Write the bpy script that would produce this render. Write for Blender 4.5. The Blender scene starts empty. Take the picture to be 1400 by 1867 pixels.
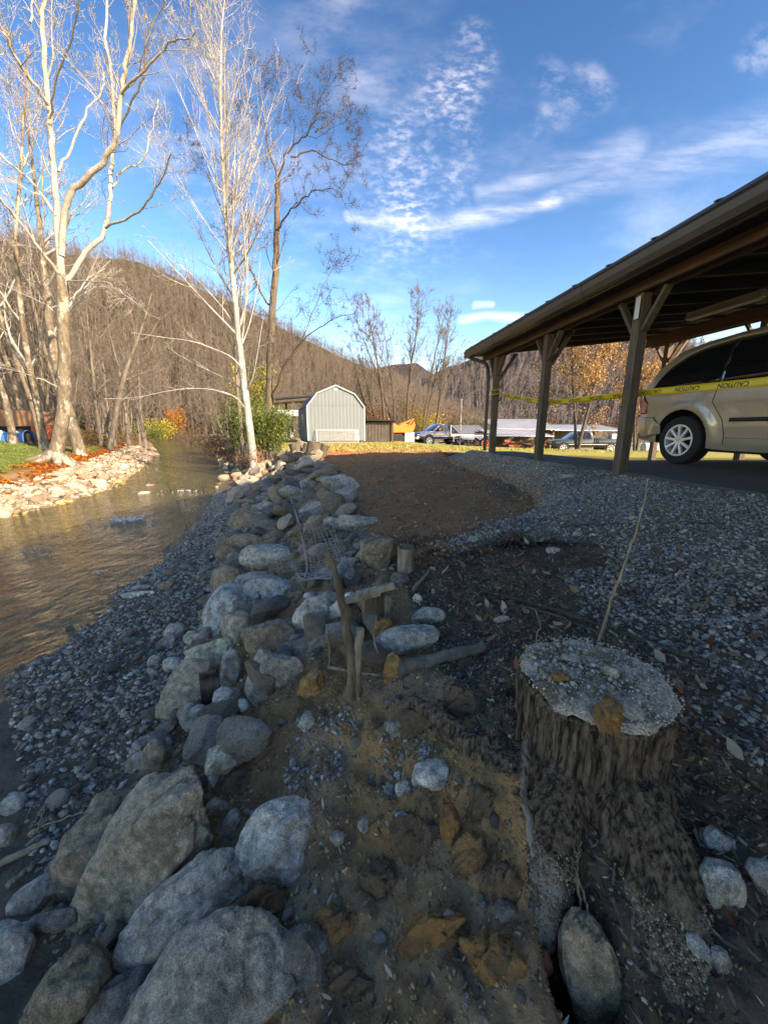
import bpy, bmesh, math, random
import numpy as np
from mathutils import Vector, Matrix, noise as mnoise
R = math.radians
sc = bpy.context.scene
col = sc.collection

# ------------------------------------------------------------------ camera
PITCH = R(12.7); FPX = 680.0; CAMZ = 0.52
cam_d = bpy.data.cameras.new('camera'); cam = bpy.data.objects.new('camera', cam_d); col.objects.link(cam)
cam_d.sensor_fit = 'HORIZONTAL'; cam_d.sensor_width = 36; cam_d.lens = 36 * FPX / 1400
cam_d.clip_start = 0.05; cam_d.clip_end = 6000
cam.location = (0, 0, CAMZ); cam.rotation_euler = (R(90) - PITCH, 0, 0)
sc.camera = cam
sc.render.resolution_x = 767; sc.render.resolution_y = 1024

# ------------------------------------------------------------------ world and sun
SUN_EL = R(28); SUN_AZ = R(130)          # azimuth clockwise from +Y
world = bpy.data.worlds.new('World'); sc.world = world; world.use_nodes = True
sun_d = bpy.data.lights.new('sun', 'SUN'); sun = bpy.data.objects.new('sun', sun_d); col.objects.link(sun)
sun_d.energy = 2.0; sun_d.angle = R(0.5); sun_d.color = (1.0, 0.98, 0.94)
sdir = Vector((math.sin(SUN_AZ) * math.cos(SUN_EL), math.cos(SUN_AZ) * math.cos(SUN_EL), math.sin(SUN_EL)))
sun.rotation_euler = sdir.to_track_quat('Z', 'Y').to_euler(); sun.location = (20, -20, 30)
vs = sc.view_settings
vs.view_transform = 'Standard'; vs.look = 'None'; vs.exposure = 2.6; vs.gamma = 1; vs.use_curve_mapping = False
vs.use_white_balance = True; vs.white_balance_temperature = 9800; vs.white_balance_tint = 20

def wray(u, v):
    a = (u - 700) / FPX; b = -(v - 933.5) / FPX
    return Vector((a, math.cos(PITCH) + b * math.sin(PITCH), -math.sin(PITCH) + b * math.cos(PITCH)))
def sky_pt(u, v):
    r = wray(u, v); return (r.x / r.y, r.z / r.y)

class NB:                                  # small node builder
    def __init__(s, nt): s.nt = nt; s.n = nt.nodes; s.l = nt.links
    def new(s, t, **k):
        n = s.n.new(t)
        for a, b in k.items(): setattr(n, a, b)
        return n
    def put(s, inp, v):
        if isinstance(v, bpy.types.NodeSocket): s.l.new(v, inp)
        elif v is not None:
            if isinstance(v, (tuple, list)) and len(v) == 3 and inp.type == 'RGBA': v = (*v, 1)
            inp.default_value = v
    def m(s, op, a, b=None, c=None, clamp=False):
        n = s.new('ShaderNodeMath', operation=op, use_clamp=clamp)
        s.put(n.inputs[0], a)
        if b is not None: s.put(n.inputs[1], b)
        if c is not None: s.put(n.inputs[2], c)
        return n.outputs[0]
    def vm(s, op, a, b=None, c=None):
        n = s.new('ShaderNodeVectorMath', operation=op)
        s.put(n.inputs[0], a)
        if b is not None: s.put(n.inputs[1], b)
        if c is not None: s.put(n.inputs[2], c)
        return n.outputs['Value'] if op in ('DOT_PRODUCT', 'LENGTH', 'DISTANCE') else n.outputs[0]
    def mix(s, f, a, b, blend='MIX'):
        n = s.new('ShaderNodeMix', data_type='RGBA', blend_type=blend)
        s.put(n.inputs[0], f); s.put(n.inputs[6], a); s.put(n.inputs[7], b)
        return n.outputs[2]
    def noise(s, vec, scale, detail=4, rough=0.55, dist=0.0, out='Fac'):
        n = s.new('ShaderNodeTexNoise'); s.put(n.inputs['Vector'], vec)
        n.inputs['Scale'].default_value = scale; n.inputs['Detail'].default_value = detail
        n.inputs['Roughness'].default_value = rough; n.inputs['Distortion'].default_value = dist
        return n.outputs[out]
    def vor(s, vec, scale, feature='F1', out='Distance', rnd=1.0):
        n = s.new('ShaderNodeTexVoronoi', feature=feature); s.put(n.inputs['Vector'], vec)
        n.inputs['Scale'].default_value = scale; n.inputs['Randomness'].default_value = rnd
        return n.outputs[out]
    def ss(s, x, a, b, lo=0.0, hi=1.0):
        n = s.new('ShaderNodeMapRange', interpolation_type='SMOOTHSTEP'); s.put(n.inputs[0], x)
        s.put(n.inputs[1], a); s.put(n.inputs[2], b); s.put(n.inputs[3], lo); s.put(n.inputs[4], hi)
        return n.outputs[0]
    def ramp(s, f, stops):
        n = s.new('ShaderNodeValToRGB'); s.put(n.inputs[0], f); e = n.color_ramp.elements
        while len(e) < len(stops): e.new(0.5)
        for i, (p, c) in enumerate(stops): e[i].position = p; e[i].color = (*c, 1)
        return n.outputs[0]
    def mapping(s, vec, scale=(1, 1, 1), rot=(0, 0, 0), loc=(0, 0, 0)):
        n = s.new('ShaderNodeMapping'); s.put(n.inputs[0], vec)
        n.inputs['Scale'].default_value = scale; n.inputs['Rotation'].default_value = rot; n.inputs['Location'].default_value = loc
        return n.outputs[0]
    def bump(s, h, strength=0.5, dist=0.02, normal=None):
        n = s.new('ShaderNodeBump'); s.put(n.inputs['Height'], h)
        n.inputs['Strength'].default_value = strength; n.inputs['Distance'].default_value = dist
        if normal is not None: s.put(n.inputs['Normal'], normal)
        return n.outputs[0]

def build_world():
    nt = world.node_tree; nt.nodes.clear(); b = NB(nt)
    sky = b.new('ShaderNodeTexSky', sky_type='NISHITA', sun_disc=False, sun_elevation=SUN_EL, sun_rotation=SUN_AZ,
                altitude=700, air_density=1.0, dust_density=0.6, ozone_density=1.2)
    hsv = b.new('ShaderNodeHueSaturation'); hsv.inputs['Saturation'].default_value = 1.17; hsv.inputs['Value'].default_value = 2.55
    gm = b.new('ShaderNodeGamma'); gm.inputs[1].default_value = 1.48; b.put(gm.inputs[0], b.vm('DIVIDE', sky.outputs[0], (5, 5, 5))); b.put(hsv.inputs['Color'], gm.outputs[0])
    tc = b.new('ShaderNodeTexCoord').outputs['Generated']
    sp = b.new('ShaderNodeSeparateXYZ'); b.put(sp.inputs[0], tc)
    yy = b.m('MAXIMUM', sp.outputs[1], 0.02)
    x = b.m('DIVIDE', sp.outputs[0], yy); z = b.m('DIVIDE', sp.outputs[2], yy)
    front = b.ss(sp.outputs[1], 0.05, 0.3)
    cv = b.new('ShaderNodeCombineXYZ'); b.put(cv.inputs[0], x); b.put(cv.inputs[1], z)
    P = cv.outputs[0]
    warp = b.noise(P, 5.0, 3, out='Color')
    Pw = b.vm('ADD', P, b.vm('MULTIPLY', b.vm('SUBTRACT', warp, (0.5, 0.5, 0.5)), (0.09, 0.05, 0)))
    def seg(p1, p2, w1, w2=None, vec=Pw):     # soft mask round a segment
        (x1, z1), (x2, z2) = sky_pt(*p1), sky_pt(*p2)
        d = Vector((x2 - x1, z2 - z1, 0)); L2 = d.length_squared
        rel = b.vm('SUBTRACT', vec, (x1, z1, 0))
        t = b.m('DIVIDE', b.vm('DOT_PRODUCT', rel, tuple(d)), L2, clamp=True)
        near = b.vm('SCALE', tuple(d)); nn = near.node; b.put(nn.inputs['Scale'], t)
        dist = b.vm('DISTANCE', rel, near)
        w = b.m('MULTIPLY_ADD', t, (w2 if w2 else w1) - w1, w1)
        return b.m('SUBTRACT', 1.0, b.ss(b.m('DIVIDE', dist, w), 0.0, 1.0))
    def streak(rotdeg, sx, sy, scale):
        return b.noise(b.mapping(P, scale=(sx, sy, 1), rot=(0, 0, R(rotdeg))), scale, 6, 0.62)
    st1 = b.ss(streak(-10, 1.0, 5.0, 7.0), 0.3, 0.75)
    parts = []
    m1 = b.m('MAXIMUM', seg((635, 400), (790, 412), 0.02, 0.038), seg((790, 412), (1010, 362), 0.038, 0.022))
    parts.append(b.m('MULTIPLY', m1, b.m('MULTIPLY_ADD', st1, 0.09, 0.015)))
    m2 = b.m('MAXIMUM', seg((1000, 365), (1420, 235), 0.03, 0.09), seg((880, 350), (1150, 270), 0.03, 0.06))
    parts.append(b.m('MULTIPLY', m2, b.m('MULTIPLY_ADD', st1, 0.045, 0.01)))
    rip = b.ss(b.noise(b.mapping(P, scale=(1.5, 3.2, 1), rot=(0, 0, R(28))), 24, 4, 0.6), 0.40, 0.66)
    m3 = b.m('MAXIMUM', seg((735, 385), (775, 260), 0.19, 0.17), seg((775, 260), (860, 95), 0.15, 0.08))
    m3 = b.m('MULTIPLY', m3, b.ss(b.noise(P, 6, 4, 0.6), 0.32, 0.62))
    parts.append(b.m('MULTIPLY', m3, b.m('MULTIPLY_ADD', rip, 0.085, 0.008)))
    pf = b.ss(b.noise(b.mapping(P, scale=(1, 1.6, 1), rot=(0, 0, R(35))), 14, 5, 0.65), 0.38, 0.7)
    m4 = None
    for p1, p2, w in [((1000, 140), (1035, 165), .05), ((1050, 185), (1085, 165), .045), ((1065, 128), (1080, 135), .035),
                      ((998, 210), (1012, 220), .035), ((968, 238), (975, 240), .025), ((1375, 105), (1400, 80), .05)]:
        s = seg(p1, p2, w); m4 = s if m4 is None else b.m('MAXIMUM', m4, s)
    parts.append(b.m('MULTIPLY', m4, b.m('MULTIPLY', pf, 0.05)))
    m5 = b.m('MAXIMUM', seg((858, 557), (890, 557), 0.013), seg((835, 582), (965, 578), 0.016, 0.02))
    parts.append(b.m('MULTIPLY', m5, b.m('MULTIPLY_ADD', st1, 0.10, 0.04)))
    st2 = b.ss(streak(25, 1.0, 2.6, 5.0), 0.42, 0.8)
    m6 = b.m('MAXIMUM', seg((330, 210), (640, 560), 0.32, 0.30), seg((620, 40), (680, 180), 0.2, 0.14))
    parts.append(b.m('MULTIPLY', m6, b.m('MULTIPLY_ADD', st2, 0.05, 0.0)))
    tot = parts[0]
    for q in parts[1:]: tot = b.m('ADD', tot, q)
    # thin veils everywhere else so the sky goes on the same way round the horizon
    veil = b.m('MULTIPLY', b.ss(b.noise(b.mapping(tc, scale=(1, 2.5, 3)), 2.2, 6, 0.6), 0.50, 0.9), 0.05)
    tot = b.m('ADD', b.m('MULTIPLY', tot, front), veil, clamp=True)
    colr = b.mix(tot, hsv.outputs[0], (7.6, 8.2, 8.9))
    bg = b.new('ShaderNodeBackground'); b.put(bg.inputs[0], colr); bg.inputs[1].default_value = 0.15
    out = b.new('ShaderNodeOutputWorld'); b.l.new(bg.outputs[0], out.inputs[0])
build_world()

# ------------------------------------------------------------------ noise and terrain height
def _h(ix, iy, s):
    n = (ix.astype(np.int64) * 374761393 + iy.astype(np.int64) * 668265263 + s * 1442695041) & 0xffffffff
    n = ((n ^ (n >> 13)) * 1274126177) & 0xffffffff
    n = (n ^ (n >> 16)) & 0xffffffff
    return n / 4294967295.0
def vnoise(x, y, s=0):
    x = np.asarray(x, float); y = np.asarray(y, float)
    ix = np.floor(x); iy = np.floor(y); fx = x - ix; fy = y - iy
    fx = fx * fx * (3 - 2 * fx); fy = fy * fy * (3 - 2 * fy)
    a = _h(ix, iy, s); b = _h(ix + 1, iy, s); c = _h(ix, iy + 1, s); d = _h(ix + 1, iy + 1, s)
    return (a + (b - a) * fx) * (1 - fy) + (c + (d - c) * fx) * fy
def fbm(x, y, o=4, s=0):
    t = 0; a = 0.5; f = 1.0
    for i in range(o): t = t + a * (vnoise(x * f, y * f, s + i * 17) - 0.5); a *= 0.5; f *= 2.03
    return t                                             # about -0.5..0.5

WATER = -1.38
# stations across the valley: y, then (x, z) for each knot
KN = ['far_left', 'lawn', 'grass_edge', 'water_left', 'bed_left', 'bed_right', 'water_right', 'wall_base', 'wall_mid', 'wall_top',
      'pad_left', 'pad_right', 'gravel_top', 'slab', 'right', 'far_right']
ST = [
 (-40, [(-200, 3), (-22, .3), (-12, -.8), (-9, -1.38), (-8, -1.65), (-3.5, -1.6), (-2.6, -1.38), (-.9, -1.2), (-.4, -1.0), (.1, -.88), (.8, -.72), (1.6, -.5), (2.6, -.26), (3.6, -.03), (12, -.03), (200, -.5)]),
 (-2, [(-200, 3), (-22, .3), (-12, -.8), (-9, -1.38), (-8, -1.65), (-3.5, -1.6), (-2.6, -1.38), (-.9, -1.2), (-.4, -1.0), (.1, -.88), (.8, -.72), (1.6, -.5), (2.6, -.26), (3.6, -.03), (12, -.03), (200, -.5)]),
 (.4, [(-200, 3), (-22, .3), (-11.5, -.75), (-8.6, -1.38), (-7.8, -1.62), (-3.4, -1.57), (-2.7, -1.38), (-1.0, -1.24), (-.5, -1.08), (.12, -.93), (.6, -.82), (1.3, -.6), (2.5, -.26), (3.47, -.03), (12, -.03), (200, -.5)]),
 (.9, [(-200, 3), (-22, .3), (-11.5, -.75), (-8.6, -1.38), (-7.8, -1.62), (-3.5, -1.57), (-2.75, -1.38), (-1.06, -1.24), (-.58, -1.04), (0, -.86), (.5, -.76), (1.2, -.58), (2.4, -.26), (3.41, -.03), (12, -.03), (200, -.5)]),
 (1.5, [(-200, 3), (-22, .3), (-11.4, -.75), (-8.6, -1.38), (-7.8, -1.62), (-3.5, -1.57), (-2.75, -1.38), (-1.22, -1.24), (-.78, -1.0), (-.2, -.76), (.35, -.67), (1.0, -.55), (2.3, -.25), (3.33, -.03), (12, -.03), (200, -.5)]),
 (2.4, [(-200, 3), (-22, .3), (-11.3, -.75), (-8.55, -1.38), (-7.8, -1.62), (-3.4, -1.55), (-2.8, -1.38), (-1.47, -1.24), (-1.0, -.95), (-.28, -.62), (.2, -.56), (.9, -.46), (1.9, -.28), (3.21, -.03), (12, -.03), (200, -.5)]),
 (3.1, [(-200, 3), (-22, .3), (-11.2, -.75), (-8.5, -1.38), (-7.8, -1.62), (-3.5, -1.55), (-2.88, -1.38), (-1.72, -1.24), (-1.2, -.92), (-.38, -.56), (.02, -.52), (.42, -.5), (.85, -.34), (3.12, -.03), (12, -.03), (200, -.5)]),
 (4.1, [(-200, 3), (-22, .3), (-11.2, -.75), (-8.45, -1.38), (-7.8, -1.62), (-3.6, -1.55), (-3.05, -1.38), (-2.0, -1.24), (-1.4, -.9), (-.6, -.52), (-.2, -.46), (1.75, -.46), (2.1, -.22), (2.99, -.03), (12, -.03), (200, -.5)]),
 (5.5, [(-200, 3), (-22, .3), (-11.2, -.74), (-8.4, -1.38), (-7.8, -1.62), (-3.9, -1.55), (-3.3, -1.38), (-2.42, -1.24), (-1.75, -.9), (-.88, -.48), (-.45, -.42), (2.2, -.42), (2.48, -.02), (2.80, -.03), (4.6, -.3), (200, -.5)]),
 (7, [(-200, 3), (-22, .3), (-11.3, -.73), (-8.4, -1.38), (-7.8, -1.62), (-4.3, -1.55), (-3.7, -1.38), (-2.96, -1.22), (-2.1, -.88), (-1.18, -.45), (-.72, -.4), (2.0, -.41), (2.3, .0), (2.60, -.03), (4.2, -.38), (200, -.6)]),
 (9, [(-200, 3), (-22, .3), (-11.6, -.72), (-8.4, -1.38), (-7.9, -1.62), (-5.0, -1.55), (-4.3, -1.38), (-3.55, -1.2), (-2.6, -.86), (-1.6, -.43), (-1.1, -.38), (1.8, -.39), (2.05, -.02), (2.33, -.03), (4.0, -.38), (200, -.7)]),
 (11.5, [(-200, 3), (-22, .32), (-12, -.72), (-8.8, -1.38), (-8.2, -1.6), (-5.9, -1.55), (-5.2, -1.38), (-4.3, -1.18), (-3.4, -.84), (-2.4, -.44), (-1.7, -.36), (1.7, -.36), (2.2, -.25), (3.0, -.28), (6, -.4), (200, -1)]),
 (16, [(-200, 3.2), (-26, .35), (-14.4, -.7), (-10.9, -1.38), (-10.3, -1.6), (-7.2, -1.55), (-6.6, -1.38), (-5.9, -1.2), (-5.2, -.86), (-4.3, -.5), (-3, -.34), (2, -.34), (3.5, -.34), (5, -.34), (14, -.5), (200, -1.2)]),
 (22, [(-200, 3.4), (-31, .4), (-17.5, -.7), (-14, -1.38), (-13.4, -1.6), (-10, -1.55), (-9.4, -1.38), (-8.8, -1.2), (-8.1, -.9), (-7.2, -.5), (-6, -.36), (1, -.38), (3, -.45), (6, -.6), (14, -.9), (200, -1.4)]),
 (30, [(-200, 3.6), (-38, .5), (-22, -.7), (-18.3, -1.38), (-17.6, -1.6), (-13.8, -1.55), (-13.2, -1.38), (-12.6, -1.2), (-12, -.9), (-11, -.6), (-9, -.45), (1, -.5), (4, -.85), (7, -1.2), (14, -1.43), (200, -1.6)]),
 (45, [(-200, 4), (-52, .6), (-32, -.7), (-27.5, -1.38), (-27, -1.6), (-22, -1.55), (-21.4, -1.38), (-20.6, -1.2), (-20, -.9), (-18.5, -.7), (-15, -.6), (1, -.8), (5, -1.3), (9, -1.5), (20, -1.6), (200, -1.8)]),
 (72, [(-200, 5), (-80, .8), (-50, -.7), (-45, -1.38), (-44, -1.6), (-39, -1.55), (-38, -1.38), (-37, -1.2), (-36, -.9), (-34, -.8), (-28, -.8), (1, -1.2), (8, -1.6), (15, -1.7), (30, -1.8), (200, -2)]),
 (130, [(-260, 6), (-130, .9), (-92, -.7), (-86, -1.3), (-85, -1.3), (-80, -1.3), (-78, -1.2), (-76, -1.1), (-74, -1), (-70, -1), (-50, -1), (1, -1.5), (12, -1.8), (24, -2), (50, -2), (260, -2)]),
 (900, [(-900, 6), (-560, 1), (-500, -.7), (-490, -1), (-485, -1.1), (-480, -1.1), (-475, -1), (-470, -1), (-460, -1), (-440, -1), (-300, -1), (1, -2), (60, -2), (100, -2), (200, -2), (900, -2)]),
]
SY = np.array([s[0] for s in ST], float)
SX = np.array([[k[0] for k in s[1]] for s in ST]); SZ = np.array([[k[1] for k in s[1]] for s in ST])
NK = SX.shape[1]
def knots(y):
    y = np.atleast_1d(np.asarray(y, float)); j = np.clip(np.searchsorted(SY, y) - 1, 0, len(SY) - 2)
    t = np.clip((y - SY[j]) / (SY[j + 1] - SY[j]), 0, 1)[:, None]
    return SX[j] * (1 - t) + SX[j + 1] * t, SZ[j] * (1 - t) + SZ[j + 1] * t
def kpos(x, y):                       # fractional knot coordinate
    kx, kz = knots(y); x = np.atleast_1d(np.asarray(x, float))
    i = np.clip((x[:, None] >= kx).sum(1) - 1, 0, NK - 2); a = np.arange(len(x))
    t = np.clip((x - kx[a, i]) / (kx[a, i + 1] - kx[a, i]), 0, 1)
    return i + t, kz[a, i] * (1 - t) + kz[a, i + 1] * t
STUMP = (0.736, 1.15)
HOLE = [(0.51, 0.76, 0.07, 0.34), (0.50, 0.66, 0.07, 0.34)]
def detail(x, y, k):
    # relief by zone: pad smooth, slopes rough
    near = np.clip((14 - y) / 14, 0.0, 1.0)
    rough = np.interp(k, [0, 2, 3, 5, 6, 7, 9, 10, 11, 12, 13, 13.2, 15], [.3, .12, .1, .12, .06, .14, .14, .08, .10, .09, .03, .0, .1])
    d = fbm(x * 2.1, y * 2.1, 5, 3) * rough * 1.3
    d = d + (fbm(x * 9, y * 9, 4, 9)) * np.interp(k, [5, 6, 7, 9.5, 10, 11, 12, 13, 13.2], [0, .05, .12, .13, .06, .06, .035, .01, 0]) * near
    # clods on the eroded foreground slope
    cl = np.maximum(0, fbm(x * 16 + 3, y * 16, 3, 31)) * np.interp(k, [6.8, 7.2, 10.3, 10.8], [0, .09, .09, 0]) * np.clip((2.6 - y) / .8, 0, 1)
    cl = cl + (vnoise(x * 38, y * 38, 41) - .5) * np.interp(k, [5.5, 6.8, 7.2, 10.3, 11, 13], [.004, .008, .022, .02, .006, .0]) * np.clip((4 - y) / 2, 0, 1)
    # track marks across the pad
    tr = (np.sin(y * 26 + fbm(x, y, 2, 5) * 10) * .008 + fbm(x * 5, y * 7, 4, 91) * .05) * ((k > 10) & (k < 11)) * (.5 + .5 * vnoise(x * 1.2, y * .8, 77))
    s = STUMP
    r = np.hypot(x - s[0], y - s[1])
    md = 0.10 * np.exp(-(r / .42) ** 2)
    root = 0.0 * np.exp(-(((x - (.80 + (1.16 - y) * .10)) / .16) ** 2)) * np.clip((1.2 - y) / .3, 0, 1) * np.clip((y - .1) / .3, 0, 1)
    hz = 0
    for hx, hy, hr, hd in HOLE: hz = hz - hd * np.exp(-(((x - hx) ** 2 + ((y - hy) * .8) ** 2) / hr ** 2) ** 1.5)
    return d + cl + tr + md + root + hz
def H(x, y):
    x = np.atleast_1d(np.asarray(x, float)); y = np.atleast_1d(np.asarray(y, float))
    k, z = kpos(x, y)
    return z + detail(x, y, k)
def h1(x, y): return float(H(x, y)[0])
CAM = Vector((0, 0, CAMZ))
def hit(u, v, zmax=120):              # where the ray through a point of the photograph meets the ground
    r = wray(u, v); t = np.geomspace(.3, zmax, 900)
    z = CAMZ + r.z * t; g = H(r.x * t, r.y * t); i = np.argmax(z < g)
    if z[i] >= g[i]: i = len(t) - 1
    t0 = t[max(i - 1, 0)]; t1 = t[i]
    for _ in range(12):
        tm = (t0 + t1) / 2
        if CAMZ + r.z * tm < h1(r.x * tm, r.y * tm): t1 = tm
        else: t0 = tm
    return CAM + r * t1, t1           # point, depth along the view axis
def at_y(u, v, y): r = wray(u, v); return CAM + r * (y / r.y)
def at_z(u, v, z): r = wray(u, v); return CAM + r * ((z - CAMZ) / r.z)

# ------------------------------------------------------------------ object helpers
def tag(o, label=None, cat=None, group=None, kind=None):
    if label: o['label'] = label
    if cat: o['category'] = cat
    if group: o['group'] = group
    if kind: o['kind'] = kind
    return o
def link(name, me, mat=None, parent=None, smooth=False):
    o = bpy.data.objects.new(name, me); col.objects.link(o)
    if mat is not None:
        me.materials.clear(); me.materials.append(mat)
    if parent is not None: o.parent = parent
    if smooth: me.shade_smooth()
    return o
def empty(name, loc, label, cat, group=None, rz=0):
    o = bpy.data.objects.new(name, None); col.objects.link(o); o.location = loc; o.rotation_euler = (0, 0, rz); o.empty_display_size = .1
    return tag(o, label, cat, group)
def np_mesh(name, V, F, smooth=False):            # V (n,3), F (m,3) or (m,4) arrays
    me = bpy.data.meshes.new(name); V = np.asarray(V, np.float32); F = np.asarray(F, np.int32); n = F.shape[1]
    me.vertices.add(len(V)); me.vertices.foreach_set('co', V.ravel())
    me.loops.add(F.size); me.loops.foreach_set('vertex_index', F.ravel())
    me.polygons.add(len(F)); me.polygons.foreach_set('loop_start', np.arange(0, F.size, n, dtype=np.int32))
    try: me.polygons.foreach_set('loop_total', np.full(len(F), n, np.int32))
    except Exception: pass
    me.update(calc_edges=True); me.validate()
    if smooth: me.shade_smooth()
    return me
def set_col(me, name, C):                          # per-vertex colour
    a = me.color_attributes.new(name, 'FLOAT_COLOR', 'POINT'); C = np.asarray(C, np.float32)
    if C.shape[1] == 3: C = np.c_[C, np.ones(len(C), np.float32)]
    a.data.foreach_set('color', C.ravel())
class MB:                                          # box, bar, tube and prism collector
    def __init__(s): s.v = []; s.f = []
    def add(s, v, f):
        o = len(s.v); s.v += [tuple(p) for p in v]; s.f += [tuple(i + o for i in q) for q in f]; return s
    def box(s, x0, x1, y0, y1, z0, z1):
        return s.add([(x0, y0, z0), (x1, y0, z0), (x1, y1, z0), (x0, y1, z0), (x0, y0, z1), (x1, y0, z1), (x1, y1, z1), (x0, y1, z1)],
                     [(0, 3, 2, 1), (4, 5, 6, 7), (0, 1, 5, 4), (1, 2, 6, 5), (2, 3, 7, 6), (3, 0, 4, 7)])
    def bar(s, a, b, w, h, up=(0, 0, 1)):          # rectangular bar from a to b
        a = Vector(a); b = Vector(b); d = (b - a).normalized(); sd = d.cross(Vector(up))
        if sd.length < 1e-4: sd = d.cross(Vector((1, 0, 0)))
        sd.normalize(); u = sd.cross(d).normalized()
        c = [(-1, -1), (1, -1), (1, 1), (-1, 1)]
        v = [a + sd * (w / 2 * i) + u * (h / 2 * j) for i, j in c] + [b + sd * (w / 2 * i) + u * (h / 2 * j) for i, j in c]
        return s.add(v, [(3, 2, 1, 0), (4, 5, 6, 7), (0, 1, 5, 4), (1, 2, 6, 5), (2, 3, 7, 6), (3, 0, 4, 7)])
    def tube(s, pts, rad, n=8, cap=True):
        v, f = tube_np(pts, rad, n); 
        s.add(v.tolist(), f.tolist())
        if cap:
            o = len(s.v) - len(v); s.f.append(tuple(range(o + n - 1, o - 1, -1))); s.f.append(tuple(range(o + len(v) - n, o + len(v))))
        return s
    def cyl(s, a, b, r, n=16, r2=None): return s.tube([a, b], [r, r if r2 is None else r2], n)
    def prism(s, prof, y0, y1, axis='y'):          # profile (x,z) pushed along y (or (y,z) along x)
        n = len(prof)
        if axis == 'y': v = [(x, y0, z) for x, z in prof] + [(x, y1, z) for x, z in prof]
        else: v = [(y0, x, z) for x, z in prof] + [(y1, x, z) for x, z in prof]
        return s.add(v, [tuple(range(n)), tuple(range(2 * n - 1, n - 1, -1))] + [(i, i + n, (i + 1) % n + n, (i + 1) % n) for i in range(n)])
    def ring(s, a, b, r0, r1, n=32):               # hollow ring from a to b, outer r0 inner r1
        a = Vector(a); b = Vector(b); d = (b - a).normalized(); sd = d.orthogonal().normalized(); u = d.cross(sd); v = []
        for p, r in ((a, r0), (b, r0), (b, r1), (a, r1)):
            v += [p + (sd * math.cos(i * 2 * math.pi / n) + u * math.sin(i * 2 * math.pi / n)) * r for i in range(n)]
        f = []
        for k in range(4):
            k2 = (k + 1) % 4
            f += [(k * n + i, k * n + (i + 1) % n, k2 * n + (i + 1) % n, k2 * n + i) for i in range(n)]
        return s.add(v, f)
    def build(s, name, mat, parent=None, smooth=False, bevel=0):
        me = bpy.data.meshes.new(name); me.from_pydata(s.v, [], s.f)
        bm = bmesh.new(); bm.from_mesh(me); bmesh.ops.recalc_face_normals(bm, faces=bm.faces)
        if bevel:
            es = [e for e in bm.edges if len(e.link_faces) == 2 and e.calc_face_angle(0) > .5]
            bmesh.ops.bevel(bm, geom=es, offset=bevel, segments=2, affect='EDGES', profile=.6)
        if smooth:
            for fc in bm.faces: fc.smooth = True
            for e in bm.edges:
                if len(e.link_faces) == 2 and e.calc_face_angle(0) > .7: e.smooth = False
        bm.to_mesh(me); bm.free(); me.update()
        return link(name, me, mat, parent)
def tube_np(pts, rad, n=6):
    P = np.asarray(pts, float); r = np.broadcast_to(np.asarray(rad, float), (len(P),)); T = np.gradient(P, axis=0)
    T /= np.linalg.norm(T, axis=1)[:, None] + 1e-9
    ref = np.array([0, 0, 1.]) if abs(T[:, 2]).mean() < .8 else np.array([1., 0, 0])
    S = np.cross(T, ref); S /= np.linalg.norm(S, axis=1)[:, None] + 1e-9; U = np.cross(T, S)
    a = np.arange(n) * 2 * np.pi / n
    V = P[:, None] + (S[:, None] * np.cos(a)[None, :, None] + U[:, None] * np.sin(a)[None, :, None]) * r[:, None, None]
    m = len(P); i = np.arange(m - 1)[:, None] * n; j = np.arange(n)[None]; j2 = (j + 1) % n
    F = np.stack([i + j, i + j2, i + n + j2, i + n + j], -1).reshape(-1, 4)
    return V.reshape(-1, 3), F
class Tubes:
    def __init__(s): s.V = []; s.F = []; s.n = 0
    def add(s, pts, rad, n=4):
        v, f = tube_np(pts, rad, n); s.V.append(v); s.F.append(f + s.n); s.n += len(v)
    def mesh(s, name, smooth=True): return np_mesh(name, np.concatenate(s.V), np.concatenate(s.F), smooth)
# ------------------------------------------------------------------ materials
M = {}
def mat(name, fn):
    m = bpy.data.materials.new(name); m.use_nodes = True; nt = m.node_tree; nt.nodes.clear(); b = NB(nt)
    p = b.new('ShaderNodeBsdfPrincipled'); o = b.new('ShaderNodeOutputMaterial'); b.l.new(p.outputs[0], o.inputs[0])
    tc = b.new('ShaderNodeTexCoord')
    fn(b, p, tc); M[name] = m; return m
def I(p, **k):
    for a, v in k.items(): p.inputs[a.replace('_', ' ')].default_value = v if not (isinstance(v, tuple) and len(v) == 3) else (*v, 1)
def simple(name, colr, rough=.7, metal=0, var=.25, scale=8, bump=0, spec=.5, coat=0):
    def fn(b, p, tc):
        n = b.noise(tc.outputs['Object'], scale, 6, .6)
        f = b.m('MULTIPLY_ADD', n, 2 * var, 1 - var)
        c = b.vm('SCALE', tuple(colr)); b.put(c.node.inputs['Scale'], f)
        b.put(p.inputs['Base Color'], c)
        I(p, Roughness=rough, Metallic=metal); p.inputs['Specular IOR Level'].default_value = spec; p.inputs['Coat Weight'].default_value = coat
        if bump: b.put(p.inputs['Normal'], b.bump(b.noise(tc.outputs['Object'], scale * 6, 5, .65), bump, .01))
    return mat(name, fn)

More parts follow.
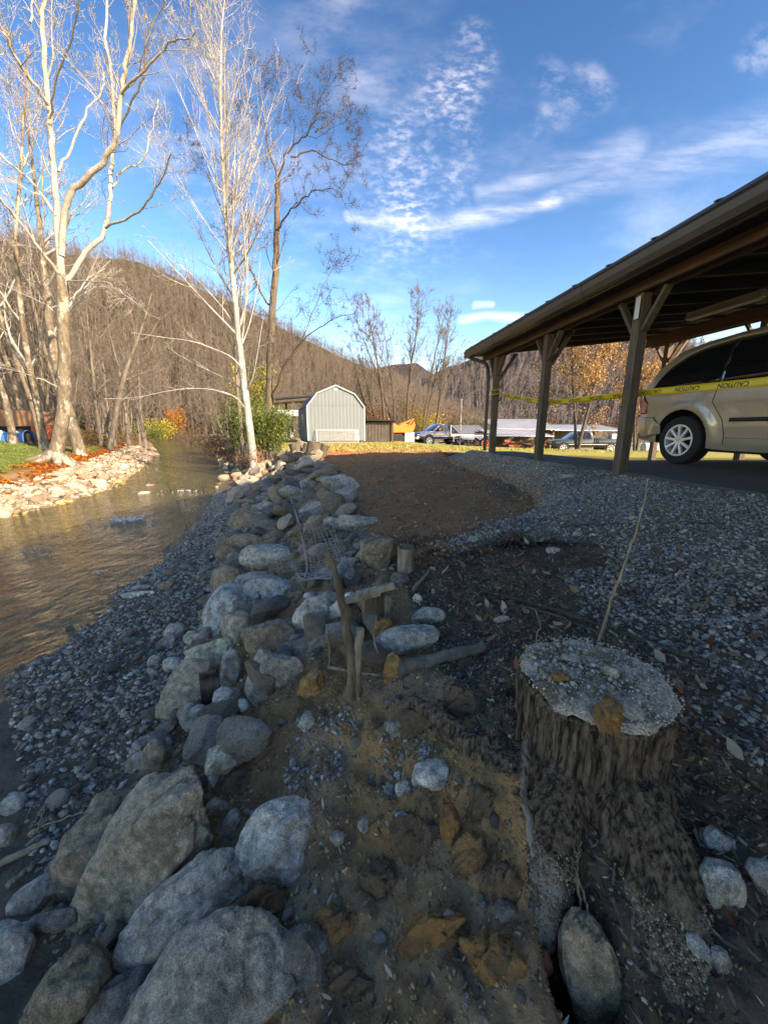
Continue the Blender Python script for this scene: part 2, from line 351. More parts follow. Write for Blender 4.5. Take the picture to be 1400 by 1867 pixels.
def f_ground(b, p, tc):
    pos = b.new('ShaderNodeNewGeometry').outputs['Position']
    a = b.new('ShaderNodeVertexColor', layer_name='soil').outputs[0]
    n1 = b.noise(pos, 3.0, 6, .6); n2 = b.noise(pos, 22, 8, .72); n3 = b.noise(pos, 90, 5, .7); n4 = b.noise(pos, 9, 5, .6)
    f = b.m('MULTIPLY_ADD', n1, .7, .65); f = b.m('MULTIPLY', f, b.m('MULTIPLY_ADD', n2, 1.1, .45)); f = b.m('MULTIPLY', f, b.m('MULTIPLY_ADD', n3, .7, .65))
    c = b.vm('SCALE', a); b.put(c.node.inputs['Scale'], f)
    grit = b.ss(b.vor(pos, 140), .16, .05); c = b.mix(b.m('MULTIPLY', grit, b.ss(n4, .5, .62)), c, (.26, .25, .23))
    b.put(p.inputs['Base Color'], c); I(p, Roughness=.93); p.inputs['Specular IOR Level'].default_value = .25
    h = b.m('ADD', b.m('MULTIPLY', n2, .6), b.m('MULTIPLY', n3, .25)); h = b.m('ADD', h, b.m('MULTIPLY', b.vor(pos, 45), .3))
    b.put(p.inputs['Normal'], b.bump(h, .9, .03))
mat('ground', f_ground)

def rock_fn(rnd_src):
    def fn(b, p, tc):
        if rnd_src == 'object':
            oi = b.new('ShaderNodeObjectInfo'); rnd = oi.outputs['Random']; tint = oi.outputs['Color']
        else:
            vc = b.new('ShaderNodeVertexColor', layer_name='tint'); tint = vc.outputs[0]; rnd = vc.outputs[1]
        v = tc.outputs['Object']
        off = b.vm('ADD', v, b.vm('SCALE', (13., 7., 29.)));
        b.put(off.node.inputs[1].links[0].from_node.inputs['Scale'], rnd)
        n1 = b.noise(off, 4, 6, .62); n2 = b.noise(off, 26, 8, .72); n3 = b.noise(off, 110, 4, .7)
        warp = b.vm('ADD', off, b.vm('SCALE', b.noise(off, 3, 3, out='Color')))
        warp.node.inputs[1].links[0].from_node.inputs['Scale'].default_value = .5
        band = b.noise(b.mapping(warp, scale=(1, 1.4, 9), rot=(.5, .3, .2)), 3.5, 5, .6)
        f = b.m('MULTIPLY_ADD', n1, 1.0, .50); f = b.m('MULTIPLY', f, b.ss(n2, .25, .78, .35, 1.7)); f = b.m('MULTIPLY', f, b.m('MULTIPLY_ADD', band, .8, .60)); f = b.m('MULTIPLY', f, b.m('MULTIPLY_ADD', n3, .9, .55))
        c = b.vm('SCALE', tint); b.put(c.node.inputs['Scale'], f)
        n4 = b.noise(off, 260, 3, .7); f = b.m('MULTIPLY', 1.0, 1.0); c = b.vm('SCALE', c); b.put(c.node.inputs['Scale'], b.ss(n4, .3, .7, .62, 1.38)); spk = b.ss(n3, .60, .68); c = b.mix(b.m('MULTIPLY', spk, .5), c, (.66, .62, .55))
        dk = b.ss(b.noise(off, 60, 4, .7), .60, .72); c = b.mix(b.m('MULTIPLY', dk, .55), c, (.06, .052, .045))
        lich = b.ss(b.noise(off, 9, 7, .7), .60, .66); c = b.mix(b.m('MULTIPLY', lich, .30), c, (.56, .53, .48))
        mud = b.ss(b.noise(off, 5.5, 8, .72), .50, .70)          # dried mud clinging in patches
        c = b.mix(b.m('MULTIPLY', mud, .8), c, (.19, .135, .085))
        b.put(p.inputs['Base Color'], c); b.put(p.inputs['Roughness'], b.m('MULTIPLY_ADD', n2, .3, .62))
        p.inputs['Specular IOR Level'].default_value = .35
        h = b.m('ADD', b.m('MULTIPLY', n2, .7), b.m('MULTIPLY', n3, .34)); h = b.m('ADD', h, b.m('MULTIPLY', band, .5))
        h = b.m('ADD', h, b.m('MULTIPLY', mud, .35))
        b.put(p.inputs['Normal'], b.bump(h, 1.0, .03))
    return fn
mat('rock', rock_fn('object')); mat('rock_stuff', rock_fn('vc'))
def f_tint(b, p, tc):
    vc = b.new('ShaderNodeVertexColor', layer_name='tint').outputs[0]
    pos = b.new('ShaderNodeNewGeometry').outputs['Position']
    f = b.m('MULTIPLY_ADD', b.noise(pos, 60, 4, .7), 1.0, .5); c = b.vm('SCALE', vc); b.put(c.node.inputs['Scale'], f)
    b.put(p.inputs['Base Color'], c); I(p, Roughness=.85); p.inputs['Specular IOR Level'].default_value = .25
mat('tinted', f_tint)
def f_leaf(b, p, tc):
    vc = b.new('ShaderNodeVertexColor', layer_name='tint').outputs[0]
    b.put(p.inputs['Base Color'], vc); I(p, Roughness=.75)
    p.inputs['Specular IOR Level'].default_value = .2
    tr = b.new('ShaderNodeBsdfTranslucent'); b.put(tr.inputs[0], vc); mx = b.new('ShaderNodeMixShader'); mx.inputs[0].default_value = .3
    o = [n for n in b.n if n.type == 'OUTPUT_MATERIAL'][0]
    b.l.new(p.outputs[0], mx.inputs[1]); b.l.new(tr.outputs[0], mx.inputs[2]); b.l.new(mx.outputs[0], o.inputs[0])
mat('leaf', f_leaf)

def bark(name, c1, c2, vs=(6, 6, 1.2), patch=None, bumpd=.02, split=.5):
    def fn(b, p, tc):
        v = tc.outputs['Object']
        n = b.noise(b.mapping(v, scale=vs), 3.0, 7, .68); n2 = b.noise(v, 30, 5, .7)
        c = b.mix(b.ss(n, split - .13, split + .13), c1, c2)
        if patch:
            n3 = b.noise(b.mapping(v, scale=(1, 1, .55)), 2.3, 5, .7); c = b.mix(b.ss(n3, .53, .58), c, patch[0])
            n4 = b.noise(b.mapping(v, scale=(1, 1, 3.0), loc=(5, 5, 5)), 5.0, 5, .7); c = b.mix(b.ss(n4, .62, .67), c, patch[1])
        f = b.m('MULTIPLY_ADD', n2, .8, .6); s = b.vm('SCALE', c); b.put(s.node.inputs['Scale'], f)
        b.put(p.inputs['Base Color'], s); I(p, Roughness=.85); p.inputs['Specular IOR Level'].default_value = .25
        b.put(p.inputs['Normal'], b.bump(b.m('ADD', n, b.m('MULTIPLY', n2, .4)), .8, bumpd))
    return mat(name, fn)
bark('sycamore_bark', (.19, .155, .11), (.10, .08, .055), (3, 3, 1.0), patch=((.30, .27, .21), (.10, .08, .06)))
bark('sycamore_limb', (.33, .31, .265), (.17, .145, .11), (3, 3, 1.2), patch=((.40, .38, .33), (.12, .10, .08)), split=.62)
bark('white_bark', (.30, .285, .25), (.19, .17, .14), (2, 2, 1.5), patch=((.46, .44, .38), (.06, .05, .04)), split=.6)
bark('dark_bark', (.105, .08, .058), (.045, .036, .028), (9, 9, 1.2), bumpd=.03)
bark('brown_bark', (.15, .12, .085), (.075, .06, .042), (6, 6, 1.0), bumpd=.03)
bark('grey_bark', (.19, .165, .13), (.11, .092, .07), (5, 5, 1.2), bumpd=.02)
bark('twig', (.16, .13, .10), (.095, .075, .058), (9, 9, 2))
bark('hill_twig', (.16, .135, .105), (.095, .08, .062), (1, 1, 1))
bark('stump_bark', (.27, .185, .12), (.022, .016, .011), (22, 22, 2.2), bumpd=.05)
bark('root_wood', (.34, .25, .17), (.07, .048, .03), (26, 9, 14), patch=((.34, .28, .22), (.22, .09, .035)), bumpd=.03)
bark('pale_wood', (.36, .29, .20), (.20, .15, .10), (10, 10, 1.5), bumpd=.01)
bark('stick', (.22, .16, .105), (.10, .07, .045), (12, 12, 2), bumpd=.01)

def f_cut(b, p, tc):          # sawdust-covered stump top
    v = tc.outputs['Object']
    g = b.vor(v, 150, out='Color'); gv = b.new('ShaderNodeSeparateColor'); b.put(gv.inputs[0], g)
    n = b.noise(v, 7, 6, .7); n2 = b.noise(v, 120, 4, .7)
    c = b.mix(gv.outputs[0], (.40, .28, .18), (.80, .62, .43)); c = b.mix(b.ss(n, .48, .56), c, (.24, .165, .10)); c = b.mix(b.ss(n2, .60, .7), c, (.07, .05, .035))
    b.put(p.inputs['Base Color'], c); I(p, Roughness=.95); b.put(p.inputs['Normal'], b.bump(b.m('ADD', b.vor(v, 150), n2), .9, .008))
mat('sawdust', f_cut)
def wood(name, c1, c2, axis='z', s=1.0):
    def fn(b, p, tc):
        v = tc.outputs['Object']; sc_ = {'z': (14, 14, .8), 'x': (.8, 14, 14), 'y': (14, .8, 14)}[axis]
        n = b.noise(b.mapping(v, scale=tuple(q * s for q in sc_)), 3, 6, .65); n2 = b.noise(v, 3, 4, .6); n3 = b.noise(v, 60, 4, .7)
        c = b.mix(b.ss(n, .3, .7), c1, c2); f = b.m('MULTIPLY', b.m('MULTIPLY_ADD', n2, .9, .55), b.m('MULTIPLY_ADD', n3, .5, .75))
        k = b.vm('SCALE', c); b.put(k.node.inputs['Scale'], f); b.put(p.inputs['Base Color'], k); I(p, Roughness=.85)
        b.put(p.inputs['Normal'], b.bump(n, .4, .006))
    return mat(name, fn)
wood('post_wood', (.155, .105, .068), (.07, .05, .033)); wood('beam_wood', (.12, .058, .03), (.055, .028, .015), 'y')
wood('joist_wood', (.032, .025, .02), (.016, .013, .011), 'x'); wood('lap_wood', (.12, .095, .075), (.05, .04, .032), 'z')
simple('gutter', (.075, .058, .045), .5, .1, .45, 3, .15); simple('roof_metal', (.05, .055, .065), .45, .3, .2, 2)
simple('ceiling_dark', (.014, .012, .011), .8); simple('asphalt', (.06, .055, .05), .9, 0, .35, 5, .5)
simple('shed_panel', (.135, .165, .175), .75, 0, .08, 3, .1); simple('white_paint', (.42, .42, .41), .5, 0, .08, 4)
simple('shed_roof', (.16, .17, .18), .8, 0, .2, 6, .4); simple('black_plastic', (.018, .018, .019), .5, 0, .3, 6)
simple('rubber', (.016, .016, .016), .85, 0, .4, 20, .2); simple('alloy', (.72, .72, .73), .35, .35, .05, 3)
simple('dark_metal', (.03, .03, .032), .55, .4, .3, 6); simple('pale_metal', (.55, .55, .54), .5, .3, .2, 1.5)
simple('zinc_roof', (.42, .43, .44), .45, .3, .35, .7); simple('rust', (.25, .075, .03), .8, 0, .5, 4, .3)
simple('orange_paint', (.85, .16, .012), .5, 0, .2, 3); simple('yellow_tape', (.66, .42, .01), .4, 0, .12, 6)
simple('tape_ink', (.01, .01, .008), .5); simple('red_lens', (.40, .012, .012), .15, 0, .1, 4, coat=.6)
simple('chrome', (.75, .75, .76), .12, 1, .03, 3); simple('clear_lens', (.6, .6, .6), .15)
simple('wire', (.30, .30, .30), .45, .8, .35, 30); simple('brown_tarp', (.23, .12, .062), .8, 0, .3, 2)
simple('red_side', (.30, .055, .03), .7, 0, .3, 2); simple('lens_cover', (.32, .29, .22), .5, 0, .3, 5)
simple('concrete', (.42, .40, .36), .9, 0, .2, 2, .2); simple('house_wall', (.70, .66, .58), .8, 0, .1, 2)
simple('truck_black', (.012, .012, .016), .22, .3, .1, 2, coat=1); simple('truck_blue', (.02, .035, .09), .25, .3, .1, 2, coat=1)
simple('grey_primer', (.25, .26, .27), .6); simple('steel_pole', (.38, .38, .37), .5, .5)

def clay(name, c1, c2, lo):
    def fn(b, p, tc):
        pos = b.new('ShaderNodeNewGeometry').outputs['Position']; n = b.noise(pos, 11, 7, .7); n2 = b.noise(pos, 60, 6, .75); n3 = b.noise(pos, 160, 4, .7)
        c = b.mix(b.ss(n, lo, lo + .14), c1, c2); k = b.vm('SCALE', c); b.put(k.node.inputs['Scale'], b.m('MULTIPLY', b.m('MULTIPLY_ADD', n2, 1.3, .35), b.m('MULTIPLY_ADD', n3, .8, .6)))
        b.put(p.inputs['Base Color'], k); I(p, Roughness=.95); p.inputs['Specular IOR Level'].default_value = .2
        b.put(p.inputs['Normal'], b.bump(b.m('ADD', n2, b.m('MULTIPLY', n3, .4)), 1, .02))
    mat(name, fn)
clay('ochre_clay', (.50, .235, .085), (.24, .14, .08), .46); clay('brown_clay', (.25, .155, .09), (.16, .11, .075), .5)
simple('foam', (.6, .6, .58), .6, 0, .2, 20)
simple('tape_dirty', (.45, .38, .04), .5)
def f_paint(b, p, tc):
    I(p, Base_Color=(.40, .315, .205), Metallic=.25, Roughness=.30); p.inputs['Coat Weight'].default_value = 1; p.inputs['Coat Roughness'].default_value = .05
    n = b.noise(tc.outputs['Object'], 3, 4); b.put(p.inputs['Base Color'], b.mix(b.ss(n, .3, .8), (.42, .34, .25), (.34, .275, .20)))
    b.put(p.inputs['Roughness'], b.m('MULTIPLY_ADD', b.noise(tc.outputs['Object'], 7, 5), .25, .2))
mat('van_paint', f_paint)
def f_glass(b, p, tc): I(p, Base_Color=(.008, .009, .010), Roughness=.04); p.inputs['Coat Weight'].default_value = .4
mat('dark_glass', f_glass)
def f_bt(b, p, tc):
    w = b.new('ShaderNodeTexWave', wave_type='BANDS', bands_direction='X'); b.put(w.inputs[0], tc.outputs['Object']); w.inputs['Scale'].default_value = .35; w.inputs['Distortion'].default_value = 3
    b.put(p.inputs['Base Color'], b.mix(b.ss(w.outputs['Fac'], .45, .55), (.02, .16, .42), (.45, .62, .70))); I(p, Roughness=.5)
mat('blue_tarp', f_bt)
def f_grass(b, p, tc):
    vc = b.new('ShaderNodeVertexColor', layer_name='tint').outputs[0]; b.put(p.inputs['Base Color'], vc); I(p, Roughness=.7)
mat('blade', f_grass)

def f_water(b, p, tc):
    pos = b.new('ShaderNodeNewGeometry').outputs['Position']
    warp = b.vm('ADD', pos, b.vm('MULTIPLY', b.noise(pos, 1.2, 3, out='Color'), (.6, .6, 0)))
    m_ = b.mapping(warp, rot=(0, 0, R(-30)), scale=(2.6, 1.0, 1))
    h = b.m('ADD', b.m('MULTIPLY', b.noise(m_, 3.2, 6, .6), 1.0), b.m('MULTIPLY', b.noise(m_, 11, 4, .6), .35))
    nrm = b.bump(h, .55, .07)
    gl = b.new('ShaderNodeBsdfGlossy'); gl.inputs['Roughness'].default_value = .06; b.put(gl.inputs['Normal'], nrm); b.put(gl.inputs['Color'], (.95, .95, .95))
    tr = b.new('ShaderNodeBsdfTransparent'); tr.inputs[0].default_value = (.78, .76, .52, 1)
    fr = b.new('ShaderNodeFresnel'); fr.inputs[0].default_value = 1.33; b.put(fr.inputs['Normal'], nrm)
    mx = b.new('ShaderNodeMixShader'); b.put(mx.inputs[0], b.m('MULTIPLY_ADD', fr.outputs[0], .9, .02, clamp=True)); b.l.new(tr.outputs[0], mx.inputs[1]); b.l.new(gl.outputs[0], mx.inputs[2])
    df = b.new('ShaderNodeBsdfDiffuse'); df.inputs[0].default_value = (.26, .24, .09, 1); b.put(df.inputs['Normal'], nrm)
    m2 = b.new('ShaderNodeMixShader'); m2.inputs[0].default_value = .15; b.l.new(mx.outputs[0], m2.inputs[1]); b.l.new(df.outputs[0], m2.inputs[2])
    o = [n for n in b.n if n.type == 'OUTPUT_MATERIAL'][0]; b.l.new(m2.outputs[0], o.inputs[0])
mat('water', f_water)

def hillmat(name, c1, c2, c3, s):
    def fn(b, p, tc):
        pos = b.new('ShaderNodeNewGeometry').outputs['Position']
        n = b.noise(pos, s * .12, 6, .65); n2 = b.noise(pos, s * 1.6, 6, .75); n3 = b.noise(pos, s * .3, 4, .6, 1.0)
        c = b.mix(b.ss(n, .35, .65), c1, c2); c = b.mix(b.ss(n3, .56, .68), c, c3)
        k = b.vm('SCALE', c); b.put(k.node.inputs['Scale'], b.m('MULTIPLY_ADD', n2, 1.5, .25)); b.put(p.inputs['Base Color'], k)
        I(p, Roughness=1); p.inputs['Specular IOR Level'].default_value = 0
        b.put(p.inputs['Normal'], b.bump(n2, 1, 3 / s))
    return mat(name, fn)
hillmat('hill_near', (.095, .078, .056), (.115, .09, .062), (.06, .055, .025), 1.0)
hillmat('hill_far', (.095, .09, .10), (.13, .108, .095), (.045, .062, .09), .12)  # bluish greys paint distance haze into the far slopes

# ------------------------------------------------------------------ the ground, one sheet cut into its named regions
def ground():
    ys = [-40, -20, -8, -3, -1.5, -.8, -.4]; y = -.2
    while y < 900:
        ys.append(y); y += max(.022, .0125 * (y + .25)) if y < 60 else .06 * y
    ys = np.array(ys + [900.]); cnt = [8, 26, 44, 24, 90, 26, 34, 26, 30, 22, 46, 18, 40, 6, 12]
    kx, _ = knots(ys); cols = []
    for i, c in enumerate(cnt):
        t = np.arange(c) / c; cols.append(kx[:, i:i + 1] * (1 - t) + kx[:, i + 1:i + 2] * t)
    cols.append(kx[:, -1:]); X = np.concatenate(cols, 1); Y = np.broadcast_to(ys[:, None], X.shape)
    k, z = kpos(X.ravel(), Y.ravel())
    K = np.concatenate([i + np.arange(c) / c for i, c in enumerate(cnt)] + [[NK - 1]]); k = np.broadcast_to(K, X.shape).ravel()
    x = X.ravel(); yy = Y.ravel(); Z = z + detail(x, yy, k)
    # where the sheet is: soil colour
    def c3(*a): return np.array(a, float)
    n = fbm(x * .9, yy * .9, 4, 50) ; n2 = fbm(x * 3.5, yy * 3.5, 4, 60); n3 = fbm(x * .35, yy * .35, 3, 70)
    grass = c3(.062, .10, .016); grass2 = c3(.13, .125, .028); litter = c3(.26, .085, .02); sand = c3(.24, .17, .085); bed = c3(.50, .33, .09)
    mud = c3(.120, .092, .066); red = c3(.46, .165, .06); dark = c3(.13, .088, .06); brown = c3(.34, .20, .11); ochre = c3(.46, .225, .09); greyg = c3(.20, .17, .14)
    C = np.zeros((len(x), 3)); kk = k + n * .5
    def put(mask, colr): C[mask] = colr
    put(kk < 2.15, grass); m_ = (kk < 2.15) & (n2 > .04); put(m_, grass2); put((kk >= 2.15) & (kk < 3), litter)
    put((kk >= 2.15) & (kk < 3) & (n2 > .0), sand); put((kk >= 2.65) & (kk < 3.1), sand)
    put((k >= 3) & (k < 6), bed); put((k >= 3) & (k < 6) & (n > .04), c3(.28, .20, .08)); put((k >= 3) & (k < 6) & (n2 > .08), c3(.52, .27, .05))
    put((kk >= 4.45) & (k < 6), c3(.20, .165, .11)); put((kk >= 4.45) & (k < 6) & (n2 > .04), c3(.13, .11, .08))  # golden bed turned grey-brown on this side, its shade put into the colour
    put((k >= 5.6) & (k < 7), mud); put((k >= 7) & (k < 10), brown)
    put((k >= 7) & (k < 10.4) & (yy < 2.7) & (n2 > .03), c3(.26, .14, .065)); put((k >= 7.4) & (k < 10) & (yy < 1.45) & (x > -.35) & (n > -.06), ochre)
    put((kk >= 9.8) & (k + n2 * 1.6 < 11.15) & (yy > 2.4), red); put((k >= 10) & (k < 11) & (yy > 2.8) & (yy < 16) & (n3 > .04), c3(.36, .155, .07))
    put((k >= 10) & (yy < 2.7) & (k < 12.2), dark); put((k >= 12.0) & (k < 13.3), greyg * .8); put((k + n2 * 1.6 >= 11.15) & (k > 10.6) & (k < 13.3) & (yy > 2.9) & (yy < 11), greyg); put((k > 10.9) & (k < 12) & (n2 > .08) & (yy > 2.9) & (yy < 11), c3(.24, .13, .07))
    far = (yy + n * 3 + 0.25 * (x) > 13.8 + 0 * x) & (k > 9.6); put(far, c3(.26, .26, .05)); put(far & (n2 > .05), c3(.34, .25, .08))
    rim = far & (yy + n * 3 + .25 * x < 17.5) & (k < 12); put(rim, c3(.46, .27, .085))
    put((k >= 7) & (k < 9.7) & (yy > 11), c3(.10, .075, .045)); put((yy > 30) & (k > 12), c3(.24, .22, .15)); put((yy > 60) & (k > 9), c3(.14, .12, .06)); put((k < 2) & (yy > 24), c3(.16, .09, .035))
    put((k <= 1.0) , c3(.13, .085, .045))
    # smooth the colour edges a little
    W = X.shape[1]; G = C.reshape(len(ys), W, 3)
    for _ in range(2): G[1:-1, 1:-1] = (G[1:-1, 1:-1] * 2 + G[:-2, 1:-1] + G[2:, 1:-1] + G[1:-1, :-2] + G[1:-1, 2:]) / 6
    Gs = G.copy()
    for _ in range(6): Gs[1:-1, 1:-1] = (Gs[1:-1, 1:-1] * 2 + Gs[:-2, 1:-1] + Gs[2:, 1:-1] + Gs[1:-1, :-2] + Gs[1:-1, 2:]) / 6
    wm = ((K >= 2.9) & (K < 6.1))[None, :, None]; G = np.where(wm, Gs, G)
    C = G.reshape(-1, 3)
    P = np.c_[x, yy, Z]; idx = np.arange(len(x)).reshape(X.shape)
    st = np.concatenate([[0], np.cumsum(cnt)])
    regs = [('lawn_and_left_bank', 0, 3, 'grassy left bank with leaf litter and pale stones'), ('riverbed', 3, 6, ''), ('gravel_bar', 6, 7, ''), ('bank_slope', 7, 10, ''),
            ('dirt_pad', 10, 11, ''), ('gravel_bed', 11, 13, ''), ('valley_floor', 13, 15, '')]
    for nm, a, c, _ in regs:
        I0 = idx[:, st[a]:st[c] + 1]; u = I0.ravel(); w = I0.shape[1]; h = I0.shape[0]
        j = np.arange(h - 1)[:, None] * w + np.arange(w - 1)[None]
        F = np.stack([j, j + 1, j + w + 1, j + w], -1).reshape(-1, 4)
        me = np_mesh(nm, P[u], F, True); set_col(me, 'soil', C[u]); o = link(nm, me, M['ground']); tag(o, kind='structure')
ground()
def water():
    ys = np.concatenate([np.arange(-12, 30, .5), np.arange(30, 130, 3)]); kx, _ = knots(ys); V = []; F = []; n = 14
    for i, y in enumerate(ys):
        for t in np.linspace(0, 1, n): V.append((kx[i, 3] - .35 + (kx[i, 6] - kx[i, 3] + .9) * t, y, WATER + .004 * math.sin(y * 3 + t * 9)))
    for i in range(len(ys) - 1):
        for j in range(n - 1): F.append((i * n + j, i * n + j + 1, (i + 1) * n + j + 1, (i + 1) * n + j))
    tag(link('creek_water', np_mesh('creek_water', V, F, True), M['water']), kind='structure')
water()

# ------------------------------------------------------------------ hills
def hill(name, ridge, r_foot, r_ridge, m, amp, az_pad=0, foot_z=-2):
    us = np.array([q[0] for q in ridge], float); dirs = [wray(*q) for q in ridge]
    az = np.array([math.atan2(d.x, d.y) for d in dirs]); el = np.array([d.z / math.hypot(d.x, d.y) for d in dirs])
    nA, nR = 260, 60; A = np.linspace(az[0], az[-1], nA); E = np.interp(A, az, el); V = []
    rf = np.interp(A, az, np.array(r_foot)) if hasattr(r_foot, '__len__') else np.full(nA, r_foot)
    rr = np.interp(A, az, np.array(r_ridge)) if hasattr(r_ridge, '__len__') else np.full(nA, r_ridge)
    T = np.linspace(0, 1.5, nR)
    TT, AA = np.meshgrid(T, A); RR = rf[:, None] + (rr - rf)[:, None] * TT; top = (rr * E + CAMZ)[:, None]
    s = np.where(TT <= 1, TT ** 1.25 * (1.25 - .25 * TT), 1 - (TT - 1) * .55)
    X = np.sin(AA) * RR; Y = np.cos(AA) * RR
    L = rr.mean()
    Z = foot_z + (top - foot_z) * s + fbm(X / L * 9, Y / L * 9, 5, 90) * amp * np.clip(TT * 3, 0, 1)
    F = []; i = np.arange(nA - 1)[:, None] * nR + np.arange(nR - 1)[None]
    F = np.stack([i, i + 1, i + nR + 1, i + nR], -1).reshape(-1, 4)
    o = link(name, np_mesh(name, np.c_[X.ravel(), Y.ravel(), Z.ravel()], F, True), m); tag(o, kind='structure')
    return X, Y, Z, TT
RID1 = [(-700, 420), (-300, 400), (0, 425), (100, 438), (180, 452), (250, 462), (330, 495), (400, 528), (480, 565), (560, 603), (620, 632), (690, 662), (760, 695), (830, 735), (900, 772)]
RID1 = [(u, v + 16) for u, v in RID1]
h1g = hill('wooded_hill', RID1, [60, 68, 75, 80, 85, 90, 95, 100, 110, 118, 125, 135, 150, 170, 200], [240, 250, 260, 265, 270, 280, 290, 300, 310, 325, 340, 350, 370, 390, 420], M['hill_near'], 5)
RID2 = [(560, 700), (640, 690), (680, 672), (715, 664), (760, 664), (800, 690), (840, 700), (880, 690), (960, 690)]
h2g = hill('middle_ridge', RID2, 480, 900, M['hill_far'], 22)
RID3 = [(u, v - 2) for u, v in [(640, 740), (760, 700), (800, 682), (850, 664), (880, 650), (930, 636), (1000, 612), (1100, 590), (1200, 600), (1300, 640), (1500, 600), (1900, 560), (2600, 600)]]
h3g = hill('far_mountain', RID3, 300, 620, M['hill_far'], 20)

def forest(name, grid, count, hmin, hmax, m, wid, seed, tmax=1.08, twigs=26, tmin=0.0):
    rng = np.random.default_rng(seed); X, Y, Z, TT = grid; nA, nR = X.shape
    a = rng.uniform(0, nA - 1.01, count); r = rng.uniform(tmin, tmax, count) / 1.5 * (nR - 1)
    ia = a.astype(int); ir = r.astype(int); fa = a - ia; fr = r - ir
    def bl(G): return (G[ia, ir] * (1 - fa) + G[ia + 1, ir] * fa) * (1 - fr) + (G[ia, ir + 1] * (1 - fa) + G[ia + 1, ir + 1] * fa) * fr
    bx, by, bz = bl(X), bl(Y), bl(Z); h = rng.uniform(hmin, hmax, count)
    B = np.stack([bx, by, bz], 1); V = []; base = []
    def tris(b0, b1, w):                        # thin triangles from b0 to tip b1, three-sided spikes
        d = b1 - b0; sd = np.cross(d, np.array([0, 0, 1.])) ; sd /= np.linalg.norm(sd, axis=1)[:, None] + 1e-6
        u = np.cross(sd, d); u /= np.linalg.norm(u, axis=1)[:, None] + 1e-6; w = w[:, None]
        p = np.stack([b0 + sd * w, b0 - sd * w * .5 + u * w * .87, b0 - sd * w * .5 - u * w * .87, b1], 1); return p
    top = B + np.stack([rng.normal(0, .10, count) * h, rng.normal(0, .10, count) * h, h], 1)
    V.append(tris(B, top, np.full(count, wid) * (h / hmax)))
    for k in range(twigs):
        t = rng.uniform(.18, .95, count)[:, None]; b0 = B + (top - B) * t; an = rng.uniform(0, 6.28, count)
        ln = h * rng.uniform(.10, .34, count) * (1.15 - t[:, 0]); up = rng.uniform(.4, 1.7, count)
        ln = ln * 1.25; b1 = b0 + np.stack([np.cos(an) * ln, np.sin(an) * ln, ln * up * .8], 1); V.append(tris(b0, b1, np.full(count, wid * .6)))
    P = np.concatenate(V).reshape(-1, 3); q = np.arange(len(P) // 4)[:, None] * 4
    F = (q[:, :, None] + np.array([[0, 1, 3], [1, 2, 3], [2, 0, 3]])[None]).reshape(-1, 3)
    tag(link(name, np_mesh(name, P, F), m), 'brown leafless forest covering the hillside', 'forest', kind='stuff')
forest('hill_forest', h1g, 10500, 6, 12, M['hill_twig'], .09, 5, twigs=17)
simple('blue_twig', (.12, .105, .10), 1, 0, .4, .05)  # cooler than the near hill twigs, haze put into the colour
forest('mountain_forest', h3g, 4200, 12, 20, M['blue_twig'], .40, 6, twigs=11)
# ------------------------------------------------------------------ carport (local x = across, local y = along, away from the camera)
CP_RZ = math.atan2(.131, .9914)
def cpw(p, q, z=0): return Vector((-.131 * p + .9914 * q, .9914 * p + .131 * q, z))
slab = MB(); out = [(3.46, -6), (3.5, -1), (3.44, 1), (3.5, 2.2), (3.43, 3.1), (3.52, 4), (3.45, 5), (3.5, 6.2), (3.46, 7.4), (3.52, 8.3), (4.1, 8.2), (4.35, 6.6), (4.6, 5.65), (7, 5.4), (14, 5.3), (14, -6)]
n = len(out); slab.add([(x, y, -.16) for x, y in out] + [(x, y, 0) for x, y in out], [tuple(range(n - 1, -1, -1)), tuple(range(n, 2 * n))] + [(i, (i + 1) % n, (i + 1) % n + n, i + n) for i in range(n)])
o = slab.build('asphalt_slab', M['asphalt'], bevel=.01); o.rotation_euler.z = CP_RZ; tag(o, kind='structure')

cp = empty('carport', (0, 0, 0), 'open timber carport with brown gutter and Y-braced posts over the parked van', 'carport', rz=CP_RZ)
PS = [1.6, 2.3, 4.2, 6.1, 8.05]
def post(p, q, ztop, base=None):
    b = MB(); w = .058
    if base is None: base = -.25
    b.box(q - w, q + w, p - w, p + w, base, ztop); po = b.build('post', M['post_wood'], cp, bevel=.008)
    for s in (-1, 1):
        c = MB(); c.bar((q, p + s * .07, ztop - .40), (q, p + s * .33, ztop - .02), .04, .08, up=(1, 0, 0)); c.build('brace', M['post_wood'], po, bevel=.004)
    sg = 1
    if p < 5: return po
    c = MB()
    c.bar((q + sg * .07, p, ztop - .46), (q + sg * .40, p, ztop + .06), .045, .10, up=(0, 1, 0)); c.build('brace', M['post_wood'], po, bevel=.004)
    return po
for p in PS[1:]: post(p, 3.5, 2.0)
for p in PS[1:]: post(p, 7.5, 2.38)
for q, z in ((3.5, 2.0), (7.5, 2.38)):
    for dq in (-.075, .075):
        b = MB(); b.bar((q + dq, 1.25, z + .11), (q + dq, 8.62, z + .11), .045, .24); b.build('beam', M['beam_wood'], cp, bevel=.004)
def roofz(q): return 2.34 + (min(q, 11.0 - q) - 3.1) * .30
def chz(q): return 2.175 + (q - 3.5) * .10
p = 1.35
while p < 8.7:
    b = MB(); b.bar((3.45, p, chz(3.45) + .07), (7.9, p, chz(7.9) + .07), .04, .13); b.build('joist', M['joist_wood'], cp); p += .605
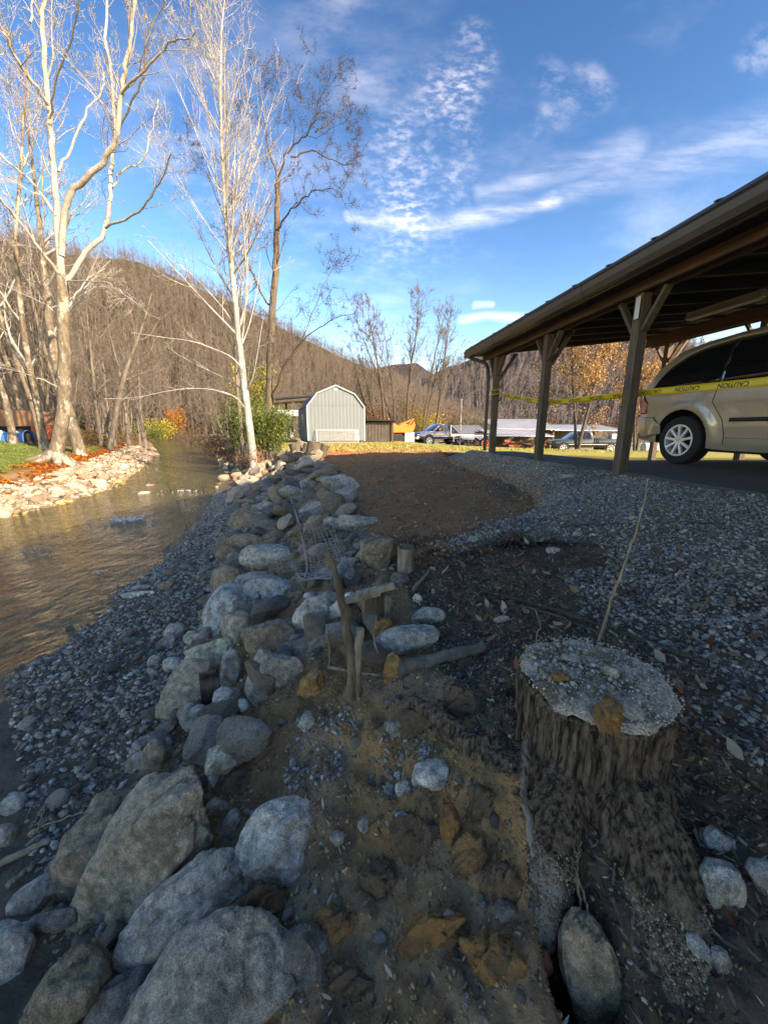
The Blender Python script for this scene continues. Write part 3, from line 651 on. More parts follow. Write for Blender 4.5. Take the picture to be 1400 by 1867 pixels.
b = MB(); b.add([(3.45, 1.25, chz(3.45) + .142), (7.92, 1.25, chz(7.92) + .142), (7.92, 8.68, chz(7.92) + .142), (3.45, 8.68, chz(3.45) + .142),
                 (3.45, 1.25, chz(3.45) + .162), (7.92, 1.25, chz(7.92) + .162), (7.92, 8.68, chz(7.92) + .162), (3.45, 8.68, chz(3.45) + .162)],
                [(0, 1, 2, 3), (7, 6, 5, 4), (0, 1, 5, 4), (1, 2, 6, 5), (2, 3, 7, 6), (3, 0, 4, 7)]); b.build('ceiling', M['ceiling_dark'], cp)
b = MB(); pr = [(3.02, 2.372), (5.5, 3.12), (7.98, 2.372 + .5), (7.98, 2.40 + .5), (5.5, 3.16), (3.02, 2.40)]
pr = [(3.02, 2.225), (5.5, 3.05), (7.98, 2.76), (7.98, 2.785), (5.5, 3.076), (3.02, 2.25)]
b.prism(pr, 1.1, 8.78); rf = b.build('metal_roof', M['roof_metal'], cp)
p = 1.2; k = 0
while p < 8.8:
    b = MB(); b.bar((3.0, p, 2.248), (5.5, p, 3.074), .03, .010); b.build('roof_rib', M['roof_metal'], rf); p += .6
b = MB(); b.prism([(3.16, 2.25), (5.5, 3.03), (7.9, 2.75), (7.9, 2.64), (3.16, 2.10)], 8.69, 8.73); b.build('gable_board', M['ceiling_dark'], cp)
b = MB(); b.box(3.125, 3.16, 1.2, 8.74, 2.06, 2.215); b.build('fascia_board', M['gutter'], cp, bevel=.004)
b = MB(); g0 = [(3.122, 2.07), (3.122, 2.195), (3.112, 2.195), (3.112, 2.08), (3.04, 2.08), (3.012, 2.125), (3.005, 2.185), (2.985, 2.20), (2.975, 2.192), (2.99, 2.18), (3.0, 2.12), (3.032, 2.07)]
b.prism(g0, 1.2, 8.76); gt = b.build('gutter', M['gutter'], cp)
for pp in (7.2, 4.6):
    b = MB(); b.prism([(3.123, 2.066), (3.028, 2.066), (2.994, 2.12), (2.984, 2.178), (2.966, 2.195), (2.975, 2.208), (2.99, 2.208), (3.03, 2.10)], pp, pp + .05); b.build('gutter_seam', M['gutter'], gt)
b = MB(); b.box(3.0, 3.12, 8.76, 8.765, 2.072, 2.19); b.build('end_cap', M['gutter'], gt)
b = MB(); b.tube([(3.06, 8.55, 2.08), (3.06, 8.55, 2.06), (3.10, 8.54, 2.03), (3.30, 8.42, 1.95), (3.37, 8.36, 1.90), (3.38, 8.28, 1.80), (3.385, 8.22, 1.6), (3.385, 8.20, .02)], [.038] * 8, 10)
b.build('downspout', M['gutter'], cp, smooth=True)
b = MB(); b.box(3.17, 3.42, 1.25, 8.66, 2.098, 2.11); b.build('soffit', M['ceiling_dark'], cp)
# strip light under the ceiling
a1 = at_z(1255, 583, 2.30); a2 = at_z(1392, 540, 2.30)
def topq(P): return P.x * .9914 + P.y * .131, -P.x * .131 + P.y * .9914
q1, p1 = topq(a1); q2, p2 = topq(a2); qm = (q1 + q2) / 2
lt = MB(); lt.prism([(qm - .06, 2.30), (qm + .06, 2.30), (qm + .045, 2.36), (qm + .045, 2.40), (qm - .045, 2.40), (qm - .045, 2.36)], p2, p1); lo = lt.build('strip_light', M['lens_cover'], cp, bevel=.004)
for s in (-.03, .03):
    t = MB(); t.cyl((qm + s, p2 + .03, 2.288), (qm + s, p1 - .03, 2.288), .012, 8); t.build('light_tube', M['clear_lens'], lo, smooth=True)
for pp in (p1 - .15, p2 + .15):
    t = MB(); t.bar((qm, pp, 2.40), (qm, pp, chz(qm) + .14), .01, .01, up=(0, 1, 0)); t.build('hanger', M['dark_metal'], lo)
# metal tie plate on the near post
b = MB(); b.box(3.412, 3.4145, 4.135, 4.20, 1.72, 1.95); b.build('tie_plate', M['pale_metal'], cp)

# house behind the camera's right shoulder, the thing that shades the bank
hs = empty('house', (8.0, -4, .2), 'tall gabled house beside the carport', 'house')
b = MB(); b.prism([(-5, -.9), (5, -.9), (5, 4.6), (0, 7.05), (-5, 4.6)], -5, 4.9); b.build('wall', M['house_wall'], hs)
b = MB(); b.prism([(-5.35, 4.45), (0, 7.07), (5.35, 4.45), (5.35, 4.57), (0, 7.2), (-5.35, 4.57)], -5.3, 5.1); b.build('roof', M['shed_roof'], hs)
for zz in (.9, 3.0):
    for y in (-3, 0, 3):
        b = MB(); b.box(-5.06, -5.0, y - .5, y + .5, zz, zz + 1.2); wo = b.build('window', M['white_paint'], hs)
        b = MB(); b.box(-5.075, -5.06, y - .43, y + .43, zz + .07, zz + 1.13); b.build('pane', M['dark_glass'], wo)

# ------------------------------------------------------------------ caution tape
tp = empty('caution_tape', tuple(cpw(8.05, 3.6, 1.2)), 'yellow CAUTION tape strung along the carport posts in front of the tan van', 'tape')
def tape_c(p):
    z = np.interp(p, [1.6, 2.9, 4.2, 6.1, 8.05], [.915, .90, .925, 0.935, 1.235]); return float(z)
Pp = np.linspace(8.0, 1.7, 140); V = []; F = []
QT = 3.60
for i, p in enumerate(Pp):
    hw = .038; tw = .25 * math.sin(p * 2.3) + (.9 if p > 7.6 else 0) * (p - 7.6) * 2
    c = cpw(p, QT + .01 * math.sin(p * 1.7), tape_c(p)); up = Vector((0, 0, 1)) * math.cos(tw) + cpw(0, 1) * math.sin(tw)
    V += [c - up * hw, c - up * hw * .33, c + up * hw * .33, c + up * hw]
for i in range(len(Pp) - 1):
    for j in range(3): F.append((i * 4 + j, i * 4 + j + 1, i * 4 + j + 5, i * 4 + j + 4))
V = [tuple(Vector(v) - tp.location) for v in V]
tm = np_mesh('tape_strip', V, F, True); ts = link('tape_strip', tm, M['yellow_tape'], tp)
md = ts.modifiers.new('thick', 'SOLIDIFY'); md.thickness = .0006
cu = bpy.data.curves.new('lettering', 'FONT'); cu.body = 'CAUTION'; cu.size = .062; cu.align_x = 'CENTER'; cu.align_y = 'CENTER'; cu.resolution_u = 3; cu.offset = .0012
tmpo = bpy.data.objects.new('tmp', cu); col.objects.link(tmpo); dg = bpy.context.evaluated_depsgraph_get(); dg.update()
tme = bpy.data.meshes.new_from_object(tmpo.evaluated_get(dg)); bpy.data.objects.remove(tmpo)
tv = np.zeros(len(tme.vertices) * 3); tme.vertices.foreach_get('co', tv); tv = tv.reshape(-1, 3)
tw_ = tv[:, 0].max() - tv[:, 0].min()
p0 = 7.7; k = 0
while p0 > 1.9:                     # the words hang upside down, as strung up
    me = tme.copy(); me.name = 'lettering'; W = []
    for x, y, _ in tv:
        pp = p0 + x * 1.0; hgt = -y     # rotated half a turn: text x runs towards the far end
        tw = .25 * math.sin(pp * 2.3) + (.9 if pp > 7.6 else 0) * (pp - 7.6) * 2
        up = Vector((0, 0, 1)) * math.cos(tw) + cpw(0, 1) * math.sin(tw)
        c = cpw(pp, QT + .01 * math.sin(pp * 1.7), tape_c(pp)) + up * hgt - cpw(0, 1) * .0022
        W.append(c - tp.location)
    me.vertices.foreach_set('co', np.array([tuple(w) for w in W], np.float32).ravel()); me.update()
    link('lettering', me, M['tape_ink'], tp); p0 -= .46
b = MB(); b.tube([(3.5 + .1 * math.cos(a), 8.05 + .1 * math.sin(a) * 1.02, 1.17 + a * .014) for a in np.linspace(0, 12.5, 40)], [.012] * 40, 5); kn = b.build('knot', M['yellow_tape'], tp); kn.location = -Vector(tp.location); 
kn.rotation_euler.z = CP_RZ
tl = MB(); pts = [cpw(8.0, 3.38, 1.18), cpw(7.95, 3.34, .8), cpw(7.85, 3.32, .4), cpw(7.5, 3.2, .12), cpw(7.2, 3.05, .02), cpw(6.9, 2.9, -.0)]
for a, c in zip(pts[:-1], pts[1:]): tl.bar(a - tp.location, c - tp.location, .03, .003, up=(1, 0, 0))
tl.build('loose_tail', M['tape_dirty'], tp)

# ------------------------------------------------------------------ wheels, and cars as lofted shells
def wheel(parent, c, r, w, side, spokes=9, rim='alloy', parts=True):
    wh = bpy.data.objects.new('wheel', None)
    prof = [(.62, -.42), (.66, -.5), (.90, -.5), (.975, -.42), (1, -.3), (1, .3), (.975, .42), (.90, .5), (.66, .5), (.62, .42)]
    n = 40; v = []; f = []
    for i in range(n):
        a = i * 2 * math.pi / n
        for rr, yy in prof: v.append((math.cos(a) * rr * r, yy * w, math.sin(a) * rr * r))
    m = len(prof)
    for i in range(n):
        for j in range(m): f.append((i * m + j, i * m + (j + 1) % m, ((i + 1) % n) * m + (j + 1) % m, ((i + 1) % n) * m + j))
    b = MB(); b.add(v, f); bpy.data.objects.remove(wh); ty = b.build('wheel', M['rubber'], parent, smooth=True); ty.location = c
    s = side; ri = .655 * r
    b = MB(); b.ring((0, s * w * .49, 0), (0, s * w * .36, 0), ri * 1.0, ri * .90, 40); b.ring((0, s * w * .36, 0), (0, -s * w * .3, 0), ri * .93, ri * .88, 40)
    b.build('rim', M[rim], ty, smooth=True)
    b = MB()
    for k in range(spokes):
        a = k * 2 * math.pi / spokes + .2; dx, dz = math.cos(a), math.sin(a)
        b.bar((dx * ri * .15, s * w * .40, dz * ri * .15), (dx * ri * .93, s * w * .45, dz * ri * .93), ri * .16, w * .16, up=(0, 1, 0))
    b.cyl((0, s * w * .30, 0), (0, s * w * .46, 0), ri * .27, 20); b.build('spokes', M[rim], ty, bevel=.003 if r > .3 else 0)
    if parts:
        for k in range(5):
            a = k * 2 * math.pi / 5; b = MB(); b.cyl((math.cos(a) * ri * .19, s * w * .45, math.sin(a) * ri * .19), (math.cos(a) * ri * .19, s * w * .475, math.sin(a) * ri * .19), ri * .035, 6); b.build('lug_nut', M['dark_metal'], ty)
        b = MB(); b.cyl((0, s * w * .46, 0), (0, s * w * .49, 0), ri * .10, 16); b.build('centre_cap', M['chrome'], ty, smooth=True)
    b = MB(); b.cyl((0, s * w * .05, 0), (0, s * w * .10, 0), ri * .86, 24); b.build('brake_disc', M['dark_metal'], ty)
    return ty

def van():
    L = 5.15; R0 = .345
    vn = empty('minivan', tuple(cpw(5.86, 5.95, 0)), 'tan minivan parked tail-out under the carport with dark tinted windows', 'van', rz=CP_RZ)
    # local: x across (0 = centre line, -x faces the camera), y along: rear at 0, nose at -L
    HW = .985
    def roof(s): return float(np.interp(s, [0, .05, .12, .3, .55, .9, 1.4, 2.2, 3.0, 3.6, 4.1, 4.4, 4.8, 5.05, 5.15], [.98, 1.06, 1.20, 1.47, 1.66, 1.73, 1.765, 1.77, 1.74, 1.60, 1.30, 1.10, 1.0, .86, .62]))
    def bot(s): return float(np.interp(s, [0, .12, .5, 1.6, 3.4, 4.6, 5.0, 5.15], [.42, .34, .30, .235, .235, .24, .25, .40]))
    def plan(s): return float(np.interp(s, [0, .04, .12, .3, .7, 1.2, 4.2, 4.7, 5.0, 5.15], [.80, .865, .925, .965, .98, .985, .985, .94, .82, .62]))
    belt = 1.05
    def hw(s, z):                # half width at station s and height z
        w = plan(s); top = roof(s)
        f = np.interp(z, [.2, .32, .55, .85, .98, belt, 1.3, 1.55, 1.7, 1.8], [.93, .965, .99, 1.0, .992, .975, .925, .845, .76, .68])
        if .98 < s < 0: pass
        x = w * f
        ar = math.hypot(s - 0.93, z - R0)         # flare round the wheel arch
        if s < 2.2: x += .022 * math.exp(-((ar - .47) / .07) ** 2) if z > .2 else 0
        return x
    S = np.unique(np.concatenate([np.linspace(0, .3, 10), np.linspace(.3, 2.2, 60), np.linspace(2.2, 4.4, 30), np.linspace(4.4, L, 16)]))
    NZ = 44; V = []; F = []
    for s in S:
        zb, zt = bot(s), roof(s); ring = []
        for j in range(NZ):
            t = j / (NZ - 1); z = zb + (zt - .07 - zb) * t if zt > 1.2 else zb + (zt - .05 - zb) * t
            ring.append((hw(s, z), z))
        xs, zs = ring[-1]; dz = zt - zs
        for a in (.25, .5, .75, 1.0): ring.append((xs * (1 - a ** 2.2) if a < 1 else 0, zs + dz * (1 - (1 - a) ** 2.2)))
        ring = [(0, zb)] + ring
        full = [(-x, z) for x, z in ring] + [(x, z) for x, z in ring[-2:0:-1]]
        V.append([(x, -s, z) for x, z in full])
    m = len(V[0]); vv = [p for r in V for p in r]
    for i in range(len(S) - 1):
        for j in range(m): F.append((i * m + j, i * m + (j + 1) % m, (i + 1) * m + (j + 1) % m, (i + 1) * m + j))
    F.append(tuple(range(m - 1, -1, -1))); F.append(tuple((len(S) - 1) * m + j for j in range(m)))
    # cut wheel arches with a boolean
    b = MB(); b.add(vv, F); body = b.build('body', M['van_paint'], vn, smooth=True)
    cut = MB()
    for s in (0.93, 4.12):
        for sd in (-1, 1): cut.cyl((sd * .62, -s, R0 + .02), (sd * 1.2, -s, R0 + .02), .415, 48)
    co = cut.build('cutter', M['rubber'])
    co.location = vn.location; co.rotation_euler = vn.rotation_euler
    bpy.context.view_layer.update()
    md = body.modifiers.new('b', 'BOOLEAN'); md.object = co; md.operation = 'DIFFERENCE'; md.solver = 'EXACT'
    dg = bpy.context.evaluated_depsgraph_get(); dg.update(); nm = bpy.data.meshes.new_from_object(body.evaluated_get(dg)); body.modifiers.clear(); body.data = nm
    nm.materials.clear(); nm.materials.append(M['van_paint']); nm.materials.append(M['rubber'])
    for pl in nm.polygons:
        c = pl.center
        for s in (0.93, 4.12):
            if math.hypot(c.y + s, c.z - R0 - .02) < .417 and abs(c.x) < .96 and abs(c.x) > .6 and (abs(pl.normal.x) < .3 or abs(c.x) < .65): pl.material_index = 1
    bpy.data.objects.remove(co)
    def patch(name, m_, s0, s1, zlo, zhi, off, side=-1, ns=24, nz=10, th=0.004, parent=vn):
        v = []; f = []
        for i in range(ns + 1):
            s = s0 + (s1 - s0) * i / ns; a, c = zlo(s), zhi(s)
            for j in range(nz + 1):
                z = a + (c - a) * j / nz; v.append((side * (hw(s, z) + off), -s, z))
        for i in range(ns):
            for j in range(nz): f.append((i * (nz + 1) + j, i * (nz + 1) + j + 1, (i + 1) * (nz + 1) + j + 1, (i + 1) * (nz + 1) + j))
        me = np_mesh(name, v, f, True); o = link(name, me, m_, parent); md = o.modifiers.new('t', 'SOLIDIFY'); md.thickness = th; md.offset = 0; return o
    def arc(s): return float(np.interp(s, [.28, .4, .55, .75, 1.0, 1.4, 3.0, 3.5, 3.9], [1.10, 1.27, 1.42, 1.535, 1.60, 1.635, 1.61, 1.50, 1.25]))
    lo = lambda s: belt + .03 + .012 * s
    for side in (-1, 1):
        for s0, s1 in ((.27, 1.36), (1.385, 2.42), (2.47, 3.85)):
            patch('window', M['dark_glass'], s0, s1, lo, arc, .004, side)
        patch('pillar_cover', M['black_plastic'], 1.34, 2.50, lo, arc, .0015, side)
        patch('window_trim', M['chrome'], .27, 3.85, lambda s: lo(s) - .018, lambda s: lo(s) - .003, .006, side, 40, 1)
        patch('roof_rail', M['van_paint'], .45, 3.3, lambda s: arc(s) + .012, lambda s: arc(s) + .045, .012, side, 50, 2, .02)
        patch('side_moulding', M['dark_metal'], 1.62, 2.44, lambda s: .60, lambda s: .645, .012, side, 10, 2, .014)
        patch('moulding_strip', M['chrome'], 1.62, 2.44, lambda s: .645, lambda s: .655, .014, side, 10, 1, .014)
        patch('side_moulding', M['dark_metal'], 2.50, 3.55, lambda s: .60, lambda s: .645, .012, side, 10, 2, .014)
        patch('sill_crease', M['van_paint'], 1.58, 3.6, lambda s: .395, lambda s: .41, .006, side, 10, 1, .008)
        # seams
        for pts in ([(1.36, 1.07), (1.37, .98), (1.35, .86), (1.42, .76), (1.52, .62), (1.56, .45), (1.56, .27)], [(2.45, 1.08), (2.46, .7), (2.46, .27)]):
            sv = MB(); P = []
            for (s1, z1), (s2, z2) in zip(pts[:-1], pts[1:]):
                for t in np.linspace(0, 1, 6)[:-1]: s_ = s1 + (s2 - s1) * t; z_ = z1 + (z2 - z1) * t; P.append((side * (hw(s_, z_) + .0005), -s_, z_))
            sv.tube(P, [.0045] * len(P), 5); sv.build('door_seam', M['rubber'], vn)
        patch('tail_light', M['red_lens'], .03, .27, lambda s: .74 + (s - .04) * .0, lambda s: float(np.interp(s, [.04, .12, .22], [1.03, 1.05, 1.0])) - max(0, s - .12) * .6, .008, side, 8, 10, .012)
        patch('bumper', M['van_paint'], .0, .60, lambda s: .36 + max(0, s - .3) * .25, lambda s: .69 - max(0, s - .42) * .7 + .0, .014, side, 20, 8, .02)
        patch('bumper_reflector', M['red_lens'], .06, .16, lambda s: .40, lambda s: .44, .026, side, 4, 2, .006)
        patch('door_handle', M['van_paint'], 2.22, 2.40, lambda s: .92, lambda s: .95, .03, side, 6, 3, .02)
        pass
        for s in (0.93, 4.12): wheel(vn, (side * .865, -s, R0), R0, .225, side, 9).rotation_euler = (0, 0, -math.pi / 2)
        b = MB(); b.bar((side * 1.05, -3.75, 1.12), (side * 1.16, -3.75, 1.12), .10, .14); b.build('mirror', M['van_paint'], vn, bevel=.02)
    # rear glass and bumper bar across the tail
    v = []; f = []
    for i, s in enumerate(np.linspace(.10, .50, 8)):
        z = roof(s); w = hw(s, z) * .86
        for j, t in enumerate(np.linspace(-1, 1, 9)): v.append((w * t, -s + .05 + .006, z - .02 - .015 * t * t))
    for i in range(7):
        for j in range(8): f.append((i * 9 + j, i * 9 + j + 1, (i + 1) * 9 + j + 1, (i + 1) * 9 + j))
    o = link('rear_window', np_mesh('rear_window', v, f, True), M['dark_glass'], vn); o.modifiers.new('t', 'SOLIDIFY').thickness = .005
    b = MB(); P = [(-.86, -.10), (-.83, .0), (-.6, .07), (0, .10), (.6, .07), (.83, .0), (.86, -.10)]
    for (x1, y1), (x2, y2) in zip(P[:-1], P[1:]): b.bar((x1, y1 - .03, .53), (x2, y2 - .03, .53), .08, .27)
    b.build('rear_bumper', M['van_paint'], vn, bevel=.02)
    b = MB(); b.box(-.26, .26, .035, .042, .74, .87); b.build('licence_plate', M['pale_metal'], vn)
    b = MB(); b.cyl((.5, .06, .30), (.5, -.9, .30), .03, 10); b.build('exhaust', M['dark_metal'], vn)
    b = MB(); b.box(-.8, .8, -4.4, -.7, .2, .26); b.build('underbody', M['rubber'], vn)
van()

# ------------------------------------------------------------------ pickups and other things across the field
def profile_car(name, label, cat, loc, rz, L, W, sections, paint, wheels, group=None):
    o = empty(name, loc, label, cat, group, rz); return o
def pickup(name, label, loc, rz, paint, L=5.7, W=1.95, zl=0.0, flat=False):
    # local x along (nose at -x), y across
    o = empty(name, loc, label, 'pickup truck', rz=rz); hw = W / 2; r = .40; z0 = .45 + zl
    b = MB(); prof = [(-L / 2, z0), (-L / 2 - .0, z0 + .32), (-L / 2 + .12, z0 + .55), (-L / 2 + 1.3, z0 + .66), (.35, z0 + .66), (.35, z0)]
    b.prism(prof, -hw, hw); bd = b.build('front_body', M[paint], o, smooth=True, bevel=.05)
    b = MB(); cabp = [(-L / 2 + 1.25, z0 + .62), (-L / 2 + 2.0, z0 + 1.22), (-L / 2 + 2.3, z0 + 1.28), (.18, z0 + 1.26), (.42, z0 + .62)]
    v = [(x, s * (hw - .06 - (.14 if z > z0 + 1 else 0)), z) for s in (-1, 1) for x, z in cabp]; n = 5
    b.add(v, [tuple(range(n)), tuple(range(2 * n - 1, n - 1, -1))] + [(i, i + n, (i + 1) % n + n, (i + 1) % n) for i in range(n)]); b.build('cab', M[paint], o, smooth=True, bevel=.04)
    for s in (-1, 1):
        for x0, x1, xt0, xt1 in ((-L / 2 + 1.55, -L / 2 + 2.32, -L / 2 + 2.06, -L / 2 + 2.34), (-L / 2 + 2.42, .2, -L / 2 + 2.44, .06)):
            b = MB(); y0 = s * (hw - .055); y1 = s * (hw - .175)
            b.add([(x0, y0, z0 + .68), (x1, y0, z0 + .68), (xt1, y1, z0 + 1.17), (xt0, y1, z0 + 1.17), (x0, y0 - s * .02, z0 + .68), (x1, y0 - s * .02, z0 + .68), (xt1, y1 - s * .02, z0 + 1.17), (xt0, y1 - s * .02, z0 + 1.17)],
                  [(0, 1, 2, 3), (7, 6, 5, 4), (0, 1, 5, 4), (1, 2, 6, 5), (2, 3, 7, 6), (3, 0, 4, 7)]); b.build('side_window', M['dark_glass'], o)
    b = MB(); b.add([(.44, -hw + .15, z0 + .70), (.44, hw - .15, z0 + .70), (.24, hw - .26, z0 + 1.18), (.24, -hw + .26, z0 + 1.18), (.40, -hw + .15, z0 + .70), (.40, hw - .15, z0 + .70), (.20, hw - .26, z0 + 1.18), (.20, -hw + .26, z0 + 1.18)],
                    [(0, 1, 2, 3), (7, 6, 5, 4), (0, 1, 5, 4), (1, 2, 6, 5), (2, 3, 7, 6), (3, 0, 4, 7)]); b.build('rear_window', M['dark_glass'], o)
    b = MB(); w0 = L / 2
    if not flat:
        b.box(.40, w0, -hw, -hw + .09, z0 + .0, z0 + .68); b.box(.40, w0, hw - .09, hw, z0 + .0, z0 + .68); b.box(.40, w0, -hw + .09, hw - .09, z0 + .1, z0 + .18); b.box(w0 - .07, w0, -hw + .09, hw - .09, z0 + .18, z0 + .66)
        b.build('cargo_bed', M[paint], o, smooth=True, bevel=.02)
        b = MB(); b.box(w0, w0 + .13, -hw + .05, hw - .05, z0 - .02, z0 + .18); b.build('rear_bumper', M['chrome'], o, bevel=.02)
        for s in (-1, 1):
            b = MB(); b.box(w0 - .10, w0 + .012, s * (hw + .006) - .04, s * (hw + .006) + .04 * 0, z0 + .26, z0 + .62); b.build('tail_light', M['red_lens'], o)
    else:
        b.box(.45, w0 + .2, -hw - .08, hw + .08, z0 + .30, z0 + .40); b.box(.45, .52, -hw, hw, z0 + .4, z0 + 1.15); b.build('flatbed', M['pale_metal'], o, bevel=.01)
        for x in (1.0, 1.9):
            b = MB(); b.box(x, x + .8, -hw, hw, z0 + .0, z0 + .28); b.build('tool_box', M['pale_metal'], o, bevel=.02)
    b = MB(); b.box(-L / 2 - .1, -L / 2 + .02, -hw + .04, hw - .04, z0 - .02, z0 + .2); b.build('front_bumper', M['chrome'], o, bevel=.02)
    for s in (-1, 1):
        b = MB(); b.box(-L / 2 - .02, -L / 2 + .10, s * (hw - .25) - .18, s * (hw - .25) + .18, z0 + .26, z0 + .42); b.build('headlight', M['clear_lens'], o, bevel=.02)
        b = MB(); b.box(-L / 2 + 1.35, L / 2 - .1, s * (hw + .006) - .008, s * (hw + .006) + .008, z0 + .22, z0 + .27); b.build('side_moulding', M['pale_metal'], o)
        for x in (-L / 2 + .95, L / 2 - 1.15):
            b = MB(); b.ring((x, s * (hw - .1), r + zl), (x, s * (hw + .025), r + zl), r * 1.22, r * 1.12, 24); b.build('wheel_arch', M[paint], o, smooth=True)
            b = MB(); b.cyl((x, s * (hw - .3), r + zl), (x, s * (hw + .012), r + zl), r * 1.14, 24); b.build('wheel_well', M['rubber'], o)
            wheel(o, (x, s * (hw - .08), r + zl * .6), r, .25, s, 6, 'alloy', False)
        b = MB(); b.box(-L / 2 + 1.75, -L / 2 + 1.9, s * (hw + .12) - .1, s * (hw + .12) + .1, z0 + .7, z0 + .88); b.build('mirror', M['truck_black'], o, bevel=.02)
    return o
def ground_at(u, v): P, d = hit(u, v); return P, d
Pk = at_y(1062, 824, 31.0); pickup('pickup_truck', 'black pickup with chrome rear bumper parked side-on beyond the middle carport posts', (Pk.x, Pk.y, h1(Pk.x, Pk.y)), R(-6), 'truck_black')
# pale bin standing at the pickup's tail
Pb = at_y(1116, 822, 30.2)
b = MB(); b.box(-.35, .35, -.3, .3, .55, 1.5); bn = b.build('crate', M['white_paint'], bevel=.03)
bn.location = (Pb.x, Pb.y, h1(Pb.x, Pb.y) ); 
b = MB()
for x in (-.3, .3):
    for y in (-.25, .25): b.box(x - .04, x + .04, y - .04, y + .04, 0, .56)
lg = b.build('stand', M['dark_metal'], bn); tag(bn, 'white square crate on a stand behind the tail of the black pickup', 'crate')
Pk = at_y(806, 809, 33.0); bp = pickup('pickup_truck', 'dark blue crew-cab pickup with pale flatbed parked beyond the lawn', (Pk.x - .2, Pk.y, h1(Pk.x, Pk.y) + .0), R(20), 'truck_blue', L=5.0, zl=.18, flat=True)
# flat trailer behind it
def trailer(u, v, y, L, label, rz=0):
    P = at_y(u, v, y); o = empty('trailer', (P.x, P.y, h1(P.x, P.y)), label, 'trailer', rz=rz)
    b = MB(); b.box(-L / 2, L / 2, -1, 1, .62, .74); b.build('deck', M['pale_metal'], o, bevel=.01)
    for i in range(7):
        b = MB(); x = -L / 2 + .04 + i * (L - .08) / 6; b.box(x - .03, x + .03, -1.03, -.98, .74, 1.2); b.build('stake', M['pale_metal'], o)
    b = MB(); b.box(-L / 2, L / 2, -1.03, -.98, 1.14, 1.2); b.box(-L / 2, L / 2, -1.03, -.98, .90, .94); b.build('side_rail', M['pale_metal'], o)
    for x in (-.5, .4):
        for s in (-1, 1): wheel(o, (x, s * .95, .33), .33, .2, s, 6, 'alloy', False)
    b = MB(); b.bar((-L / 2, 0, .6), (-L / 2 - 1, 0, .5), .1, .1); b.build('tow_bar', M['dark_metal'], o)
    return o
trailer(852, 812, 33.5, 3.1, 'pale metal trailer with stake sides behind the blue pickup', R(4))

# grey barn-shaped shed
def shed():
    X0, X1, Y0, D, zb = -4.62, -1.12, 23.2, 6.2, -.42
    W = X1 - X0; hwd = W / 2; o = empty('storage_shed', ((X0 + X1) / 2, Y0, zb), 'grey gambrel-roofed storage shed with white trim on the sunlit lawn', 'shed', rz=R(17))
    wh, kz, rz_ = 2.18, 2.95, 3.42; kx = hwd * .62
    prof = [(-hwd, .18), (hwd, .18), (hwd, wh), (kx + .05, kz), (0, rz_), (-kx - .05, kz), (-hwd, wh)]
    b = MB(); b.prism([(x * .985, z - .02 if z > 1 else z) for x, z in prof], .03, D); b.build('wall', M['shed_panel'], o)
    def top(x):
        a = abs(x); return float(np.interp(a, [0, kx + .05, hwd], [rz_, kz, wh])) - .03
    n = 16; w = W * .985 / n
    for i in range(n):
        xa = -hwd * .985 + i * w + .006; xb = xa + w - .012
        b = MB(); b.add([(xa, 0, .18), (xb, 0, .18), (xb, 0, top(xb)), (xa, 0, top(xa)), (xa, .03, .18), (xb, .03, .18), (xb, .03, top(xb)), (xa, .03, top(xa))],
                        [(0, 1, 2, 3), (7, 6, 5, 4), (0, 1, 5, 4), (1, 2, 6, 5), (2, 3, 7, 6), (3, 0, 4, 7)]); b.build('panel', M['shed_panel'], o)
    m_ = 22
    for i in range(m_):
        y = .04 + i * (D - .08) / m_; b = MB(); b.box(-hwd - .012, -hwd * .985, y + .006, y + (D - .08) / m_ - .006, .18, wh - .04); b.build('panel', M['shed_panel'], o)
    t = [(-hwd, wh), (-kx - .05, kz), (0, rz_), (kx + .05, kz), (hwd, wh)]
    for (xa, za), (xb, zb_) in zip(t[:-1], t[1:]):
        b = MB(); b.bar((xa, D / 2 - .02, za + .015), (xb, D / 2 - .02, zb_ + .015), D + .12, .04, up=(0, 0, 1)); b.build('roof_slope', M['shed_roof'], o)
        b = MB(); b.bar((xa, -.09, za - .02), (xb, -.09, zb_ - .02), .03, .055, up=(0, 0, 1)); b.build('trim', M['white_paint'], o)
    for x in (-hwd + .02, hwd - .02):
        b = MB(); b.box(x - .035, x + .035, -.045, -.002, .16, wh - .05); b.build('trim', M['white_paint'], o)
    b = MB(); b.box(-hwd * .98, hwd * .98, -.02, -.002, 2.27, 2.30); b.build('trim', M['shed_roof'], o)
    b = MB(); b.box(-.10, .10, -.03, -.002, 3.12, 3.26); b.build('gable_vent', M['white_paint'], o)
    for x in (-hwd * .9, 0, hwd * .9):
        b = MB(); b.box(x - .1, x + .1, .05, D - .1, 0, .18); b.build('skid', M['lap_wood'], o)
    b = MB(); b.box(-hwd - .05, -hwd - .013, 2.3, 3.0, 1.1, 1.8); wn = b.build('window', M['white_paint'], o); b = MB(); b.box(-hwd - .06, -hwd - .05, 2.36, 2.94, 1.16, 1.74); b.build('pane', M['dark_glass'], wn)
shed()
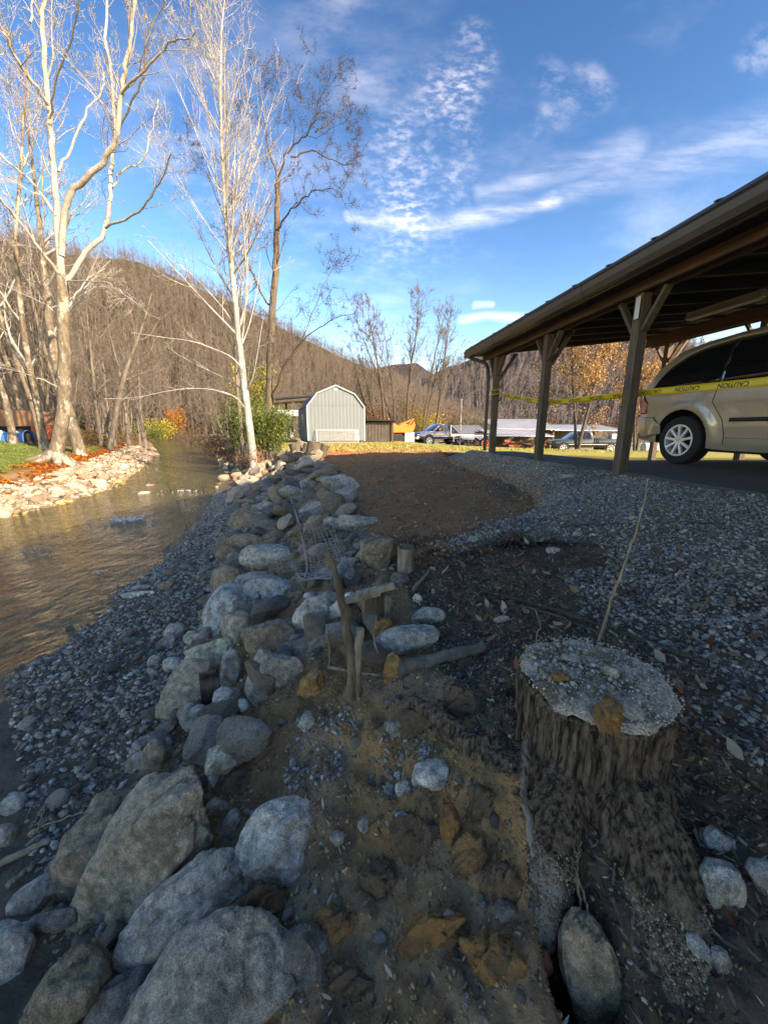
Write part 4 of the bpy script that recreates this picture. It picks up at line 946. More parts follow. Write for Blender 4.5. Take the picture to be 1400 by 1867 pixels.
# old wire panel leaning on its front
P = Vector((-2.75, 22.75, h1(-2.85, 22.75))); o = empty('lattice_panel', tuple(P), 'low grey wire lattice panel leaning against the front of the shed', 'panel', rz=R(15))
b = MB(); Wd = 2.5
for x in (-Wd / 2, Wd / 2): b.bar((x, .0, 0), (x + .0, .25, .78), .03, .03)
b.bar((-Wd / 2, 0, .03), (Wd / 2, 0, .03), .03, .03); b.bar((-Wd / 2, .25, .78), (Wd / 2, .25, .78), .03, .03); b.build('frame', M['steel_pole'], o)
b = MB()
for i in range(1, 44): x = -Wd / 2 + i * Wd / 44; b.bar((x, 0, .03), (x, .25, .78), .008, .008)
for i in range(1, 9): b.bar((-Wd / 2, .25 * i / 9, .03 + .75 * i / 9), (Wd / 2, .25 * i / 9, .03 + .75 * i / 9), .008, .008)
b.build('mesh', M['steel_pole'], o)

# dark plank lean-to to the right of the shed
P = at_y(682, 803, 25.5); o = empty('lean_to', (P.x, P.y, h1(P.x, P.y)), 'dark plank lean-to with a sloping black roof at the right of the grey shed', 'lean-to')
for i in range(12):
    b = MB(); x = -1.5 + i * .22; b.box(x, x + .195, 0, .03 + .01 * (i % 3), .02, 1.25 + .02 * ((i * 5) % 4)); b.build('plank', M['lap_wood'], o)
b = MB(); b.add([(-1.9, -.3, 1.42), (1.45, -.3, 1.38), (1.35, 2.6, 1.18), (-1.9, 2.6, 1.22), (-1.9, -.3, 1.5), (1.45, -.3, 1.46), (1.35, 2.6, 1.26), (-1.9, 2.6, 1.3)], [(3, 2, 1, 0), (4, 5, 6, 7), (0, 1, 5, 4), (1, 2, 6, 5), (2, 3, 7, 6), (3, 0, 4, 7)]); b.build('roof', M['dark_metal'], o)
for x in (-1.6, 1.25):
    for y in (-.1, 2.4): b = MB(); b.box(x - .05, x + .05, y - .05, y + .05, 0, 1.4); b.build('post', M['lap_wood'], o)
b = MB(); b.box(-1.5, 1.2, 1.2, 1.25, 0, 1.2); b.build('back_wall', M['rubber'], o)

# open equipment shelter left of the shed
P = at_y(535, 806, 36); o = empty('open_shelter', (P.x, P.y, h1(P.x, P.y)), 'open pole shelter with a flat dark roof behind the left side of the grey shed', 'shelter')
b = MB(); b.bar((-3.6, 0, 3.3), (2.4, 0, 3.75), 6, .12); b.build('roof', M['roof_metal'], o)
for x, z in ((-3.3, 3.3), (-1.2, 3.45), (.8, 3.6)):
    for y in (-2.7, 2.7): b = MB(); b.box(x - .09, x + .09, y - .09, y + .09, 0, z); b.build('post', M['lap_wood'], o)
b = MB(); b.bar((-3.6, -2.8, 3.1), (2.4, -2.8, 3.52), .12, .25); b.build('beam', M['lap_wood'], o)
b = MB(); b.bar((-3.4, -2.95, 2.35), (2.2, -2.95, 2.3), .06, .5, up=(0, 0, 1)); b.build('white_panel', M['pale_metal'], o)
# farm machine standing in it
o2 = empty('farm_implement', (P.x - .4, P.y - 1.2, h1(P.x, P.y)), 'dark farm implement with pale pipes standing under the open shelter', 'machine')
b = MB(); b.box(-.9, .9, -.4, .4, .6, 1.5); b.build('hopper', M['dark_metal'], o2, bevel=.05)
b = MB()
for i in range(6): b.bar((-1 + i * .4, -.5, .2), (-.8 + i * .35, -.45, 2.1), .06, .06)
b.bar((-1.1, -.5, 1.2), (1.2, -.5, 1.5), .07, .07); b.build('frame', M['steel_pole'], o2)
for x in (-.7, .7): wheel(o2, (x, -.35, .4), .4, .2, -1, 6, 'pale_metal', False)

# orange hopper machine on black tracks
P = at_y(728, 803.5, 29.0); o = empty('orange_loader', (P.x, P.y, h1(P.x, P.y)), 'orange hopper machine on black tracks at the far edge of the lawn', 'machine', rz=R(12))
b = MB(); b.prism([(-1.0, 1.05), (-.75, .72), (.85, .72), (1.05, 1.25), (.95, 1.55), (.7, 1.22), (.2, 1.38), (-.3, 1.2), (-.9, 1.62)], -.7, .7); b.build('hopper', M['orange_paint'], o, bevel=.03)
b = MB(); b.bar((-.8, -.72, 1.1), (-1.0, -.72, 1.75), .08, .08); b.bar((.5, -.72, 1.2), (.9, -.72, 1.75), .08, .08); b.bar((-.1, -.6, 1.3), (.75, -.6, 1.62), .1, .1); b.build('arms', M['orange_paint'], o)
for s in (-1, 1):
    b = MB(); b.prism([(-.95, .15), (-.8, 0), (.1, 0), (.25, .15), (.2, .5), (-.85, .55)], s * .62 - .17, s * .62 + .17); b.build('track', M['rubber'], o, bevel=.04)
b = MB(); b.box(-.95, .1, -.5, .5, .45, .95); b.build('engine_cover', M['dark_metal'], o, bevel=.03)
b = MB(); b.box(.25, 1.0, -.66, .5, .02, .72); bx = b.build('side_bin', M['steel_pole'], o, bevel=.02)
for i in range(4): b = MB(); b.box(.27, .98, -.69, -.66, .1 + i * .16, .16 + i * .16); b.build('rib', M['pale_metal'], bx)

# steel pole
P = at_y(838, 812, 31.5); b = MB(); b.cyl((0, 0, 0), (0, 0, 3.9), .05, 8); po = b.build('pole', M['steel_pole']); po.location = (P.x, P.y, h1(P.x, P.y)); tag(po, 'bare steel pole standing left of the first carport post, beyond the trailer', 'pole')
c = MB(); c.box(-.08, .08, -.08, .08, 3.9, 3.94); c.build('cap', M['steel_pole'], po)

# low buildings with pale metal roofs
def lowbuild(u0, u1, y, zg, eave, ridge, depth, label, roofm='zinc_roof', wallm='lap_wood', seams=24, front_open=True):
    a = at_y(u0, 800, y); c = at_y(u1, 800, y); W = c.x - a.x; o = empty('open_barn', ((a.x + c.x) / 2, y, zg), label, 'barn'); h = W / 2
    b = MB(); b.box(-h, h, depth * .7, depth, 0, eave); b.build('back_wall', M[wallm], o)
    b = MB(); b.add([(-h - .3, -.4, eave), (h + .3, -.4, eave - .05), (h + .3, depth, ridge), (-h - .3, depth, ridge), (-h - .3, -.4, eave + .07), (h + .3, -.4, eave + .02), (h + .3, depth, ridge + .07), (-h - .3, depth, ridge + .07)], [(3, 2, 1, 0), (4, 5, 6, 7), (0, 1, 5, 4), (1, 2, 6, 5), (2, 3, 7, 6), (3, 0, 4, 7)])
    rf = b.build('roof', M[roofm], o)
    for i in range(seams + 1):
        x = -h - .25 + i * (W + .5) / seams; b = MB(); b.bar((x, -.4, eave + .075 - .05 * i / seams), (x, depth, ridge + .085), .05, .04); b.build('seam', M[roofm], rf)
    npst = max(3, int(W / 2.5))
    for i in range(npst): x = -h + .1 + i * (W - .2) / (npst - 1); b = MB(); b.box(x - .08, x + .08, 0, .16, 0, eave); b.build('post', M['lap_wood'], o)
    return o
lowbuild(905, 1010, 39, -1.75, 2.15, 3.2, 5, 'long open barn with a ribbed pale metal roof seen between the first two carport posts', seams=26)
lowbuild(900, 1000, 32.5, -1.6, 1.45, 1.9, 4.5, 'low shelter with a crumpled whitish roof in front of the ribbed barn', seams=8)
lowbuild(1005, 1130, 41, -1.75, 2.0, 2.6, 5, 'grey roofed open barn behind the black pickup', seams=18)
lowbuild(838, 884, 37, -1.5, 1.55, 2.25, 4, 'small shelter with dull grey metal roof left of the first carport post', 'shed_roof', seams=8)
lowbuild(848, 882, 31.5, -1.45, 1.05, 1.3, 2.5, 'low pale canopy with a drooping roof beside the steel pole', seams=4)
def junk(u, v, y, label, seed):
    P = at_y(u, v, y); o = empty('scrap_pile', (P.x, P.y, h1(P.x, P.y)), label, 'scrap'); rng = random.Random(seed)
    for i in range(14):
        b = MB(); a = Vector((rng.uniform(-1, 1), rng.uniform(-.4, .4), rng.uniform(.1, .9))); d = Vector((rng.uniform(-.7, .7), rng.uniform(-.2, .2), rng.uniform(-.2, .3)))
        b.bar(a - d, a + d, rng.uniform(.05, .22), rng.uniform(.05, .3)); b.build('scrap_piece', M[rng.choice(['rust', 'dark_metal', 'lap_wood', 'rust'])], o)
    return o
junk(862, 818, 30.0, 'pile of rusty machine parts beside the first carport post', 3)
junk(945, 816, 31, 'dark scrap heaped under the crumpled white roof', 4)
junk(985, 818, 31, 'dark scrap stacked left of the black pickup', 5)
P = at_y(884, 806, 29.0); o = empty('tractor_wheel', (P.x, P.y, h1(P.x, P.y) + .55), 'red spoked wheel leaning by the rusty machine parts', 'wheel'); wheel(o, (0, 0, 0), .42, .2, -1, 8, 'orange_paint', False)
# white tank seen under the van's tail
P = at_y(1185, 822, 22); b = MB(); b.tube([(-.5, 0, .3), (-.42, 0, .3), (.42, 0, .3), (.5, 0, .3)], [.12, .28, .28, .12], 16); tk = b.build('tank', M['white_paint'], smooth=True); tk.location = (P.x, P.y, h1(P.x, P.y)); tag(tk, 'white tank lying on the lawn behind the van', 'tank')
c = MB(); c.box(-.3, .3, -.2, .2, 0, .06); c.build('cradle', M['dark_metal'], tk)

# things on the left bank among the trees
P = at_y(28, 783, 26); gz = h1(P.x, P.y)
o = empty('tarp_shelter', (P.x, P.y, gz), 'brown tarp-covered shelter with red end under the trees on the left bank', 'shelter', rz=R(12))
b = MB(); b.prism([(-2.6, .9), (-2.1, 1.65), (-.6, 1.95), (1.9, 1.9), (2.3, 1.0), (2.25, .9)], -1, 1.2); b.build('tarp', M['brown_tarp'], o, bevel=.04)
b = MB(); b.box(1.5, 2.25, -.95, 1.15, 0, .93); b.build('red_end', M['red_side'], o)
b = MB(); b.box(-2.5, 1.5, -.7, 1.1, 0, .9); b.build('dark_side', M['rubber'], o)
P = at_y(18, 790, 24); gz = h1(P.x, P.y); o = empty('tarp_bundle', (P.x, P.y, gz), 'bright blue and white tarp bundle lying in front of the brown tarp shelter', 'tarp')
b = MB()
nx, ny = 26, 8; V = []; F = []
for i in range(nx + 1):
    for j in range(ny + 1):
        a = math.pi * j / ny; x = -1.9 + 3.1 * i / nx; V.append((x, -math.cos(a) * .42, math.sin(a) ** .5 * (.62 + .10 * math.sin(x * 7)) if 0 < j < ny else 0))
for i in range(nx):
    for j in range(ny): F.append((i * (ny + 1) + j, i * (ny + 1) + j + 1, (i + 1) * (ny + 1) + j + 1, (i + 1) * (ny + 1) + j))
b.add(V, F); b.build('tarp', M['blue_tarp'], o, smooth=True)
b = MB(); b.box(-1.85, 1.15, -.3, .3, 0, .5); b.build('stack', M['rubber'], o)
# ------------------------------------------------------------------ trees
class Tree:
    def __init__(s, seed): s.rng = np.random.default_rng(seed); s.trunk = Tubes(); s.br = Tubes(); s.tips = []
    def limb(s, pts, r0, r1, trunk=False, n=8, wob=0.0, res=5):
        P = np.asarray([tuple(p) for p in pts], float)
        # smooth with Catmull-Rom
        if len(P) > 2:
            Q = np.vstack([2 * P[0] - P[1], P, 2 * P[-1] - P[-2]]); out = []
            for i in range(1, len(Q) - 2):
                for t in np.arange(res) / res:
                    a, b, c, d = Q[i - 1], Q[i], Q[i + 1], Q[i + 2]
                    out.append(.5 * ((2 * b) + (c - a) * t + (2 * a - 5 * b + 4 * c - d) * t * t + (3 * b - a - 3 * c + d) * t ** 3))
            out.append(P[-1]); P = np.array(out)
        if wob: P[1:-1] += s.rng.normal(0, wob, (len(P) - 2, 3))
        r = np.linspace(r0, r1, len(P)) if np.isscalar(r1) else r1
        (s.trunk if trunk else s.br).add(P, r, n); return P, np.asarray(r)
    def sprout(s, P, r, n, L, level, ang=(25, 55), up=.25, t0=.2, rmin=.005, kids=(5, 4), decay=.5, rr=.5, straight=.12, towards=None):
        rng = s.rng; m = len(P)
        for _ in range(n):
            t = t0 + (1 - t0) * rng.random() ** .8; k = t * (m - 1); i = min(int(k), m - 2); f = k - i
            p = P[i] * (1 - f) + P[i + 1] * f; d = P[i + 1] - P[i]; d = d / (np.linalg.norm(d) + 1e-9); pr = r[i] * (1 - f) + r[i + 1] * f
            a = R(rng.uniform(*ang)); ax = rng.normal(size=3); ax -= ax.dot(d) * d; ax /= np.linalg.norm(ax)
            if towards is not None: ax = ax + np.asarray(towards) * 1.2; ax -= ax.dot(d) * d; ax /= np.linalg.norm(ax)
            q = d * math.cos(a) + ax * math.sin(a); l = L * rng.uniform(.55, 1.15) * (1.15 - .55 * t); br = max(rmin, min(pr * rr, l * .0125 + .002) * rng.uniform(.7, 1.1))
            seg = 6 if level > 1 else 4; pts = [p]; dd = q.copy()
            for _s in range(seg):
                dd = dd + rng.normal(0, straight * 1.3, 3) + np.array([0, 0, up * .35]); dd /= np.linalg.norm(dd); pts.append(pts[-1] + dd * l / seg)
            pts = np.array(pts); rad = np.linspace(br, max(rmin * .55, br * .28), len(pts)); s.br.add(pts, rad, 5 if br > .03 else 3)
            if level > 1: s.sprout(pts, rad, kids[0], l * decay, level - 1, (22, 55), up, .15, rmin, kids[1:] + kids[-1:], decay, .6, straight * 1.2)
            else: s.tips.append(pts[-1]); s.tips.append(pts[len(pts) // 2])
    def finish(s, name, label, origin, tm, bm_, group=None, cat='tree'):
        o = empty(name, tuple(origin), label, cat, group); res = [o]
        for T, nm, m in ((s.trunk, 'trunk', tm), (s.br, 'branches', bm_)):
            if T.V:
                T.V = [v - np.array(origin)[None] for v in T.V]; res.append(link(nm, T.mesh(nm), M[m], o))
        return o
def leaves(name, pts, origin, parent, m, n_each, size, spread, cols, seed, droop=0):
    rng = np.random.default_rng(seed); pts = np.asarray(pts); c = np.repeat(pts, n_each, 0) + rng.normal(0, spread, (len(pts) * n_each, 3)) - np.array(origin)
    k = len(c); a = rng.normal(size=(k, 3)); a /= np.linalg.norm(a, axis=1)[:, None]; b = np.cross(a, rng.normal(size=(k, 3))); b /= np.linalg.norm(b, axis=1)[:, None]
    sz = size * rng.uniform(.5, 1.3, k)[:, None]
    V = np.stack([c - a * sz, c + b * sz * .45, c + a * sz, c - b * sz * .45], 1).reshape(-1, 3); F = np.arange(k * 4).reshape(-1, 4)
    me = np_mesh(name, V, F); C = np.array(cols)[rng.integers(0, len(cols), k)] * rng.uniform(.6, 1.3, k)[:, None]; set_col(me, 'tint', np.repeat(C, 4, 0))
    return link(name, me, M[m], parent)
def pl(y, *uv, dy=None):
    return [at_y(u, v, y + (dy[i] if dy else 0)) for i, (u, v) in enumerate(uv)]
def px2m(w, y): return w * y * .52 / FPX / 2

# the big sycamore on the left bank
def sycamore():
    y = 15.0; t = Tree(11); g = at_y(100, 838, y); gz = h1(g.x, g.y)
    base = [at_y(96, 850, y), at_y(103, 820, y), at_y(112, 780, y), at_y(118, 700, y), at_y(116, 600, y), at_y(113, 500, y)]
    P, r = t.limb(base, 0, np.interp(np.linspace(0, 1, 26), [0, .06, .2, .5, 1], [.50, .32, .25, .21, .18]), True, 20, .012)
    for a in range(7):                     # root flare
        an = a * .9; e = Vector((math.cos(an) * 1.1, math.sin(an) * 1.0, 0)); q = at_y(101, 826, y) + Vector((0, 0, .05)); w = q + e; w.z = h1(w.x, w.y) - .08; mid = q + e * .45; mid.z = (q.z * .35 + w.z * .65) + .02
        t.limb([q, mid, w], .24, .06, True, 8)
    def L(dys, w0, w1, *uv, kids=8, Lk=2.0, lev=4, up=.25, k2=(4, 4, 3), n=8):
        pts = [at_y(u, v, y + d) for (u, v), d in zip(uv, np.interp(np.linspace(0, 1, len(uv)), [0, .5, 1], dys))]
        r0, r1 = px2m(w0, y), px2m(w1, y); P, r = t.limb(pts, r0, r1, False, 9 if w0 > 9 else 6, .02)
        t.sprout(P, r, kids, Lk, lev, up=up, kids=k2)
    L((0, .2, .5), 21, 8, (113, 510), (106, 430), (100, 330), (92, 230), (82, 120), (78, 40), (88, -70), kids=16, Lk=2.6)
    L((0, -.8, -1.5), 18, 7, (112, 465), (122, 370), (150, 330), (195, 285), (215, 240), (222, 160), (230, 110), (240, 40), (250, -50), kids=16, Lk=2.4)
    L((0, .8, 1.6), 15, 6, (118, 520), (150, 468), (190, 420), (200, 370), (203, 300), (208, 240), (204, 150), (192, 50), (200, -40), kids=14, Lk=2.2)
    L((0, 1.5, 3), 11, 5, (104, 395), (60, 335), (0, 280), (-80, 200), kids=8)
    L((0, -1, -2), 10, 5, (88, 190), (60, 150), (30, 105), (0, 45), (-40, -40), kids=8)
    L((0, -1.2, -2.5), 10, 5, (113, 505), (80, 465), (40, 410), (0, 362), (-70, 290), kids=8)
    L((-.5, -1.5, -2.5), 7, 3, (192, 415), (250, 385), (290, 335), (312, 280), kids=8, Lk=1.6)
    L((.8, 1.2, 1.6), 7, 3, (205, 342), (225, 310), (260, 292), (275, 240), (288, 180), kids=7, Lk=1.5)
    L((.2, 1, 1.5), 8, 4, (107, 312), (130, 265), (160, 200), (185, 165), (188, 130), kids=7, Lk=1.5)
    L((-1, -1.6, -2.2), 7, 3, (220, 170), (265, 125), (310, 80), (355, 60), kids=8, Lk=1.6)
    L((0, -1, -2), 6, 3, (214, 245), (235, 195), (262, 140), (270, 60), (300, 0), kids=7, Lk=1.5)
    L((0, -1, -2), 6, 3, (90, 215), (105, 140), (130, 70), (150, -20), kids=7, Lk=1.5)
    L((0, .8, 1.2), 6, 3, (55, 40), (62, -10), (90, -60), kids=3, Lk=1.2)
    L((0, -1.5, -3), 5, 2, (122, 512), (150, 512), (193, 514), (231, 540), (262, 560), kids=7, Lk=1.2, up=0)
    L((0, -1, -3), 5, 2, (106, 706), (64, 688), (30, 676), (-20, 668), kids=5, Lk=1.2, up=0)
    L((0, .5, 1), 5, 2, (125, 560), (150, 520), (172, 500), (190, 490), kids=6, Lk=1.3)
    L((0, 1, 3), 6, 2, (116, 590), (90, 560), (50, 540), (-10, 510), kids=6, Lk=1.5)
    t.finish('sycamore_tree', 'big mottled sycamore standing at the edge of the grass on the left bank', (g.x, g.y, gz), 'sycamore_bark', 'sycamore_limb')
sycamore()

# slim white tree by the creek, middle of the view
def white_tree():
    y = 13.8; t = Tree(21); g = at_y(462, 852, y); gz = h1(g.x, g.y)
    uv = [(464, 862), (461, 830), (455, 780), (447, 715), (438, 640), (430, 560), (420, 470), (411, 380), (405, 280), (402, 180), (404, 60), (410, -10)]
    P, r = t.limb([at_y(u, v, y) for u, v in uv], 0, np.interp(np.linspace(0, 1, 56), [0, .05, .3, .6, 1], [.20, .145, .115, .07, .012]), True, 14, .004)
    t.sprout(P[18:], r[18:], 64, 3.9, 3, ang=(26, 50), up=.34, t0=0, kids=(7, 5), straight=.07, rr=.42)
    def L(w0, *uv, d=-2, kids=6, Lk=1.0):
        pts = [at_y(u, v, y + d * i / (len(uv) - 1)) for i, (u, v) in enumerate(uv)]; P, r = t.limb(pts, px2m(w0, y), .006, False, 6)
        t.sprout(P, r, kids, Lk, 2, up=.2, kids=(3, 3))
    L(5, (451, 750), (430, 725), (400, 713), (360, 708), (310, 712), (250, 724), (190, 727), d=-1.5)
    L(5, (443, 672), (420, 650), (390, 636), (350, 622), (300, 615), (240, 606), d=-2)
    L(5, (446, 714), (420, 695), (380, 675), (340, 655), (300, 630), d=2)
    L(6, (428, 545), (400, 500), (370, 440), (340, 380), (325, 330), d=2, kids=10, Lk=1.4)
    L(6, (425, 500), (455, 455), (480, 400), (500, 350), d=-1.5, kids=9, Lk=1.3)
    L(6, (432, 600), (405, 560), (360, 510), (315, 470), (280, 430), d=1, kids=9, Lk=1.3)
    L(6, (448, 715), (460, 690), (470, 640), (478, 590), (490, 540), d=-1, kids=7, Lk=1.1)
    L(5, (436, 640), (455, 590), (470, 520), (475, 460), d=1.5, kids=7, Lk=1.1)
    t.finish('white_barked_tree', 'slim white-barked tree standing among rocks at the creek edge', (g.x, g.y, gz), 'white_bark', 'white_bark')
white_tree()
def seeds(t, o, origin, n, seed, m='tinted', cols=((.05, .036, .026), (.08, .052, .035)), size=.02, spread=.08):
    lv = leaves('seed_clusters', t.tips, origin, o, m, n, size, spread, cols, seed); return lv
def dark_tree():
    y = 18.5; t = Tree(31); g = at_y(490, 790, y); gz = h1(g.x, g.y)
    P, r = t.limb([at_y(u, v, y) for u, v in [(488, 822), (490, 760), (492, 700), (493, 640), (497, 560), (503, 480), (505, 400), (507, 325)]], 0, np.interp(np.linspace(0, 1, 36), [0, .1, 1], [.27, .19, .11]), True, 14, .01)
    t.sprout(P[12:], r[12:], 10, 2.2, 3, kids=(5, 4), up=.15)
    def L(w0, w1, *uv, d=-2, kids=10, Lk=1.8, lev=3):
        pts = [at_y(u, v, y + d * i / (len(uv) - 1)) for i, (u, v) in enumerate(uv)]; P, r = t.limb(pts, px2m(w0 * .7, y), px2m(w1 * .22, y), False, 7, .03); Lk *= 1.25; kids = int(kids * 1.3); lev = 4
        t.sprout(P, r, kids, Lk, lev, ang=(30, 65), up=.12, kids=(5, 4, 3), straight=.18, rr=.5, rmin=.0055)
    L(9, 4, (507, 330), (525, 275), (555, 245), (575, 215), (590, 165), (605, 130), d=-1, kids=14)
    L(8, 4, (506, 325), (490, 270), (480, 200), (470, 160), (480, 130), d=1.5, kids=12)
    L(8, 3, (504, 425), (520, 395), (550, 365), (580, 345), (615, 350), (640, 395), d=-2, kids=10, Lk=1.3)
    L(7, 3, (530, 285), (570, 275), (605, 292), (640, 300), (660, 290), d=1, kids=10, Lk=1.3)
    L(7, 3, (575, 240), (610, 215), (635, 190), (640, 215), d=2, kids=8, Lk=1.2)
    L(9, 4, (497, 565), (470, 520), (440, 450), (400, 370), (370, 300), (345, 260), d=2, kids=14, Lk=1.6)
    L(7, 3, (470, 520), (450, 470), (455, 400), (430, 320), (425, 230), d=-1, kids=12, Lk=1.6)
    L(10, 4, (494, 745), (505, 700), (525, 655), (560, 612), (610, 580), (650, 568), d=-2, kids=14, Lk=1.6)
    L(6, 3, (520, 665), (545, 630), (575, 560), (600, 500), (625, 470), d=1, kids=10, Lk=1.4)
    o = t.finish('locust_tree', 'tall dark spreading tree with seed clusters behind the white-barked tree', (g.x, g.y, gz), 'brown_bark', 'dark_bark'); seeds(t, o, (g.x, g.y, gz), 1, 3)
dark_tree()

# other trees with their own shape
def wild(seed, h, r, bark_, brn, name, label, cat='tree', group=None, at=(0, 0), lean=(0, 0), spread=.32, nb=18, lev=3, kids=(5, 3), fork=1, leaf=None, up=.3, first=.3, rmin=.009, decay=.5):
    t = Tree(seed); rng = t.rng; x, y = at; z = h1(x, y) - .1
    for f in range(fork):
        an = rng.uniform(0, 6.28); l = np.array([lean[0] + (math.cos(an) * .16 if fork > 1 else 0), lean[1] + (math.sin(an) * .16 if fork > 1 else 0), 1.0])
        pts = [np.array([x + (.2 * math.cos(an) if fork > 1 else 0), y, z])]
        for k in range(7): l = l + np.array([rng.normal(0, .05), rng.normal(0, .05), 0]); pts.append(pts[-1] + l / np.linalg.norm(l) * h / 7)
        rr = r / (fork ** .4); P, ra = t.limb(pts, 0, np.interp(np.linspace(0, 1, 36), [0, .04, .5, 1], [rr * 1.4, rr, rr * .62, rr * .1]), True, 10, rr * .03)
        t.sprout(P, ra, nb // fork, h * spread, lev, ang=(22, 52), up=up, t0=first, kids=kids, rmin=rmin, decay=decay)
    o = t.finish(name, label, (x, y, z), bark_, brn, group, cat)
    return o, t
def copy_tree(o):
    c = o.copy(); col.objects.link(c)
    for ch in o.children: d = ch.copy(); col.objects.link(d); d.parent = c
    return c
def putpx(u, v, y):
    P = at_y(u, v, y); return (P.x, P.y)
S = [((75, 790), 20, .20, 17, 'tall pale forked tree just left of and behind the big sycamore', 2, (.0, 0)),
     ((143, 800), 19, .25, 15, 'thick pale trunk close behind the right side of the big sycamore', 1, (-.03, 0)),
     ((18, 775), 22, .18, 16, 'pale tree rising behind the tarp shelter at the left edge', 1, (-.12, 0)),
     ((48, 780), 28, .2, 16, 'bare tree behind the red end of the tarp shelter', 1, (-.02, 0)),
     ((183, 795), 27, .16, 10, 'slender bare tree third from the sycamore along the left bank', 1, (.0, 0)),
     ((195, 800), 25, .20, 11, 'leaning bare tree with twisted limbs on the left bank', 1, (.22, 0)),
     ((232, 792), 31, .16, 10, 'straight thin tree by the pale stones on the left bank', 1, (.0, 0)),
     ((212, 800), 29, .17, 10, 'thin leaning tree beside the pale stones of the left bank', 2, (.08, 0)),
     ((433, 800), 18, .12, 9.5, 'thin grey twin tree left behind the white-barked tree', 2, (-.03, 0))]
for i, ((u, v), y, r, h, lab, fk, ln) in enumerate(S):
    wild(100 + i, h, r, 'sycamore_bark' if i in (0, 1, 2, 3) else 'grey_bark', 'sycamore_limb' if i in (0, 1, 2) else 'grey_bark', 'bare_tree', lab, at=putpx(u, v, y), lean=ln, fork=fk, nb=26, kids=(7, 5), first=.22)
# the wood on the left bank, along the creek and behind the field, from a few grown trees
protos = []
for i in range(7):
    o, t = wild(200 + i, 11, .15, 'grey_bark', 'twig', 'bare_tree', 'x', at=(-30 - i * .01, 40), lean=(random.Random(i).uniform(-.1, .1), 0), nb=24, kids=(6, 3), fork=1 + (i % 3 == 2), first=.12, rmin=.012, spread=.30); protos.append(o)
rng = random.Random(5); used = set()
def wood(n, urange, yrange, hrange, label, group, vbase=None, bias=0):
    for i in range(n):
        k = rng.randrange(7); u = rng.uniform(*urange); y = rng.uniform(*yrange)
        r = wray(u, 790); x = r.x / r.y * y
        kk, zz = kpos(x, y)
        if 2.9 < kk[0] < 7.6: continue
        o = protos[k] if k not in used else copy_tree(protos[k]); used.add(k)
        s = rng.uniform(*hrange) / 11; o.location = (x, y, h1(x, y) - .15); o.scale = (s * rng.uniform(.85, 1.1), s, s); o.rotation_euler = (0, 0, rng.uniform(0, 6.28)); o['label'] = ('tall ' if s > (hrange[0] + hrange[1]) / 22 else 'low ') + label.replace('tall ', '').replace('small ', '') + (', on its left' if u < urange[0] + (urange[1] - urange[0]) / 3 else ', in its middle' if u < urange[0] + (urange[1] - urange[0]) * 2 / 3 else ', on its right'); o['group'] = group
wood(44, (-60, 300), (32, 75), (7, 13), 'bare tree in the dense wood lining the left bank', 'bare trees of the wood on the left bank')
wood(16, (-100, 140), (24, 40), (11, 16), 'tall bare tree behind the lawn of the left bank', 'tall trees behind the left lawn')
wood(34, (290, 560), (42, 95), (6, 12), 'bare tree closing off the creek where it bends away', 'bare trees where the creek disappears')
wood(16, (350, 470), (20, 40), (2.5, 6), 'small bare tree in the brush on the right bank of the creek', 'small trees in the right bank brush')
wood(34, (560, 720), (48, 90), (6, 10), 'bare tree in the row behind the grey shed', 'bare trees behind the shed')
for i, (u, y, h, ln, lab) in enumerate([(703, 42, 13, -.03, 'dark bare tree at the left of the tall group beyond the lawn'), (722, 44, 13.5, .02, 'tall dark bare tree above the orange machine'),
                                       (742, 43, 15, .03, 'tallest bare tree of the group beyond the lawn'), (768, 45, 14.5, .08, 'wide bare tree above the left of the blue pickup'), (790, 46, 14, .14, 'leaning bare tree right of the group beyond the lawn'), (690, 47, 11, -.1, 'lower bare tree left of the group beyond the lawn')]):
    wild(300 + i, h, .17, 'dark_bark', 'twig', 'bare_tree', lab, at=putpx(u, 790, y), lean=(ln, 0), nb=34, kids=(7, 5), first=.3, fork=1 + i % 2, spread=.27, rmin=.014)
for i, (u, y, h) in enumerate([(850, 60, 9), (885, 66, 10), (925, 64, 9), (660, 60, 9)]):
    wild(320 + i, h, .12, 'twig', 'twig', 'bare_tree', ['small bare tree behind the flat trailer', 'bare tree seen left of the first carport post', 'bare tree seen just right of the first carport post', 'bare tree right behind the grey shed'][i], at=putpx(u, 790, y), nb=20, kids=(6, 3), rmin=.016, first=.15)
# tan-leaved tree seen through the carport
x, y = putpx(1052, 800, 24); o, t = wild(400, 7.4, .15, 'dark_bark', 'dark_bark', 'oak_tree', 'tree holding dry tan leaves seen between the carport posts', at=(x, y), nb=34, kids=(7, 5), fork=3, spread=.42, first=.12, up=.1)
leaves('foliage', t.tips, tuple(o.location), o, 'leaf', 3, .075, .22, [(.42, .23, .09), (.50, .30, .13), (.34, .17, .06), (.55, .36, .17)], 9)
x, y = putpx(1165, 800, 26); o, t = wild(401, 7.5, .12, 'dark_bark', 'dark_bark', 'oak_tree', 'tan-leaved tree half hidden behind the nearest carport post', at=(x, y), nb=26, kids=(7, 5), fork=2, spread=.42, first=.2, up=.1)
leaves('foliage', t.tips, tuple(o.location), o, 'leaf', 2, .075, .22, [(.42, .23, .09), (.50, .30, .13), (.34, .17, .06)], 10)

